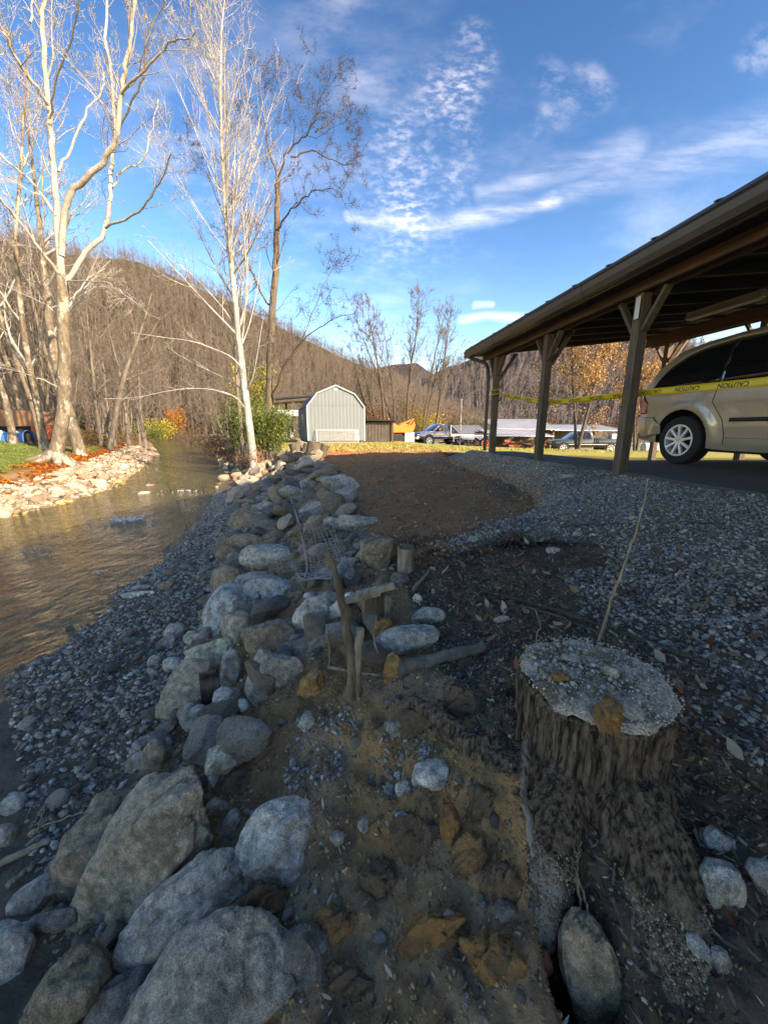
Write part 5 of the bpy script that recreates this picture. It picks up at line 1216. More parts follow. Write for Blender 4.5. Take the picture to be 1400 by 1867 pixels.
# shrubs: stems and many small leaves
def shrub(u, v, y, w, h, label, cols, seed, n=900, nstem=26, leaf_size=.05, dens=1, name='shrub', stemm='grey_bark', group=None):
    t = Tree(seed); rng = t.rng; P0 = at_y(u, v, y); x0, y0 = P0.x, P0.y; z0 = h1(x0, y0) - .05
    for i in range(nstem):
        an = rng.uniform(0, 6.28); rr = rng.uniform(0, .35) * w; b = np.array([x0 + math.cos(an) * rr * .4, y0 + math.sin(an) * rr * .4, z0])
        d = np.array([math.cos(an) * w * .55 * rng.uniform(.2, 1), math.sin(an) * w * .55 * rng.uniform(.2, 1), h * rng.uniform(.6, 1.05)])
        pts = [b, b + d * np.array([.35, .35, .5]), b + d]; P, r = t.limb(pts, .014, .004, True, 4, .02); t.sprout(P, r, 5, h * .28, 1, up=.4, kids=(2,), rmin=.003); t.tips += [P[-1], P[len(P) // 2], P[len(P) * 3 // 4]]
    o = t.finish(name, label, (x0, y0, z0), stemm, stemm, group, 'shrub')
    if n: leaves('foliage', t.tips, (x0, y0, z0), o, 'leaf', max(1, n // len(t.tips)), leaf_size, .09 * w, cols, seed + 1)
    return o
G1 = [(.07, .13, .02), (.11, .16, .03), (.20, .22, .045), (.05, .09, .02)]; YE = [(.42, .30, .03), (.30, .24, .04), (.48, .38, .05)]; OR = [(.42, .17, .03), (.35, .12, .03)]; BR = [(.20, .10, .045), (.14, .075, .04)]; EV = [(.035, .065, .02), (.06, .09, .025), (.09, .12, .03)]
shrub(487, 845, 15.2, 1.9, 2.1, 'dense yellow-green shrub right beside the white-barked tree', G1, 1, 6000, 60, .055)
shrub(505, 835, 16.5, 1.4, 1.5, 'lower green shrub in front of the shed corner', G1, 2, 3000, 40, .05)
shrub(440, 800, 19, 1.6, 3.0, 'green vine-covered shrub behind the thin twin tree', G1, 3, 4200, 40, .06)
shrub(468, 790, 24, 2.2, 4.4, 'yellow-green leafy bush seen just right of the white trunk', [(.24, .24, .05), (.16, .19, .04), (.32, .27, .05)], 4, 3600, 40, .09)
shrub(295, 800, 60, 4.5, 3.2, 'golden bush where the creek bends out of sight', YE, 5, 3000, 40, .14)
shrub(322, 785, 66, 3, 5, 'small orange-leaved tree beyond the golden bush', OR, 6, 1600, 30, .15)
shrub(275, 795, 52, 4, 2.4, 'olive undergrowth at the left of the golden bush', G1, 7, 2000, 30, .12)
shrub(345, 800, 40, 3.2, 2.4, 'brown brush tangle overhanging the right edge of the creek', BR, 8, 1500, 50, .07)
shrub(390, 815, 27, 2.6, 1.7, 'brown bramble tangle on the right bank upstream', BR, 9, 1600, 60, .06)
shrub(415, 830, 20, 2.0, 1.2, 'low brown brambles on the bank behind the white tree', BR, 10, 1200, 60, .05)
shrub(468, 858, 13.9, .55, .85, 'clump of orange-brown dry stalks at the foot of the white-barked tree', [(.34, .17, .06)], 11, 150, 46, .04, stemm='pale_wood')
shrub(450, 835, 15, 1.4, .8, 'bramble patch left behind the white trunk', BR, 12, 800, 50, .045)
for i, (u, y, w, h, c, lab) in enumerate([(585, 45, 5, 4.5, EV, 'dark evergreen bush left behind the shed roof'), (640, 50, 6, 6.5, EV, 'rounded evergreen behind the peak of the shed'), (668, 46, 4, 3.2, BR, 'russet brush right of the shed roof'),
        (780, 48, 4, 3.6, YE, 'yellowing bush left of the blue pickup'), (762, 50, 5, 5.5, [(.22, .17, .05), (.25, .13, .05)], 'olive and rust thicket behind the orange machine'), (815, 55, 6, 5, BR, 'reddish thicket behind the blue pickup'),
        (850, 52, 4, 3, EV, 'dark green bush behind the trailer'), (700, 50, 6, 4.5, BR, 'brown thicket behind the lean-to'), (945, 55, 6, 3.2, G1, 'green bush above the ribbed barn roof'), (900, 60, 5, 3, BR, 'rust bush left of the first carport post'),
        (985, 58, 6, 3.5, BR, 'brown bush behind the ribbed barn'), (1130, 50, 7, 3.5, BR, 'brown brush beyond the black pickup'), (1190, 45, 7, 4.5, BR, 'pale brown brush seen behind the tail of the van')]):
    shrub(u, 795, y, w, h, lab, c, 40 + i, 2200, 40, .11)
for i, (u, y) in enumerate([(165, 27), (220, 38), (250, 44), (120, 23), (60, 30), (10, 27)]):
    shrub(u, 795, y, 2.2, 1.1, ['russet undergrowth at the feet of the left bank trees', 'russet undergrowth farther up the left bank', 'brown undergrowth near the far pale stones', 'low brown weeds behind the big sycamore', 'brown undergrowth behind the red end of the shelter', 'brown undergrowth at the left edge behind the tarps'][i], [(.28, .11, .035), (.20, .13, .05), (.13, .13, .04)], 60 + i, 1000, 30, .07)
# bare sapling growing from the gravel bar
t = Tree(77); P0, _ = hit(352, 985)
for a in range(7):
    d = Vector((random.Random(a).uniform(-.5, .4), random.Random(a + 9).uniform(-.3, .3), 1.0)) * (.75 + .12 * a % .3)
    P, r = t.limb([P0, P0 + d * .5, P0 + d + Vector((0, 0, .1))], .010, .003, True, 4, .01); t.sprout(P, r, 6, .4, 1, kids=(2,), rmin=.003)
t.finish('willow_sapling', 'small leafless sapling fan at the water edge of the gravel bar', tuple(P0), 'pale_wood', 'pale_wood', cat='sapling')
# ------------------------------------------------------------------ stones
def vnoise3(p, s=0):
    return (vnoise(p[:, 0] + p[:, 2] * .71, p[:, 1] + p[:, 2] * 1.37, s) + vnoise(p[:, 1] - p[:, 0] * .53, p[:, 2] + p[:, 0] * .9, s + 5)) / 2 - .5
def ico(sub):
    bm = bmesh.new(); bmesh.ops.create_icosphere(bm, subdivisions=sub, radius=1); bm.verts.ensure_lookup_table()
    V = np.array([tuple(v.co) for v in bm.verts]); F = np.array([[v.index for v in f.verts] for f in bm.faces]); bm.free(); return V, F
ICO = {k: ico(k) for k in (1, 2, 3, 4, 5, 6)}
def rock_v(sub, dims, seed, ang=.3, rough=1.0):
    V, F = ICO[sub]; V = V.copy(); rng = np.random.default_rng(seed)
    n = np.sign(V) * np.abs(V) ** .82; V = n / (np.abs(n) ** 2.6).sum(1)[:, None] ** (1 / 2.6)
    for _ in range(int(4 + ang * 12)):
        d = rng.normal(size=3); d /= np.linalg.norm(d); lim = rng.uniform(.62 + .22 * (1 - ang), .95); e = np.maximum(0, V @ d - lim); V -= d[None] * (e * (.82 + .18 * ang))[:, None]
    o = rng.uniform(0, 50, 3)
    nrm = V / np.linalg.norm(V, axis=1)[:, None]
    disp = vnoise3(V * 1.3 + o, 1) * .34 + vnoise3(V * 3.1 + o, 2) * .13 * rough
    if sub >= 3: disp = disp + vnoise3(V * 7.5 + o, 3) * .06 * rough
    if sub >= 4: disp = disp + vnoise3(V * 17 + o, 4) * .030 * rough + vnoise3(V * 39 + o, 6) * .014 * rough
    if sub >= 4: disp = disp - np.clip(.06 - np.abs(vnoise3(V * 2.2 + o + 9, 8)), 0, .06) * .5 * rough     # a few cracks
    V = V + nrm * disp[:, None]
    return V * np.array(dims)[None], F
COL = {'g': (.47, .40, .315), 'b': (.44, .415, .36), 't': (.50, .39, .27), 'd': (.20, .175, .15), 'o': (.46, .23, .075), 'n': (.36, .255, .16), 'w': (.66, .58, .47), 'y': (.66, .55, .37)}
CN = {'g': 'grey', 'b': 'bluish', 't': 'tan', 'd': 'dark', 'o': 'rusty', 'n': 'brown', 'w': 'whitish', 'y': 'cream'}
CW = Matrix(((1, 0, 0), (0, math.sin(PITCH), math.cos(PITCH)), (0, math.cos(PITCH), -math.sin(PITCH))))   # columns: right, up (image), towards the scene
right = Vector((1, 0, 0)); upv = Vector((0, math.sin(PITCH), math.cos(PITCH))); fwd = Vector((0, math.cos(PITCH), -math.sin(PITCH)))
def frame(rot):
    a = R(rot); x = right * math.cos(a) + upv * math.sin(a); y = -right * math.sin(a) + upv * math.cos(a); z = x.cross(y)
    return Matrix((x, y, z)).transposed()
rid = [0]
def big_rock(u, v, w, h, rot, c, label, ang=.35, sub=None, cat='rock', name='boulder', lift=.2, thick=.8, mat_=None, rough=1.0, jit=.08):
    rid[0] += 1; P, d = hit(u, v); W = w * d / FPX / 2; Hh = h * d / FPX / 2; T = min(W, Hh) * thick
    if sub is None: sub = 5 if max(w, h) > 90 else (4 if max(w, h) > 34 else 3)
    V, F = rock_v(sub, (W * 1.12, Hh * 1.12, T * 1.1), 1000 + rid[0], min(1, ang + .25), rough * 1.35)
    me = np_mesh(name, V, F, True); o = link(name, me, mat_ or M['rock']); rng = random.Random(rid[0])
    m = frame(rot).to_4x4(); m.translation = P - wray(u, v).normalized() * T * lift; o.matrix_world = m
    k = COL[c]; j = rng.uniform(.88, 1.12); o.color = (k[0] * j, k[1] * j, k[2] * j, 1); tag(o, label, cat); return o
B = big_rock
# lower left pile, close to the camera
B(238, 1612, 175, 410, -30, 't', 'longest boulder, tan and brown, leaning diagonally at lower left', .45, 6)
B(325, 1695, 150, 270, -42, 'g', 'long grey-brown boulder lying against the right of the longest tan boulder', .35, 6)
B(350, 1835, 330, 200, 30, 'g', 'large pale grey boulder with a muddy top at the bottom edge', .4, 6)
B(515, 1545, 140, 128, -12, 'w', 'pale blue-grey heart-shaped stone set in the brown soil', .6, 6)
B(150, 1582, 108, 175, -35, 'n', 'smooth brown-grey boulder left of the longest tan boulder', .2, 5)
B(205, 1482, 68, 74, 20, 'n', 'rounded brown-grey stone above the smooth brown-grey boulder', .2, 5)
B(66, 1640, 88, 56, 35, 'b', 'mottled blue-grey stone against the foot of the smooth brown-grey boulder', .3, 5)
B(249, 1450, 44, 48, 0, 'n', 'small tan-brown stone behind the rounded brown-grey stone', .3)
B(92, 1680, 84, 36, 15, 'd', 'flat dark stone wedged under the mottled blue-grey stone', .4)
B(15, 1738, 78, 84, 0, 'b', 'dark bluish round stone at the left edge near the bottom', .3, 5)
B(45, 1702, 34, 30, 0, 'b', 'small dark bluish stone beside the round stone at the left edge', .3)
B(122, 1835, 110, 170, -25, 'n', 'brown mud-caked boulder in the bottom left corner pile', .3, 5)
B(215, 1835, 110, 92, 25, 'd', 'purplish grey stone between the bottom left boulders', .4, 5)
B(366, 1716, 56, 42, 32, 'b', 'small greenish grey stone resting between the two grey boulders', .3, 5, lift=1.2)
B(400, 1828, 46, 74, -10, 'd', 'oval dark stone lying on top of the large pale grey boulder', .2, 5, lift=2.2)
B(553, 1770, 92, 128, 8, 'd', 'dark slate stone with ochre mud on its face near the bottom edge', .4, 5)
B(397, 1473, 38, 28, 5, 'g', 'small flat grey stone above the muddy hollow', .3)
B(418, 1510, 26, 62, -25, 'g', 'small finger-shaped grey stone standing in the mud', .2)
B(404, 1388, 70, 58, 30, 'y', 'cream and tan stone topping the mud slope', .4, 5)
B(394, 1420, 42, 40, 40, 'b', 'small blue-grey block beside the cream and tan stone', .6)
B(370, 1436, 26, 22, 0, 'b', 'little bluish stone under the cream and tan stone', .3)
B(25, 1470, 40, 50, -40, 'b', 'pale bluish pebble at the left edge, low on the gravel bar', .3)
B(8, 1530, 36, 40, 0, 'g', 'grey cobble at the left edge above the pale sticks', .3)
# lumps of clay
for i, (u, v, w, h, rot, c, lab) in enumerate([(860, 1572, 78, 66, 10, 'o', 'angular ochre clay lump left of the stump root'), (822, 1518, 44, 112, 6, 'o', 'tall ochre clay slab standing in the eroded bank'), (916, 1622, 62, 96, 0, 'n', 'rough brown-ochre clay lump beside the dark hollow'),
        (762, 1532, 82, 92, 20, 'n', 'wide brown clay lump left of the tall ochre slab'), (436, 1432, 82, 74, 20, 'n', 'reddish brown clay lump right of the blue-grey block'), (505, 1702, 52, 44, 0, 'o', 'small orange clay lump above the dark slate stone'),
        (618, 1692, 92, 62, 10, 'o', 'crumbly orange clay lump in the middle of the bottom slope'), (362, 1392, 44, 64, 0, 'n', 'upright brown clay lump left of the cream and tan stone'), (362, 1482, 56, 44, 0, 'n', 'brown clay lump stuck on the longest boulder'),
        (478, 1652, 96, 66, 10, 'n', 'dark brown clay ridge under the heart-shaped stone'), (700, 1610, 80, 70, 0, 'n', 'low brown clay hump in the middle of the eroded slope'), (330, 1540, 90, 100, 0, 'n', 'dark mud mass filling the hollow right of the longest boulder'),
        (640, 1800, 110, 70, 0, 'n', 'grey-brown clay shelf at the bottom edge'), (790, 1700, 120, 80, 10, 'o', 'broad tan clay shelf left of the dark hollow'), (900, 1760, 110, 110, 0, 'o', 'tan clay face dropping into the dark hollow'),
        (880, 1480, 60, 70, 0, 'n', 'brown earth lump below the buried root'), (850, 1290, 100, 60, -20, 'n', 'reddish earth lump left of the stump'), (760, 1330, 80, 60, 0, 'n', 'crumbly earth lump in the upper slope')]):
    B(u, v, w, h, rot, c, lab, .9, 5, 'clay', 'clay_lump', mat_=M['ochre_clay'] if c == 'o' else M['brown_clay'], rough=3.0, lift=-.4, thick=.7)
# around the stump
B(1088, 1800, 88, 205, 14, 'n', 'long smooth grey stone propped under the big stump root', .15, 6, lift=.9)
B(1315, 1614, 62, 66, 0, 'w', 'round pale stone lying in leaf litter right of the stump root', .1, 5)
B(1308, 1532, 48, 40, -20, 'b', 'blue-grey stone above the round pale stone', .4, 5)
B(1392, 1600, 44, 52, 20, 'b', 'bluish stone at the right edge level with the round pale stone', .3)
B(1278, 1742, 34, 74, 35, 'b', 'narrow blue-grey stone in the litter at lower right', .3)
B(1316, 1756, 32, 42, 10, 'g', 'small grey stone beside the narrow blue-grey stone', .3)
B(790, 1421, 64, 56, -15, 'w', 'speckled whitish stone in the middle of the slope', .4, 5)
B(716, 1332, 32, 34, 0, 'g', 'small grey stone high in the middle of the slope', .3)
B(736, 1438, 28, 20, 20, 'w', 'small white stone left of the speckled stone', .2)
B(712, 1441, 24, 18, 0, 'w', 'smallest white stone left of the speckled stone', .2)
B(922, 1664, 42, 34, 0, 'd', 'dark pebble at the lip of the hollow', .3)
B(730, 1492, 26, 22, 30, 'b', 'bluish pebble in the middle of the slope', .4); B(665, 1504, 22, 22, 40, 'b', 'small square bluish pebble right of the heart-shaped stone', .7)
B(560, 1316, 34, 32, -20, 'w', 'pale squarish stone on the gravelly top of the slope', .6)
B(612, 1528, 28, 24, 0, 'g', 'grey pebble right of the heart-shaped stone', .3)
# the wall of boulders, near to far
WALL = [(503, 1236, 82, 104, -15, 'g', 'large angular grey block below the slate slab', .7), (568, 1180, 100, 46, 12, 'd', 'dark slate slab tilted beside the broken stakes', .6), (492, 1172, 98, 74, 10, 'n', 'brown-grey boulder above the large angular block', .4),
 (437, 1160, 54, 78, 30, 't', 'tan boulder standing between the pale blue boulders', .4), (393, 1200, 98, 66, 8, 'y', 'smooth cream boulder at the foot of the wall', .25), (423, 1122, 84, 96, -30, 'b', 'big smooth pale blue boulder in the wall', .15),
 (488, 1086, 92, 58, 0, 'b', 'pale blue-white rounded boulder below the wire basket', .15), (476, 1116, 92, 46, -12, 'd', 'slate-coloured boulder under the pale blue-white one', .4), (368, 1168, 52, 46, 20, 'g', 'grey-tan boulder at the wall foot left of the pale blue one', .25),
 (403, 1115, 42, 72, -20, 'n', 'brown rounded boulder left of the big pale blue one', .2), (476, 1066, 92, 40, 5, 'g', 'flat grey boulder topping the pale blue-white one', .3), (426, 1087, 38, 20, 5, 'w', 'small white-topped stone in the middle of the wall', .3),
 (421, 1062, 74, 62, 15, 'n', 'brown-grey rough boulder above the small white-topped stone', .4), (494, 1019, 104, 56, -4, 'g', 'big mottled boulder beside the wire basket', .45), (418, 1006, 46, 46, 0, 'n', 'round brown boulder at the left of the mottled one', .25),
 (456, 990, 62, 32, 0, 'n', 'flat brown stone above the big mottled boulder', .4), (437, 978, 32, 26, 0, 'g', 'small grey stone left of the flat brown stone', .4), (490, 960, 58, 24, -5, 'd', 'dark flat stone stacked near the top of the wall', .5),
 (450, 950, 62, 40, 10, 'n', 'brown boulder in the upper wall', .4), (493, 928, 46, 24, -5, 'g', 'grey slab in the upper wall', .5), (492, 911, 44, 16, 0, 'd', 'thin dark slab above the grey one in the upper wall', .5), (455, 925, 36, 22, 10, 'n', 'small brown stone in the upper wall', .4),
 (572, 1128, 58, 70, -30, 'w', 'white and brown boulder just below the wire basket', .3), (594, 1098, 48, 36, 0, 'g', 'grey boulder tucked right of the white and brown one', .3), (564, 1088, 18, 15, 0, 'w', 'small round white pebble under the front of the basket', .1),
 (548, 1152, 52, 30, 0, 'g', 'low grey stone left of the slate slab', .4), (568, 1252, 58, 52, 10, 'o', 'square orange-brown block in the hollow under the slate slab', .85), (632, 1108, 46, 66, -35, 'w', 'pale slab leaning on the split stump', .5),
 (746, 1168, 104, 52, 12, 'b', 'blue-grey boulder with ochre underside in the dark litter', .4), (781, 1124, 56, 32, 8, 'b', 'smaller blue-grey boulder behind the one with the ochre underside', .3), (704, 1154, 42, 58, 20, 'o', 'rusty rough stone left of the blue-grey boulder', .9),
 (718, 1222, 38, 60, 0, 'o', 'upright rusty stone at the end of the lying log', .8), (684, 1020, 84, 82, -18, 'n', 'large brown stone flecked white on the pad edge', .75), (646, 958, 80, 38, -4, 'g', 'flat grey slab on the pad edge', .55), (604, 955, 28, 24, 0, 'g', 'small grey stone left of the flat slab', .4),
 (576, 934, 52, 36, 8, 'g', 'smooth pale grey stone above the wire basket', .2), (580, 960, 48, 36, 0, 'n', 'brown rounded stone under the smooth pale grey one', .4), (620, 888, 68, 44, -20, 'g', 'long light grey ledge stone farthest along the pad edge', .7), (630, 922, 36, 28, 0, 'n', 'brown stone at the near end of the light grey ledge', .7),
 (572, 877, 52, 26, 15, 'g', 'grey slab beside the long ledge stone', .7), (543, 908, 56, 26, 0, 'n', 'flat brown slab in the upper wall behind the basket', .6), (561, 1018, 24, 26, 0, 'n', 'brown block sitting in the wire mesh', .7), (597, 1046, 28, 16, -20, 'w', 'whitish flat stone under the wire mesh', .4),
 (346, 1271, 88, 112, -15, 't', 'large tan boulder at the wall foot with a black cloth scrap', .3), (358, 1312, 60, 46, 0, 'g', 'grey boulder at the base of the large tan one', .3), (421, 1228, 42, 74, -10, 'g', 'narrow grey boulder right of the black cloth scrap', .35),
 (419, 1284, 48, 60, 20, 'b', 'blue-grey boulder right of the large tan one', .3), (421, 1330, 54, 42, 0, 'n', 'brown mud-streaked stone in the lower wall', .3), (462, 1328, 40, 24, 10, 'w', 'pale flat stone on the lower wall', .3), (257, 1364, 46, 32, 32, 'g', 'grey cobble at the left foot of the wall', .3),
 (252, 1394, 34, 52, -45, 'g', 'longer grey cobble just below the first at the wall foot', .2), (284, 1390, 44, 72, -10, 'n', 'muddy boulder half sunk at the wall foot', .3), (439, 1287, 26, 20, 0, 'w', 'small white pebble lying on the blue-grey boulder', .3), (730, 1060, 40, 30, 0, 'd', 'dark earth-covered stone behind the split stump', .5),
 (762, 1095, 16, 24, 20, 'w', 'small white stone near the two blue-grey boulders', .2), (318, 1152, 32, 26, 0, 'b', 'round blue cobble on the bar by the wall foot', .15), (300, 1178, 48, 24, 32, 'g', 'long grey cobble on the bar', .15), (284, 1211, 24, 30, 0, 'g', 'egg-shaped grey cobble on the bar', .1),
 (316, 1213, 34, 26, 0, 'b', 'egg-shaped blue-grey cobble on the bar', .1), (250, 1086, 60, 15, 3, 'w', 'long flat whitish stone at the water edge', .3), (260, 1073, 38, 13, 3, 'b', 'flat blue stone behind the long whitish one at the water edge', .3), (303, 1070, 30, 22, 20, 'n', 'brown stone at the water edge', .3),
 (462, 863, 30, 17, 8, 'y', 'sunlit cream stone at the foot of the white-barked tree', .6), (487, 875, 16, 12, 0, 'y', 'small sunlit stone right of the cream one under the white tree', .6), (440, 894, 36, 15, 5, 'y', 'sunlit flat stone left below the white tree', .5), (434, 869, 24, 16, 5, 'w', 'white stone left of the white tree base', .6),
 (448, 881, 38, 15, 0, 'g', 'grey slab under the white tree', .5), (508, 850, 30, 12, 10, 'y', 'sunlit slab left of the black pipe', .6), (1037, 870, 30, 12, 0, 'g', 'weathered stone on the far gravel edge', .4), (1008, 1005, 22, 14, 0, 'g', 'grey pebble on the dark mulch near the pad', .3), (1053, 975, 20, 12, 10, 'w', 'white pebble where gravel meets mulch', .3),
 (913, 1130, 30, 12, 10, 'g', 'pale flat pebble in the mulch left of the thin weed', .3), (863, 985, 18, 14, 0, 'w', 'whitish stone at the top of the mulch slope', .4)]
for u, v, w, h, rot, c, lab, ang in WALL: B(u, v, w, h, rot, c, lab, ang, cat='rock', name='boulder' if v < 1340 and u < 800 else 'stone', lift=.35)

# shared small stones
CM = [np_mesh('cobble', *rock_v(2 if i < 14 else 3, (1, .74, .52), 50 + i, .2), smooth=True) for i in range(24)]
AM = [np_mesh('wall_stone', *rock_v(4, (1, .78, .55), 150 + i, .9, 1.5), smooth=True) for i in range(16)]
for m in CM + AM: m.materials.append(M['rock'])
def scatter(n, kr, yr, size, name, label, group, cols, seed, meshes=CM, sink=.25, cat='stone', ybias=1.0, tilt=.4, cond=None):
    rng = random.Random(seed); made = 0; tries = 0
    while made < n and tries < n * 30:
        tries += 1; y = yr[0] + (yr[1] - yr[0]) * rng.random() ** ybias; k = rng.uniform(*kr); kx, _ = knots(y); i = int(k); x = float(kx[0, i] * (1 - k + i) + kx[0, i + 1] * (k - i))
        if cond and not cond(x, y): continue
        if abs(x) > 1.12 * y + .1: continue
        s = rng.uniform(*size) * (.6 + .8 * rng.random() ** 2); z = h1(x, y); o = bpy.data.objects.new(name, rng.choice(meshes)); col.objects.link(o)
        o.location = (x, y, z + s * .5 * (1 - sink * 2)); o.scale = (s * rng.uniform(.85, 1.35), s * rng.uniform(.8, 1.1), s * rng.uniform(.75, 1.1)); o.rotation_euler = (rng.gauss(0, tilt), rng.gauss(0, tilt), rng.uniform(0, 6.28))
        cq = rng.choice(cols); c = COL[cq]; j = rng.uniform(.75, 1.2); sz = 'larger ' if s > size[0] * .45 + size[1] * .55 else 'smaller '; o.color = (c[0] * j, c[1] * j, c[2] * j, 1); tag(o, sz + CN[cq] + ' ' + label, cat, group); made += 1
slope = lambda y: 1
scatter(100, (7.0, 9.5), (1.45, 4.2), (.05, .12), 'wall_stone', 'stone packed between the large boulders of the near wall', 'stones packed in the near wall', 'gbtnnd', 1, AM, .1)
scatter(100, (7.0, 9.6), (4.2, 8), (.09, .20), 'wall_stone', 'stone packed in the middle stretch of the boulder wall', 'stones packed in the middle of the wall', 'gtnnd', 2, AM, .1)
scatter(70, (7.0, 9.6), (8, 14.5), (.14, .30), 'wall_stone', 'stone in the farthest stretch of the boulder wall', 'stones packed in the far wall', 'gntd', 3, AM, .1)
scatter(26, (7.0, 8.0), (.5, 1.5), (.03, .07), 'slope_stone', 'stone caught between the lower left boulders', 'stones among the lower left boulders', 'gbdn', 4, AM, .1)
scatter(290, (6.1, 7.1), (.75, 7.5), (.022, .05), 'cobble', 'cobble lying on the shaded gravel bar', 'cobbles on the gravel bar', 'gbbwdn', 5, CM, .12, ybias=1.3)
scatter(120, (7.4, 10.6), (.55, 2.4), (.010, .024), 'pebble', 'pebble in the brown soil of the eroded slope', 'pebbles in the eroded slope', 'gbbwd', 6, CM, .1)
scatter(210, (2.5, 3.02), (7, 34), (.09, .24), 'bank_stone', 'sunlit stone strewn along the left bank', 'pale stones along the left bank', 'tgyn', 7, AM, .15, ybias=1.2, tilt=.2)
scatter(60, (5.7, 7.0), (12, 34), (.10, .24), 'bank_stone', 'stone along the right water edge upstream', 'stones on the right water edge upstream', 'ytn', 8, CM, .2, tilt=.2)
scatter(16, (3.1, 5.8), (7, 30), (.12, .25), 'creek_stone', 'stone breaking the surface of the creek', 'stones in the creek', 'gnt', 9, CM, .0)

# countless small stones: one joined mesh per ground
def grit(name, label, n, kr, yr, size, cols, seed, sub=0, flat=.6, ybias=1.0, cat='gravel', cond=None, mat_='rock_stuff', lift=.3, m1=1):
    rng = np.random.default_rng(seed); y = yr[0] + (yr[1] - yr[0]) * rng.random(n) ** ybias; k = rng.uniform(kr[0], kr[1], n); kx, _ = knots(y); i = k.astype(int); a = np.arange(n)
    x = kx[a, i] * (1 - k + i) + kx[a, i + 1] * (k - i); ok = np.abs(x) < 1.1 * y + .15
    if cond is not None: ok &= cond(x, y)
    x = x[ok]; y = y[ok]; n = len(x); z = H(x, y)
    if sub == 0:
        BV = np.array([(1, 0, 0), (-1, 0, 0), (0, 1, 0), (0, -1, 0), (0, 0, 1), (0, 0, -1), ], float); BF = np.array([(0, 2, 4), (2, 1, 4), (1, 3, 4), (3, 0, 4), (2, 0, 5), (1, 2, 5), (3, 1, 5), (0, 3, 5)])
        BV, BF = ICO[1]
        if n > 12000:
            g = (1 + 5 ** .5) / 2; BV = np.array([(-1, g, 0), (1, g, 0), (-1, -g, 0), (1, -g, 0), (0, -1, g), (0, 1, g), (0, -1, -g), (0, 1, -g), (g, 0, -1), (g, 0, 1), (-g, 0, -1), (-g, 0, 1)]) / 1.9
            BF = np.array([(0, 11, 5), (0, 5, 1), (0, 1, 7), (0, 7, 10), (0, 10, 11), (1, 5, 9), (5, 11, 4), (11, 10, 2), (10, 7, 6), (7, 1, 8), (3, 9, 4), (3, 4, 2), (3, 2, 6), (3, 6, 8), (3, 8, 9), (4, 9, 5), (2, 4, 11), (6, 2, 10), (8, 6, 7), (9, 8, 1)])
    else: BV, BF = ICO[sub]
    nb = len(BV); s = rng.uniform(size[0], size[1], n) * (.6 + .9 * rng.random(n) ** 2)
    V = BV[None] * (1 + rng.uniform(-.22, .22, (n, nb, 1))) * np.stack([rng.uniform(.9, 1.5, n), rng.uniform(.65, 1.0, n), rng.uniform(.45, .8, n) * flat / .6], 1)[:, None] * s[:, None, None]
    th = rng.uniform(0, 6.28, n); c, sn = np.cos(th)[:, None], np.sin(th)[:, None]; tx = rng.normal(0, .35, n)[:, None]
    X = V[..., 0] * c - V[..., 1] * sn; Y = V[..., 0] * sn + V[..., 1] * c; Z = V[..., 2] + X * tx
    V = np.stack([X + x[:, None], Y + y[:, None], Z + z[:, None] + (s * lift)[:, None]], -1).reshape(-1, 3)
    F = (np.arange(n)[:, None, None] * nb + BF[None]).reshape(-1, 3); me = np_mesh(name, V, F, True)
    C = np.array([COL[q] if isinstance(q, str) else q for q in cols])[rng.integers(0, len(cols), n)] * rng.uniform(.65, 1.3, n)[:, None]; C = np.repeat(C, nb, 0); A = np.repeat(rng.random(n), nb)
    set_col(me, 'tint', np.c_[C, A]); return tag(link(name, me, M[mat_]), label, cat, kind='stuff')
grit('bar_pebbles', 'small pebbles covering the shaded gravel bar', 26000, (5.9, 7.25), (.55, 11), (.007, .019), 'gbbdndwn', 1, ybias=1.5, cat='pebbles')
grit('bar_grit', 'fine grit between the pebbles of the bar', 26000, (5.95, 7.6), (.5, 5), (.003, .008), 'gbddn', 2, ybias=1.5, cat='grit')
gc = lambda x, y: ((x > .95 + .25 * np.sin(y * 3) + fbm(x * 2, y * 2, 3, 8) * 1.2) | (y > 3.0)) & (x * .9914 + y * .131 < 3.52) & (y > .9)
GR = ['g', 'g', 'b', (.34, .31, .29), (.25, .23, .21), 'd', (.44, .40, .36)]
grit('driveway_gravel', 'crushed grey gravel piled along the edge of the asphalt slab', 40000, (11.0, 13.35), (.9, 9.6), (.004, .0135), GR, 3, cond=gc, ybias=1.25)
grit('driveway_gravel', 'grey gravel spread between the mulch and the asphalt slab', 36000, (11.2, 13.3), (1.2, 4.5), (.003, .012), GR, 4, cond=gc)
eg = lambda x, y: (fbm(x * 2, y * 2, 4, 33) > -.05)
grit('driveway_gravel', 'loose gravel spilling raggedly onto the dirt pad', 5200, (10.72, 11.4), (2.9, 11), (.005, .014), GR, 15, cond=eg)
grit('pad_clods', 'small clods and stones on the dirt pad', 9000, (9.9, 11.3), (2.9, 14), (.004, .022), [(.40, .18, .075), (.34, .15, .06), (.28, .14, .07), (.44, .22, .10)], 5, mat_='tinted', cat='clods')
fs = lambda x, y: (fbm(x * 3, y * 3, 3, 12) > -.02) & ~((y < 1.2) & (x > -.12) & (fbm(x * 5, y * 5, 2, 3) < .08))
grit('slope_pebbles', 'small pebbles scattered over the eroded slope', 5500, (7.3, 10.6), (.45, 2.6), (.003, .009), 'gbbwdn', 6, cond=fs, cat='pebbles')
grit('slope_crumbs', 'crumbs of brown earth covering the eroded slope', 30000, (7.2, 11.2), (.4, 2.8), (.002, .0065), [(.36, .22, .12), (.26, .16, .095), (.44, .24, .10), (.18, .12, .08)], 7, mat_='tinted', cat='soil', lift=.1)
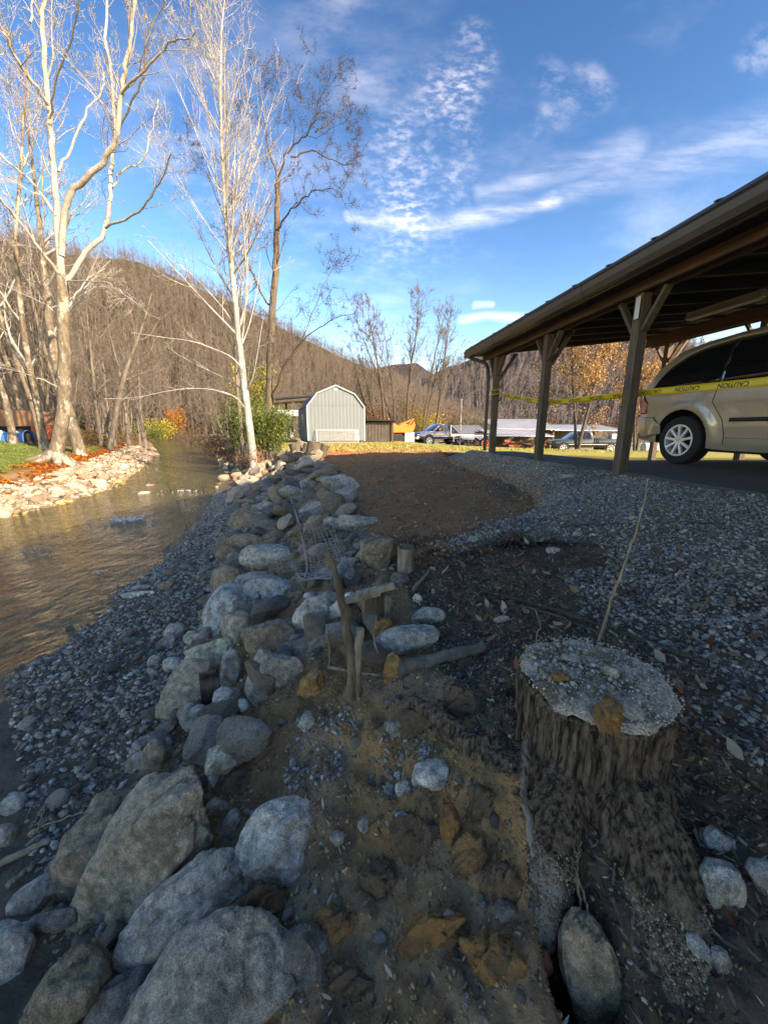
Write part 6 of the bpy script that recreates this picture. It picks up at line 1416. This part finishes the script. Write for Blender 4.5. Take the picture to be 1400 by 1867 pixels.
grit('slope_crumbs', 'earth crumbs on the boulder wall', 9000, (7.0, 10), (2.6, 9), (.006, .02), [(.24, .15, .09), (.16, .11, .07), 'd', 'n'], 8, mat_='tinted', cat='soil')
pc = lambda x, y: (np.hypot(x + .28, (y - 1.38) * .8) < .16) | (np.hypot(x - .08, y - 1.22) < .13)
grit('gravel_pocket', 'pocket of loose blue-grey pebbles on the top of the slope', 5200, (7.3, 10.9), (.9, 1.8), (.005, .013), 'bbgwd', 9, cond=pc, cat='pebbles')
grit('bank_pebbles', 'small pale stones between the larger ones on the left bank', 4500, (2.4, 3.06), (7, 34), (.03, .10), [(.40, .35, .26), (.34, .28, .19), 'g', (.26, .19, .11)], 10, ybias=1.2, cat='pebbles')
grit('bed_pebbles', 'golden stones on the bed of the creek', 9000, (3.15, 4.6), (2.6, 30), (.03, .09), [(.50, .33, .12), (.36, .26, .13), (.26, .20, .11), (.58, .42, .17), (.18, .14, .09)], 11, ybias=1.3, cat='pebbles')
grit('bed_pebbles', 'grey-brown stones on the shaded bed of the creek', 9000, (4.4, 5.9), (2.2, 20), (.015, .04), ['g', 'n', 'd', 'n', (.26, .21, .14)], 12, ybias=1.4, cat='pebbles', lift=.1)  # greyer than the golden stones, shade of this side put into the tint

# chips and leaves lying flat
def flakes(name, label, n, kr, yr, size, cols, seed, asp=.4, cond=None, cat='leaves', ybias=1.0, curl=.3, lift=.006, up=.35):
    rng = np.random.default_rng(seed); y = yr[0] + (yr[1] - yr[0]) * rng.random(n) ** ybias; k = rng.uniform(kr[0], kr[1], n); kx, _ = knots(y); i = k.astype(int); a = np.arange(n)
    x = kx[a, i] * (1 - k + i) + kx[a, i + 1] * (k - i); ok = np.abs(x) < 1.12 * y + .2
    if cond is not None: ok &= cond(x, y)
    x = x[ok]; y = y[ok]; n = len(x); z = H(x, y) + lift; s = rng.uniform(*size, n); th = rng.uniform(0, 6.28, n)
    t = np.stack([np.cos(th), np.sin(th), rng.normal(0, up, n)], 1); b = np.stack([-np.sin(th), np.cos(th), rng.normal(0, up, n)], 1) * asp; c = np.stack([x, y, z + s * .12], 1); S = s[:, None]
    nrm = np.array([0, 0, 1.]) * curl
    P = [c - t * S, c - t * S * .3 + b * S * .8, c - t * S * .3 - b * S * .8 + nrm * S * .3, c + t * S * .4 + b * S * .7, c + t * S * .4 - b * S * .7 + nrm * S * .4, c + t * S + nrm * S * .8]
    V = np.stack(P, 1).reshape(-1, 3); BF = np.array([(0, 2, 1), (1, 2, 3), (2, 4, 3), (3, 4, 5)]); F = (np.arange(n)[:, None, None] * 6 + BF[None]).reshape(-1, 3)
    me = np_mesh(name, V, F); C = np.array(cols)[rng.integers(0, len(cols), n)] * rng.uniform(.55, 1.35, n)[:, None]; set_col(me, 'tint', np.repeat(C, 6, 0)); return tag(link(name, me, M['leaf']), label, cat, kind='stuff')
MC = [(.13, .095, .07), (.085, .062, .047), (.19, .14, .10), (.06, .045, .034), (.12, .065, .04), (.34, .28, .21)]
mc = lambda x, y: (x < 1.75 + .2 * np.sin(y * 5) - .1 * y + fbm(x * 2, y * 2, 3, 8) * 1.6) | (y < 1.0)
flakes('bark_mulch', 'dark shredded mulch and twigs around the stump', 30000, (9.9, 12.9), (.35, 3.4), (.006, .022), MC, 1, .22, mc, 'mulch', curl=.15)
flakes('bark_mulch', 'thin dark mulch mixed into the gravel', 16000, (11.3, 13.2), (1.0, 5.5), (.005, .017), MC, 2, .22, None, 'mulch')
flakes('dead_leaves', 'dead brown leaves lying round the stump and the mulch', 1100, (10.3, 13.2), (.35, 3.2), (.014, .034), [(.22, .13, .08), (.17, .12, .085), (.32, .20, .12), (.30, .10, .05), (.40, .31, .22)], 3, .5, None, 'leaves', curl=.8, lift=.012, up=.5)
flakes('dead_leaves', 'pale slivers and dead leaves on the eroded slope', 700, (7.2, 10.8), (.45, 3.2), (.005, .017), [(.50, .43, .33), (.36, .28, .19), (.22, .09, .05)], 4, .3, None, 'leaves', curl=.6, lift=.012)
LO = [(.50, .14, .02), (.40, .10, .02), (.30, .11, .03), (.56, .22, .04)]
lc = lambda x, y: fbm(x * .8, y * .8, 3, 50) + fbm(x * 3.5, y * 3.5, 3, 61) * .6 > -.07
flakes('fallen_leaves', 'orange fallen leaves drifted on the left bank', 30000, (2.0, 3.0), (7, 36), (.035, .075), LO, 5, .6, lc, 'leaves', ybias=1.2, curl=.5)
flakes('fallen_leaves', 'brown fallen leaves under the left bank trees', 9000, (.9, 2.0), (22, 50), (.05, .11), [(.30, .12, .04), (.22, .13, .06)], 6, .6, None, 'leaves', curl=.5)
flakes('fallen_leaves', 'tan leaves and wood chips at the sunlit rim of the pad', 2600, (9.6, 11.2), (13.5, 22), (.03, .07), [(.42, .27, .09), (.36, .20, .06), (.50, .42, .28)], 7, .5, None, 'leaves', curl=.5)
def grass(name, label, n, kr, yr, h, cols, seed, ybias=1.0, cond=None):
    rng = np.random.default_rng(seed); y = yr[0] + (yr[1] - yr[0]) * rng.random(n) ** ybias; k = rng.uniform(kr[0], kr[1], n); kx, _ = knots(y); i = k.astype(int); a = np.arange(n)
    x = kx[a, i] * (1 - k + i) + kx[a, i + 1] * (k - i); ok = np.abs(x) < 1.1 * y
    if cond is not None: ok &= cond(x, y)
    x = x[ok]; y = y[ok]; n = len(x); z = H(x, y); hh = rng.uniform(*h, n); an = rng.uniform(0, 6.28, n); w = hh * .22
    b = np.stack([x, y, z], 1); d = np.stack([np.cos(an), np.sin(an), 0 * an], 1) * w[:, None]; t = b + np.stack([rng.normal(0, .35, n) * hh, rng.normal(0, .35, n) * hh, hh], 1)
    V = np.stack([b - d, b + d, t], 1).reshape(-1, 3); F = np.arange(n * 3).reshape(-1, 3); me = np_mesh(name, V, F); C = np.array(cols)[rng.integers(0, len(cols), n)] * rng.uniform(.6, 1.3, n)[:, None]; set_col(me, 'tint', np.repeat(C, 3, 0))
    return tag(link(name, me, M['blade']), label, 'grass', kind='stuff')
GC = [(.085, .15, .02), (.11, .17, .025), (.16, .18, .04), (.07, .12, .02)]
grass('grass', 'mown green grass on the left bank', 60000, (1.0, 2.08), (7, 28), (.03, .07), GC, 1)
grass('grass', 'yellowing mown grass in front of the shed', 42000, (8.8, 14.0), (14.5, 30), (.03, .08), [(.28, .29, .05), (.32, .29, .07), (.38, .29, .09), (.20, .25, .05)], 2)
grass('weeds', 'sparse grass tufts at the edge of the asphalt', 1500, (12.9, 13.3), (2.6, 5), (.01, .03), [(.06, .08, .03), (.10, .10, .05)], 3)

# ------------------------------------------------------------------ the big stump
def stump():
    sx, sy, zt, r = .736, 1.15, -.345, .245
    t = Tubes(); rng = np.random.default_rng(7)
    def T(pts, rad, n=24): t.add(np.array(pts, float), rad, n)
    T([(sx, sy, zt), (sx, sy, zt - .10), (sx, sy, zt - .25), (sx + .01, sy - .01, zt - .40), (sx + .01, sy - .01, zt - .75)], [r, r * .98, r * .98, r * 1.04, r * 1.1], 40)
    # big root falling to the lower right, with its shoulder
    T([(sx + .0, sy - .10, zt - .28), (.76, .92, -.62), (.76, .76, -.74), (.74, .60, -.86), (.71, .45, -1.0), (.68, .28, -1.2)], [.15, .13, .105, .10, .10, .10])
    T([(sx + .12, sy - .05, zt - .3), (.93, .99, -.68), (.97, .84, -.82), (.98, .6, -1.0)], [.12, .09, .06, .03])
    # stubby sawn-off root at the left front
    T([(sx - .12, sy - .10, zt - .30), (.57, .97, -.66), (.50, .87, -.74), (.46, .80, -.83), (.445, .765, -.91)], [.15, .10, .082, .075, .045])
    # root running back up the bank to the left
    T([(sx - .15, sy - .0, zt - .36), (.50, 1.08, -.68), (.38, 1.16, -.66), (.25, 1.28, -.64), (.12, 1.42, -.65)], [.13, .07, .055, .045, .03])
    T([(sx, sy + .1, zt - .3), (.8, 1.5, -.62), (.85, 1.8, -.62)], [.16, .08, .04]); T([(sx + .15, sy, zt - .3), (1.15, 1.2, -.66), (1.45, 1.3, -.62)], [.16, .09, .04])
    V = np.concatenate(t.V); F = np.concatenate(t.F); caps = []; me = np_mesh('stump', V, F); bm = bmesh.new(); bm.from_mesh(me); bmesh.ops.holes_fill(bm, edges=[e for e in bm.edges if e.is_boundary], sides=60); bmesh.ops.recalc_face_normals(bm, faces=bm.faces); bm.to_mesh(me); bm.free()
    o = link('tmp', me); md = o.modifiers.new('r', 'REMESH'); md.mode = 'VOXEL'; md.voxel_size = .0075; md2 = o.modifiers.new('s', 'SMOOTH'); md2.iterations = 5; md2.factor = .6
    dg = bpy.context.evaluated_depsgraph_get(); dg.update(); nm = bpy.data.meshes.new_from_object(o.evaluated_get(dg)); bpy.data.objects.remove(o)
    n = len(nm.vertices); C = np.zeros(n * 3); nm.vertices.foreach_get('co', C); C = C.reshape(-1, 3); N = np.zeros(n * 3); nm.vertices.foreach_get('normal', N); N = N.reshape(-1, 3)
    dx, dy = C[:, 0] - sx, C[:, 1] - sy; th = np.arctan2(dy, dx); top = (C[:, 2] > zt - .012) 
    fur = np.abs(vnoise(th * 9 + fbm(th * 3, C[:, 2] * 6, 3, 4) * 2.2, C[:, 2] * 4.5, 3) - .5) * 2; fur2 = vnoise(th * 26, C[:, 2] * 14, 6) - .5
    near = np.clip((C[:, 2] - (zt - .42)) / .12, 0, 1) * (~top)
    rootn = 1 - near
    d = (fur - .45) * .03 * near + fur2 * .016 * near + vnoise3(C * 30, 11) * .012 * near + (vnoise3(C * 22, 3) * .018 + vnoise3(C * 60, 4) * .014 + vnoise3(C * 130, 7) * .006 + vnoise3(C * 7, 5) * .045) * rootn * (~top)
    rim = np.hypot(dx, dy) / r; d = d + 0
    C = C + N * d[:, None]
    C[top, 2] += (vnoise3(C[top] * np.array([1, 1, 0]) * 24, 8) * .016 + vnoise3(C[top] * np.array([1, 1, 0]) * 70, 9) * .008)
    so = empty('tree_stump', (sx, sy, -.75), 'large cut stump dusted with pale sawdust, its roots exposed over a dark hollow', 'stump')
    nm.vertices.foreach_set('co', (C - np.array([sx, sy, -.75])).astype(np.float32).ravel()); nm.update(); nm.shade_smooth(); nm.materials.clear(); nm.materials.append(M['stump_bark']); nm.materials.append(M['root_wood'])
    mi = np.zeros(len(nm.polygons), np.int32)
    for p_ in nm.polygons:
        if p_.center.z + (-.75) < zt - .38 + .05 * math.sin(p_.center.x * 40): mi[p_.index] = 1
    nm.polygons.foreach_set('material_index', mi); b_ = link('trunk', nm, None, so); nm.name = 'trunk'
    # sawdust-covered top
    nr, na = 26, 90; V = []; F = []
    for i in range(nr + 1):
        for j in range(na):
            a = j * 2 * math.pi / na; q = i / nr; rr = q * (r * (.985 + .02 * math.sin(a * 3 + 1) + .02 * math.sin(a * 7) + .015 * math.sin(a * 17)) - .0); V.append((math.cos(a) * rr, math.sin(a) * rr, 0))
    V = np.array(V); V[:, 2] = .422 + vnoise3(V * 16 + 3, 2) * .035 + vnoise3(V * 45, 3) * .018 + vnoise3(V * 130, 5) * .007 - np.clip((np.hypot(V[:, 0], V[:, 1]) / r - .9), 0, 1) * .10
    for i in range(nr):
        for j in range(na): F.append((i * na + j, i * na + (j + 1) % na, (i + 1) * na + (j + 1) % na, (i + 1) * na + j))
    link('cut_top', np_mesh('cut_top', V, F, True), M['sawdust'], so)
    # crumbs of sawdust and grit on it
    k = 1500; a = rng.uniform(0, 6.28, k); q = np.sqrt(rng.random(k)) * r * 1.02; c = np.stack([np.cos(a) * q, np.sin(a) * q, .428 + rng.uniform(-.004, .004, k)], 1); s = rng.uniform(.001, .0042, k)
    BV, BF = ICO[1]; 
    V = (BV[None] * s[:, None, None] * (1 + rng.uniform(-.3, .3, (k, len(BV), 1))) + c[:, None]).reshape(-1, 3); F = (np.arange(k)[:, None, None] * len(BV) + BF[None]).reshape(-1, 3)
    me = np_mesh('sawdust_crumbs', V, F, False); cc = np.array([(.56, .47, .37), (.44, .36, .28), (.34, .28, .22), (.66, .58, .48), (.36, .28, .15), (.40, .38, .34)])[rng.integers(0, 6, k)]; set_col(me, 'tint', np.repeat(cc, len(BV), 0)); tag(link('sawdust_crumbs', me, M['tinted'], so), kind='stuff')
    k = 260; a = rng.uniform(0, 6.28, k); q = np.sqrt(rng.random(k)) * r * .6; c = np.stack([np.cos(a) * q - .05, np.sin(a) * q + .04, .430 + rng.uniform(-.004, .006, k)], 1); s = rng.uniform(.003, .010, k)
    V = (BV[None] * s[:, None, None] * (1 + rng.uniform(-.3, .3, (k, len(BV), 1))) + c[:, None]).reshape(-1, 3); F = (np.arange(k)[:, None, None] * len(BV) + BF[None]).reshape(-1, 3)
    me = np_mesh('top_grit', V, F, False); cc = np.array([(.30, .22, .13), (.40, .30, .19), (.24, .17, .1), (.42, .38, .33)])[rng.integers(0, 4, k)]; set_col(me, 'tint', np.repeat(cc, len(BV), 0)); tag(link('top_grit', me, M['tinted'], so), kind='stuff')
    cand = np.where((C[:, 2] < zt - .33) & (N[:, 2] > .05))[0]; k = 8500; ci = rng.choice(cand, k); c = C[ci] - np.array([sx, sy, -.75]); s = rng.uniform(.0010, .0038, k); V = (BV[None] * s[:, None, None] * (1 + rng.uniform(-.3, .3, (k, len(BV), 1))) + c[:, None]).reshape(-1, 3)
    F = (np.arange(k)[:, None, None] * len(BV) + BF[None]).reshape(-1, 3); me = np_mesh('root_grit', V, F, False); cc = np.array([(.30, .22, .15), (.22, .155, .10), (.38, .30, .22), (.15, .10, .07)])[rng.integers(0, 4, k)]; set_col(me, 'tint', np.repeat(cc, len(BV), 0)); tag(link('root_grit', me, M['tinted'], so), kind='stuff')
    # rotten orange heart in the sawn root
    V, F = rock_v(4, (.028, .02, .05), 5, .8, 2); hh = link('rotten_heart', np_mesh('rotten_heart', V, F, True), M['rust'], so); hh.location = (.425 - sx, .715 - sy, -.90 + .75)
    return so
stump()
for (u, v, w, h, c, lab, am) in [(1106, 1308, 92, 50, 'o', 'ochre clay lump resting on the front of the stump top', 'c'), (1148, 1303, 44, 34, 'g', 'grey pebble beside the clay lump on the stump top', 'r'), (1040, 1205, 34, 22, 'b', 'small blue pebble at the back of the stump top', 'r'), (1066, 1190, 22, 14, 'b', 'smallest blue pebble at the back of the stump top', 'r'), (1112, 1232, 30, 24, 't', 'tan crumbly stone in the middle of the stump top', 'r'), (1020, 1240, 36, 26, 'n', 'brown earth crumb on the left of the stump top', 'c')]:
    P = at_z(u, v, -.325); d = (P - CAM).dot(fwd); rid[0] += 1; W = w * d / FPX / 2; Hh = h * d / FPX / 2
    V, F = rock_v(4, (W, Hh, Hh * .7), 700 + rid[0], .95 if am == 'c' else .3, 4.5 if am == 'c' else 1); o = link('clay_lump' if am == 'c' else 'pebble', np_mesh('stone', V, F, True), M['ochre_clay'] if am == 'c' else M['rock'])
    o.location = P + Vector((0, 0, .012)); o.rotation_euler = (.1, .1, rid[0]); o.color = (*COL[c], 1); tag(o, lab, 'clay' if am == 'c' else 'pebble')

# ------------------------------------------------------------------ wood lying and standing about
def stick(name, label, uvs, w0, w1, m, cat='stick', lift=.0, n=8, wob=.003, lifts=None, sub=None, seed=1):
    pts = []; ds = []
    for i, (u, v) in enumerate(uvs):
        P, d = hit(u, v); l = lifts[i] if lifts else lift; pts.append(P - wray(u, v) * (l)); ds.append(d)
    t = Tree(seed); r0 = w0 * ds[0] / FPX / 2; r1 = w1 * ds[-1] / FPX / 2; P, r = t.limb(pts, r0, r1, True, n, wob, 6)
    V = np.concatenate(t.trunk.V); F = np.concatenate(t.trunk.F); c = V.mean(0); V = V + np.stack([vnoise3(V * 90, 1), vnoise3(V * 90, 2), vnoise3(V * 90, 3)], 1) * r0 * .5
    me = np_mesh(name, V - c, F, True); bm = bmesh.new(); bm.from_mesh(me); bmesh.ops.holes_fill(bm, edges=[e for e in bm.edges if e.is_boundary], sides=0); bm.to_mesh(me); bm.free()
    o = link(name, me, M[m]); o.location = c; tag(o, label, cat); return o
def upright(name, label, base, top_uvs, w0, w1, m, cat='stick', n=10, seed=1):   # a stake standing at the hit point of its base
    P, d = hit(*base); y = P.y; pts = [P - Vector((0, 0, .06))] + [at_y(u, v, y) for u, v in top_uvs]; t = Tree(seed)
    t.limb(pts, w0 * d / FPX / 2, w1 * d / FPX / 2, True, n, .002, 6); V = np.concatenate(t.trunk.V); F = np.concatenate(t.trunk.F); V = V + np.stack([vnoise3(V * 60, 1), vnoise3(V * 60, 2), vnoise3(V * 60, 3)], 1) * w0 * d / FPX * .25
    me = np_mesh(name, V - np.array(tuple(P)), F, True); bm = bmesh.new(); bm.from_mesh(me); bmesh.ops.holes_fill(bm, edges=[e for e in bm.edges if e.is_boundary], sides=0); bm.to_mesh(me); bm.free()
    o = link(name, me, M[m]); o.location = P; tag(o, label, cat); return o
upright('broken_stake', 'tall broken sapling stake with a pale snapped top in the wall', (642, 1275), [(640, 1200), (626, 1110), (612, 1050), (598, 1004)], 20, 8, 'stick')
upright('broken_stake', 'short sawn stake right beside the tall broken one', (648, 1272), [(652, 1210), (656, 1146)], 18, 15, 'pale_wood')
upright('broken_stake', 'thin dark stem left of the tall broken stake', (603, 1215), [(600, 1170), (598, 1150)], 5, 4, 'stick')
upright('dry_weed', 'tall thin dry weed standing behind the stump', (1090, 1172), [(1110, 1110), (1132, 1045), (1152, 990), (1168, 940), (1177, 900), (1180, 872)], 6, 2, 'pale_wood', 'weed', 5)
upright('dry_weed', 'curved thin stem left of the stump top', (985, 1205), [(978, 1170), (984, 1140), (976, 1112)], 3, 2, 'pale_wood', 'weed', 5)
upright('dry_weed', 'looping pale stem beside the rusty stone', (700, 1215), [(682, 1165), (684, 1140), (686, 1122)], 5, 3, 'pale_wood', 'weed', 5)
stick('twig', 'bare grey twig sticking out across the broken stakes', [(598, 1217), (640, 1224), (692, 1231)], 6, 4, 'pale_wood', lift=.03)
stick('twig', 'pale twig caught on the tall broken stake', [(585, 1164), (620, 1152), (655, 1146)], 6, 5, 'pale_wood', lift=.06)
stick('log', 'bark-covered log lying right of the rusty stones', [(722, 1222), (790, 1204), (850, 1188), (884, 1181)], 30, 17, 'grey_bark', 'log', lift=.012)
stick('fallen_branch', 'long dark branch lying across the mulch behind the stump', [(880, 1078), (990, 1105), (1100, 1142), (1200, 1178), (1292, 1208)], 6, 10, 'dark_bark', 'branch', lift=.025)
stick('fallen_branch', 'second thinner branch just below the long dark one', [(900, 1095), (1000, 1118), (1080, 1150), (1160, 1180)], 4, 5, 'brown_bark', 'branch', lift=.02)
stick('fallen_branch', 'thin branch lying on the gravel near the mulch', [(1020, 960), (1120, 955), (1240, 952), (1330, 956)], 3, 2, 'dark_bark', 'branch', lift=.02)
stick('driftwood', 'pale driftwood stick at the left edge of the bar', [(-8, 1580), (50, 1552), (92, 1530)], 13, 9, 'pale_wood', lift=.02)
stick('driftwood', 'short pale stick under the longer driftwood one', [(12, 1618), (35, 1600), (58, 1580)], 11, 8, 'pale_wood', lift=.02)
stick('driftwood', 'slender pale root curving over the bar', [(68, 1516), (80, 1480), (92, 1460), (130, 1440)], 3, 2, 'pale_wood', lift=.02)
stick('driftwood', 'slender straight root beside the curving one on the bar', [(75, 1508), (110, 1496), (160, 1478), (180, 1474)], 3, 2, 'pale_wood', lift=.02)
stick('driftwood', 'brown weathered stick behind the wall-foot cobbles', [(140, 1470), (175, 1455), (215, 1432)], 12, 6, 'stick', lift=.01)
stick('twig', 'pale diagonal twig on the mulch slope behind the blue-grey boulders', [(752, 1078), (775, 1050), (792, 1035)], 7, 4, 'pale_wood', lift=.02)
stick('twig', 'thin root hanging over the pad edge', [(905, 1082), (870, 1065), (840, 1070)], 3, 2, 'stick', lift=.02)
# exposed roots at the hollow
for i, (uv, w) in enumerate([([(968, 1330), (955, 1420), (962, 1500), (972, 1560)], 16), ([(1040, 1560), (1058, 1640), (1060, 1700), (1052, 1740)], 6), ([(1048, 1580), (1070, 1650), (1076, 1690)], 5), ([(1030, 1600), (1044, 1690), (1040, 1730)], 4)]):
    stick('exposed_root', ['dark root running down the left side of the stump', 'thin root dangling in the dark hollow', 'second thin root at the right of the dark hollow', 'finest rootlet in the dark hollow'][i], uv, w, w * .5, 'root_wood', 'root', lift=.06)
# split stump in the wall
def split_stump():
    P, d = hit(655, 1150); o = empty('split_stump', tuple(P), 'old split stump with a ragged weathered top beside the broken stakes', 'stump'); rng = random.Random(4)
    for i, (u, v, w, h, ln) in enumerate([(640, 1100, 26, 90, -.1), (662, 1088, 28, 100, .0), (684, 1080, 26, 96, .08), (704, 1082, 20, 80, .12), (650, 1110, 20, 70, .05)]):
        a = at_y(u, v, P.y + .05 + .03 * (i % 2)); W = w * d / FPX; b = MB(); z0 = P.z - .1 - a.z; n = 9; pr = [(math.cos(k * 2 * math.pi / n) * W * .6 * rng.uniform(.7, 1.1), math.sin(k * 2 * math.pi / n) * W * .5 * rng.uniform(.7, 1.1)) for k in range(n)]
        v0 = [(x, y, z0) for x, y in pr]; vm = [(x * .95, y * .95, z0 * .4) for x, y in pr]; v1 = [(x * .85 + ln * .1, y * .85, rng.uniform(-.02, .03)) for x, y in pr]
        b.add(v0 + vm + v1, [tuple(range(2 * n, 3 * n))] + [(k, (k + 1) % n, (k + 1) % n + n, k + n) for k in range(n)] + [(k + n, (k + 1) % n + n, (k + 1) % n + 2 * n, k + 2 * n) for k in range(n)])
        q = b.build('split_piece', M['root_wood' if i % 2 else 'brown_bark'], o, smooth=True); q.location = a - P
    for k in range(2):
        b = MB(); a = at_y(655 + k * 26, 1088 - k * 12, P.y - .02) - P; b.bar(a + Vector((-.10, 0, -.03)), a + Vector((.12, .03, .015)), .05, .03); b.build('split_piece', M['pale_wood'], o, bevel=.006)
split_stump()
P, d = hit(739, 1040); b = MB(); rr = 15 * d / FPX; b.tube([(0, 0, -.1), (0, 0, .08), (0, -.01, .19)], [rr, rr * 1.0, rr * .95], 16); sb = b.build('post_stub', M['pale_wood'], smooth=True); sb.location = P; tag(sb, 'sawn post stub right of the large white-flecked stone', 'post stub')
c = MB(); c.cyl((0, -.01, .19), (0, -.01, .194), rr * .9, 16); c.build('sawn_end', M['stump_bark'], sb)
# sunlit stumps by the shed
for i, (u, v, w, h, ln, lab) in enumerate([(542, 836, 22, 28, -.15, 'leftmost sunlit stump of the cluster in front of the shed'), (556, 834, 14, 24, .25, 'leaning split log between the sunlit stumps'), (571, 836, 26, 30, .12, 'largest sunlit stump, right in front of the shed'), (588, 834, 16, 22, .3, 'rightmost tilted stump of the sunlit cluster')]):
    P, d = hit(u, v); rr = w * d / FPX / 2; hh = h * d / FPX; b = MB(); b.tube([(-ln * .1, 0, -.1), (0, 0, hh * .4), (ln * hh, 0, hh)], [rr * 1.3, rr, rr * .95], 16); o = b.build('cut_stump', M['brown_bark'], smooth=True); o.location = P; tag(o, lab, 'stump')
    c = MB(); c.cyl((ln * hh, 0, hh), (ln * hh, 0, hh + .01), rr * .93, 16); c.build('sawn_top', M['pale_wood'], o)
stick('drain_pipe', 'black plastic drain pipe lying at the far end of the pad edge', [(519, 851), (545, 856), (568, 860), (592, 861)], 11, 11, 'black_plastic', 'pipe', lift=.3, n=14, wob=0)
# scrap of black landscape cloth
P, d = hit(378, 1262); V = []; F = []; rngc = np.random.default_rng(2)
for i in range(9):
    for j in range(9): V.append(at_y(362 + i * 4.4 + j * .8, 1228 + j * 8.6 - i * 1.0, P.y - .10 + .006 * math.sin(i * 1.7 + j) + .012 * math.sin(j * 1.1)) - P)
for i in range(8):
    for j in range(8): F.append((i * 9 + j, i * 9 + j + 1, i * 9 + j + 10, i * 9 + j + 9))
o = link('ground_cloth', np_mesh('ground_cloth', [tuple(v) for v in V], F, True), M['black_plastic']); o.location = P; o.modifiers.new('t', 'SOLIDIFY').thickness = .002; tag(o, 'black landscape cloth scrap hanging between the tan boulder and the narrow grey one', 'cloth')

# ------------------------------------------------------------------ wire gabion basket
def gabion():
    def g(u, v, l): P, d = hit(u, v); return P + Vector((0, 0, l))
    A = g(512, 868, .12); Bq = g(545, 862, .08); Cn = g(540, 1066, .10); D = g(636, 1062, .06); mid = g(548, 985, .14); midr = g(600, 965, .07)
    org = tuple(g(560, 1060, 0)); o = empty('gabion_basket', org, 'rusty wire mesh gabion basket breaking out of the boulder wall', 'wire basket'); O = Vector(org)
    def patchw(name, P00, P10, P01, P11, nu, nv, r, sag, seed, Pm0=None, Pm1=None):
        t = Tubes(); rng = np.random.default_rng(seed)
        def S(a, b):
            def quad(p, m, q, tt): return p * (1 - tt) ** 2 + (m * 2 - (p + q) * .5) * 2 * tt * (1 - tt) + q * tt ** 2
            L = quad(P00, Pm0, P01, b) if Pm0 is not None else P00.lerp(P01, b); Rr = quad(P10, Pm1, P11, b) if Pm1 is not None else P10.lerp(P11, b)
            p = L.lerp(Rr, a); w = float(fbm(np.array([a * 3 + seed]), np.array([b * 7]), 3, 5)[0]); return p + Vector((w * sag * .8, 0, w * sag)) - O
        for i in range(nu + 1): t.add(np.array([tuple(S(i / nu, k / 40)) for k in range(41)]), r, 4)
        for j in range(nv + 1): t.add(np.array([tuple(S(k / 10, j / nv)) for k in range(11)]), r, 4)
        link(name, t.mesh(name), M['wire'], o)
    patchw('mesh_lid', A, Bq, Cn, D, 8, 56, .0022, .10, 1, mid, midr)
    dn = Vector((0, 0, -.17)); fwdn = Vector((-.02, -.02, 0))
    patchw('mesh_front', Cn, D, Cn + dn + fwdn, D + dn + fwdn, 8, 4, .0024, .02, 2)
    dl = Vector((-.03, 0, -.30)); patchw('mesh_side', A, A + dl, Cn, Cn + dl, 6, 56, .0022, .05, 3, mid, mid + dl)
    for nm, P0, Q in (('rim_wire', A, Cn), ('rim_wire', Cn, D)):
        t = Tubes(); m_ = mid if Q is Cn else P0.lerp(Q, .5)
        t.add(np.array([tuple(P0 * (1 - k) ** 2 + (m_ * 2 - (P0 + Q) * .5) * 2 * k * (1 - k) + Q * k * k - O) for k in np.linspace(0, 1, 20)]), .004, 5); link(nm, t.mesh(nm), M['wire'], o)
gabion()

# white water where the creek breaks over stones, plus white specks painted for glints
def riffle(u, v, w, label, seed, n=260):
    P = at_z(u, v, WATER + .01); d = (P - CAM).dot(fwd); W = w * d / FPX / 2; rng = np.random.default_rng(seed)
    c = np.stack([rng.normal(0, .45, n) * W, rng.normal(0, .30, n) * W, rng.uniform(-.012, .006, n)], 1); s = rng.uniform(.004, .022, n) * (W / .6 + .3); BV, BF = ICO[1]
    V = (BV[None] * np.stack([s * 1.6, s, s * .35], 1)[:, None] + c[:, None]).reshape(-1, 3); F = (np.arange(n)[:, None, None] * len(BV) + BF[None]).reshape(-1, 3)
    o = link('white_water', np_mesh('white_water', V, F, True), M['foam']); o.location = P; tag(o, label, 'white water', kind='stuff')
riffle(238, 946, 90, 'white riffle in the middle of the creek', 1, 150); riffle(180, 1042, 40, 'small riffle breaking at the shade line', 2, 22); riffle(330, 895, 60, 'thin riffle upstream', 3, 30); riffle(70, 1000, 60, 'scattered white specks painted as glints on the golden shallows', 4, 16)
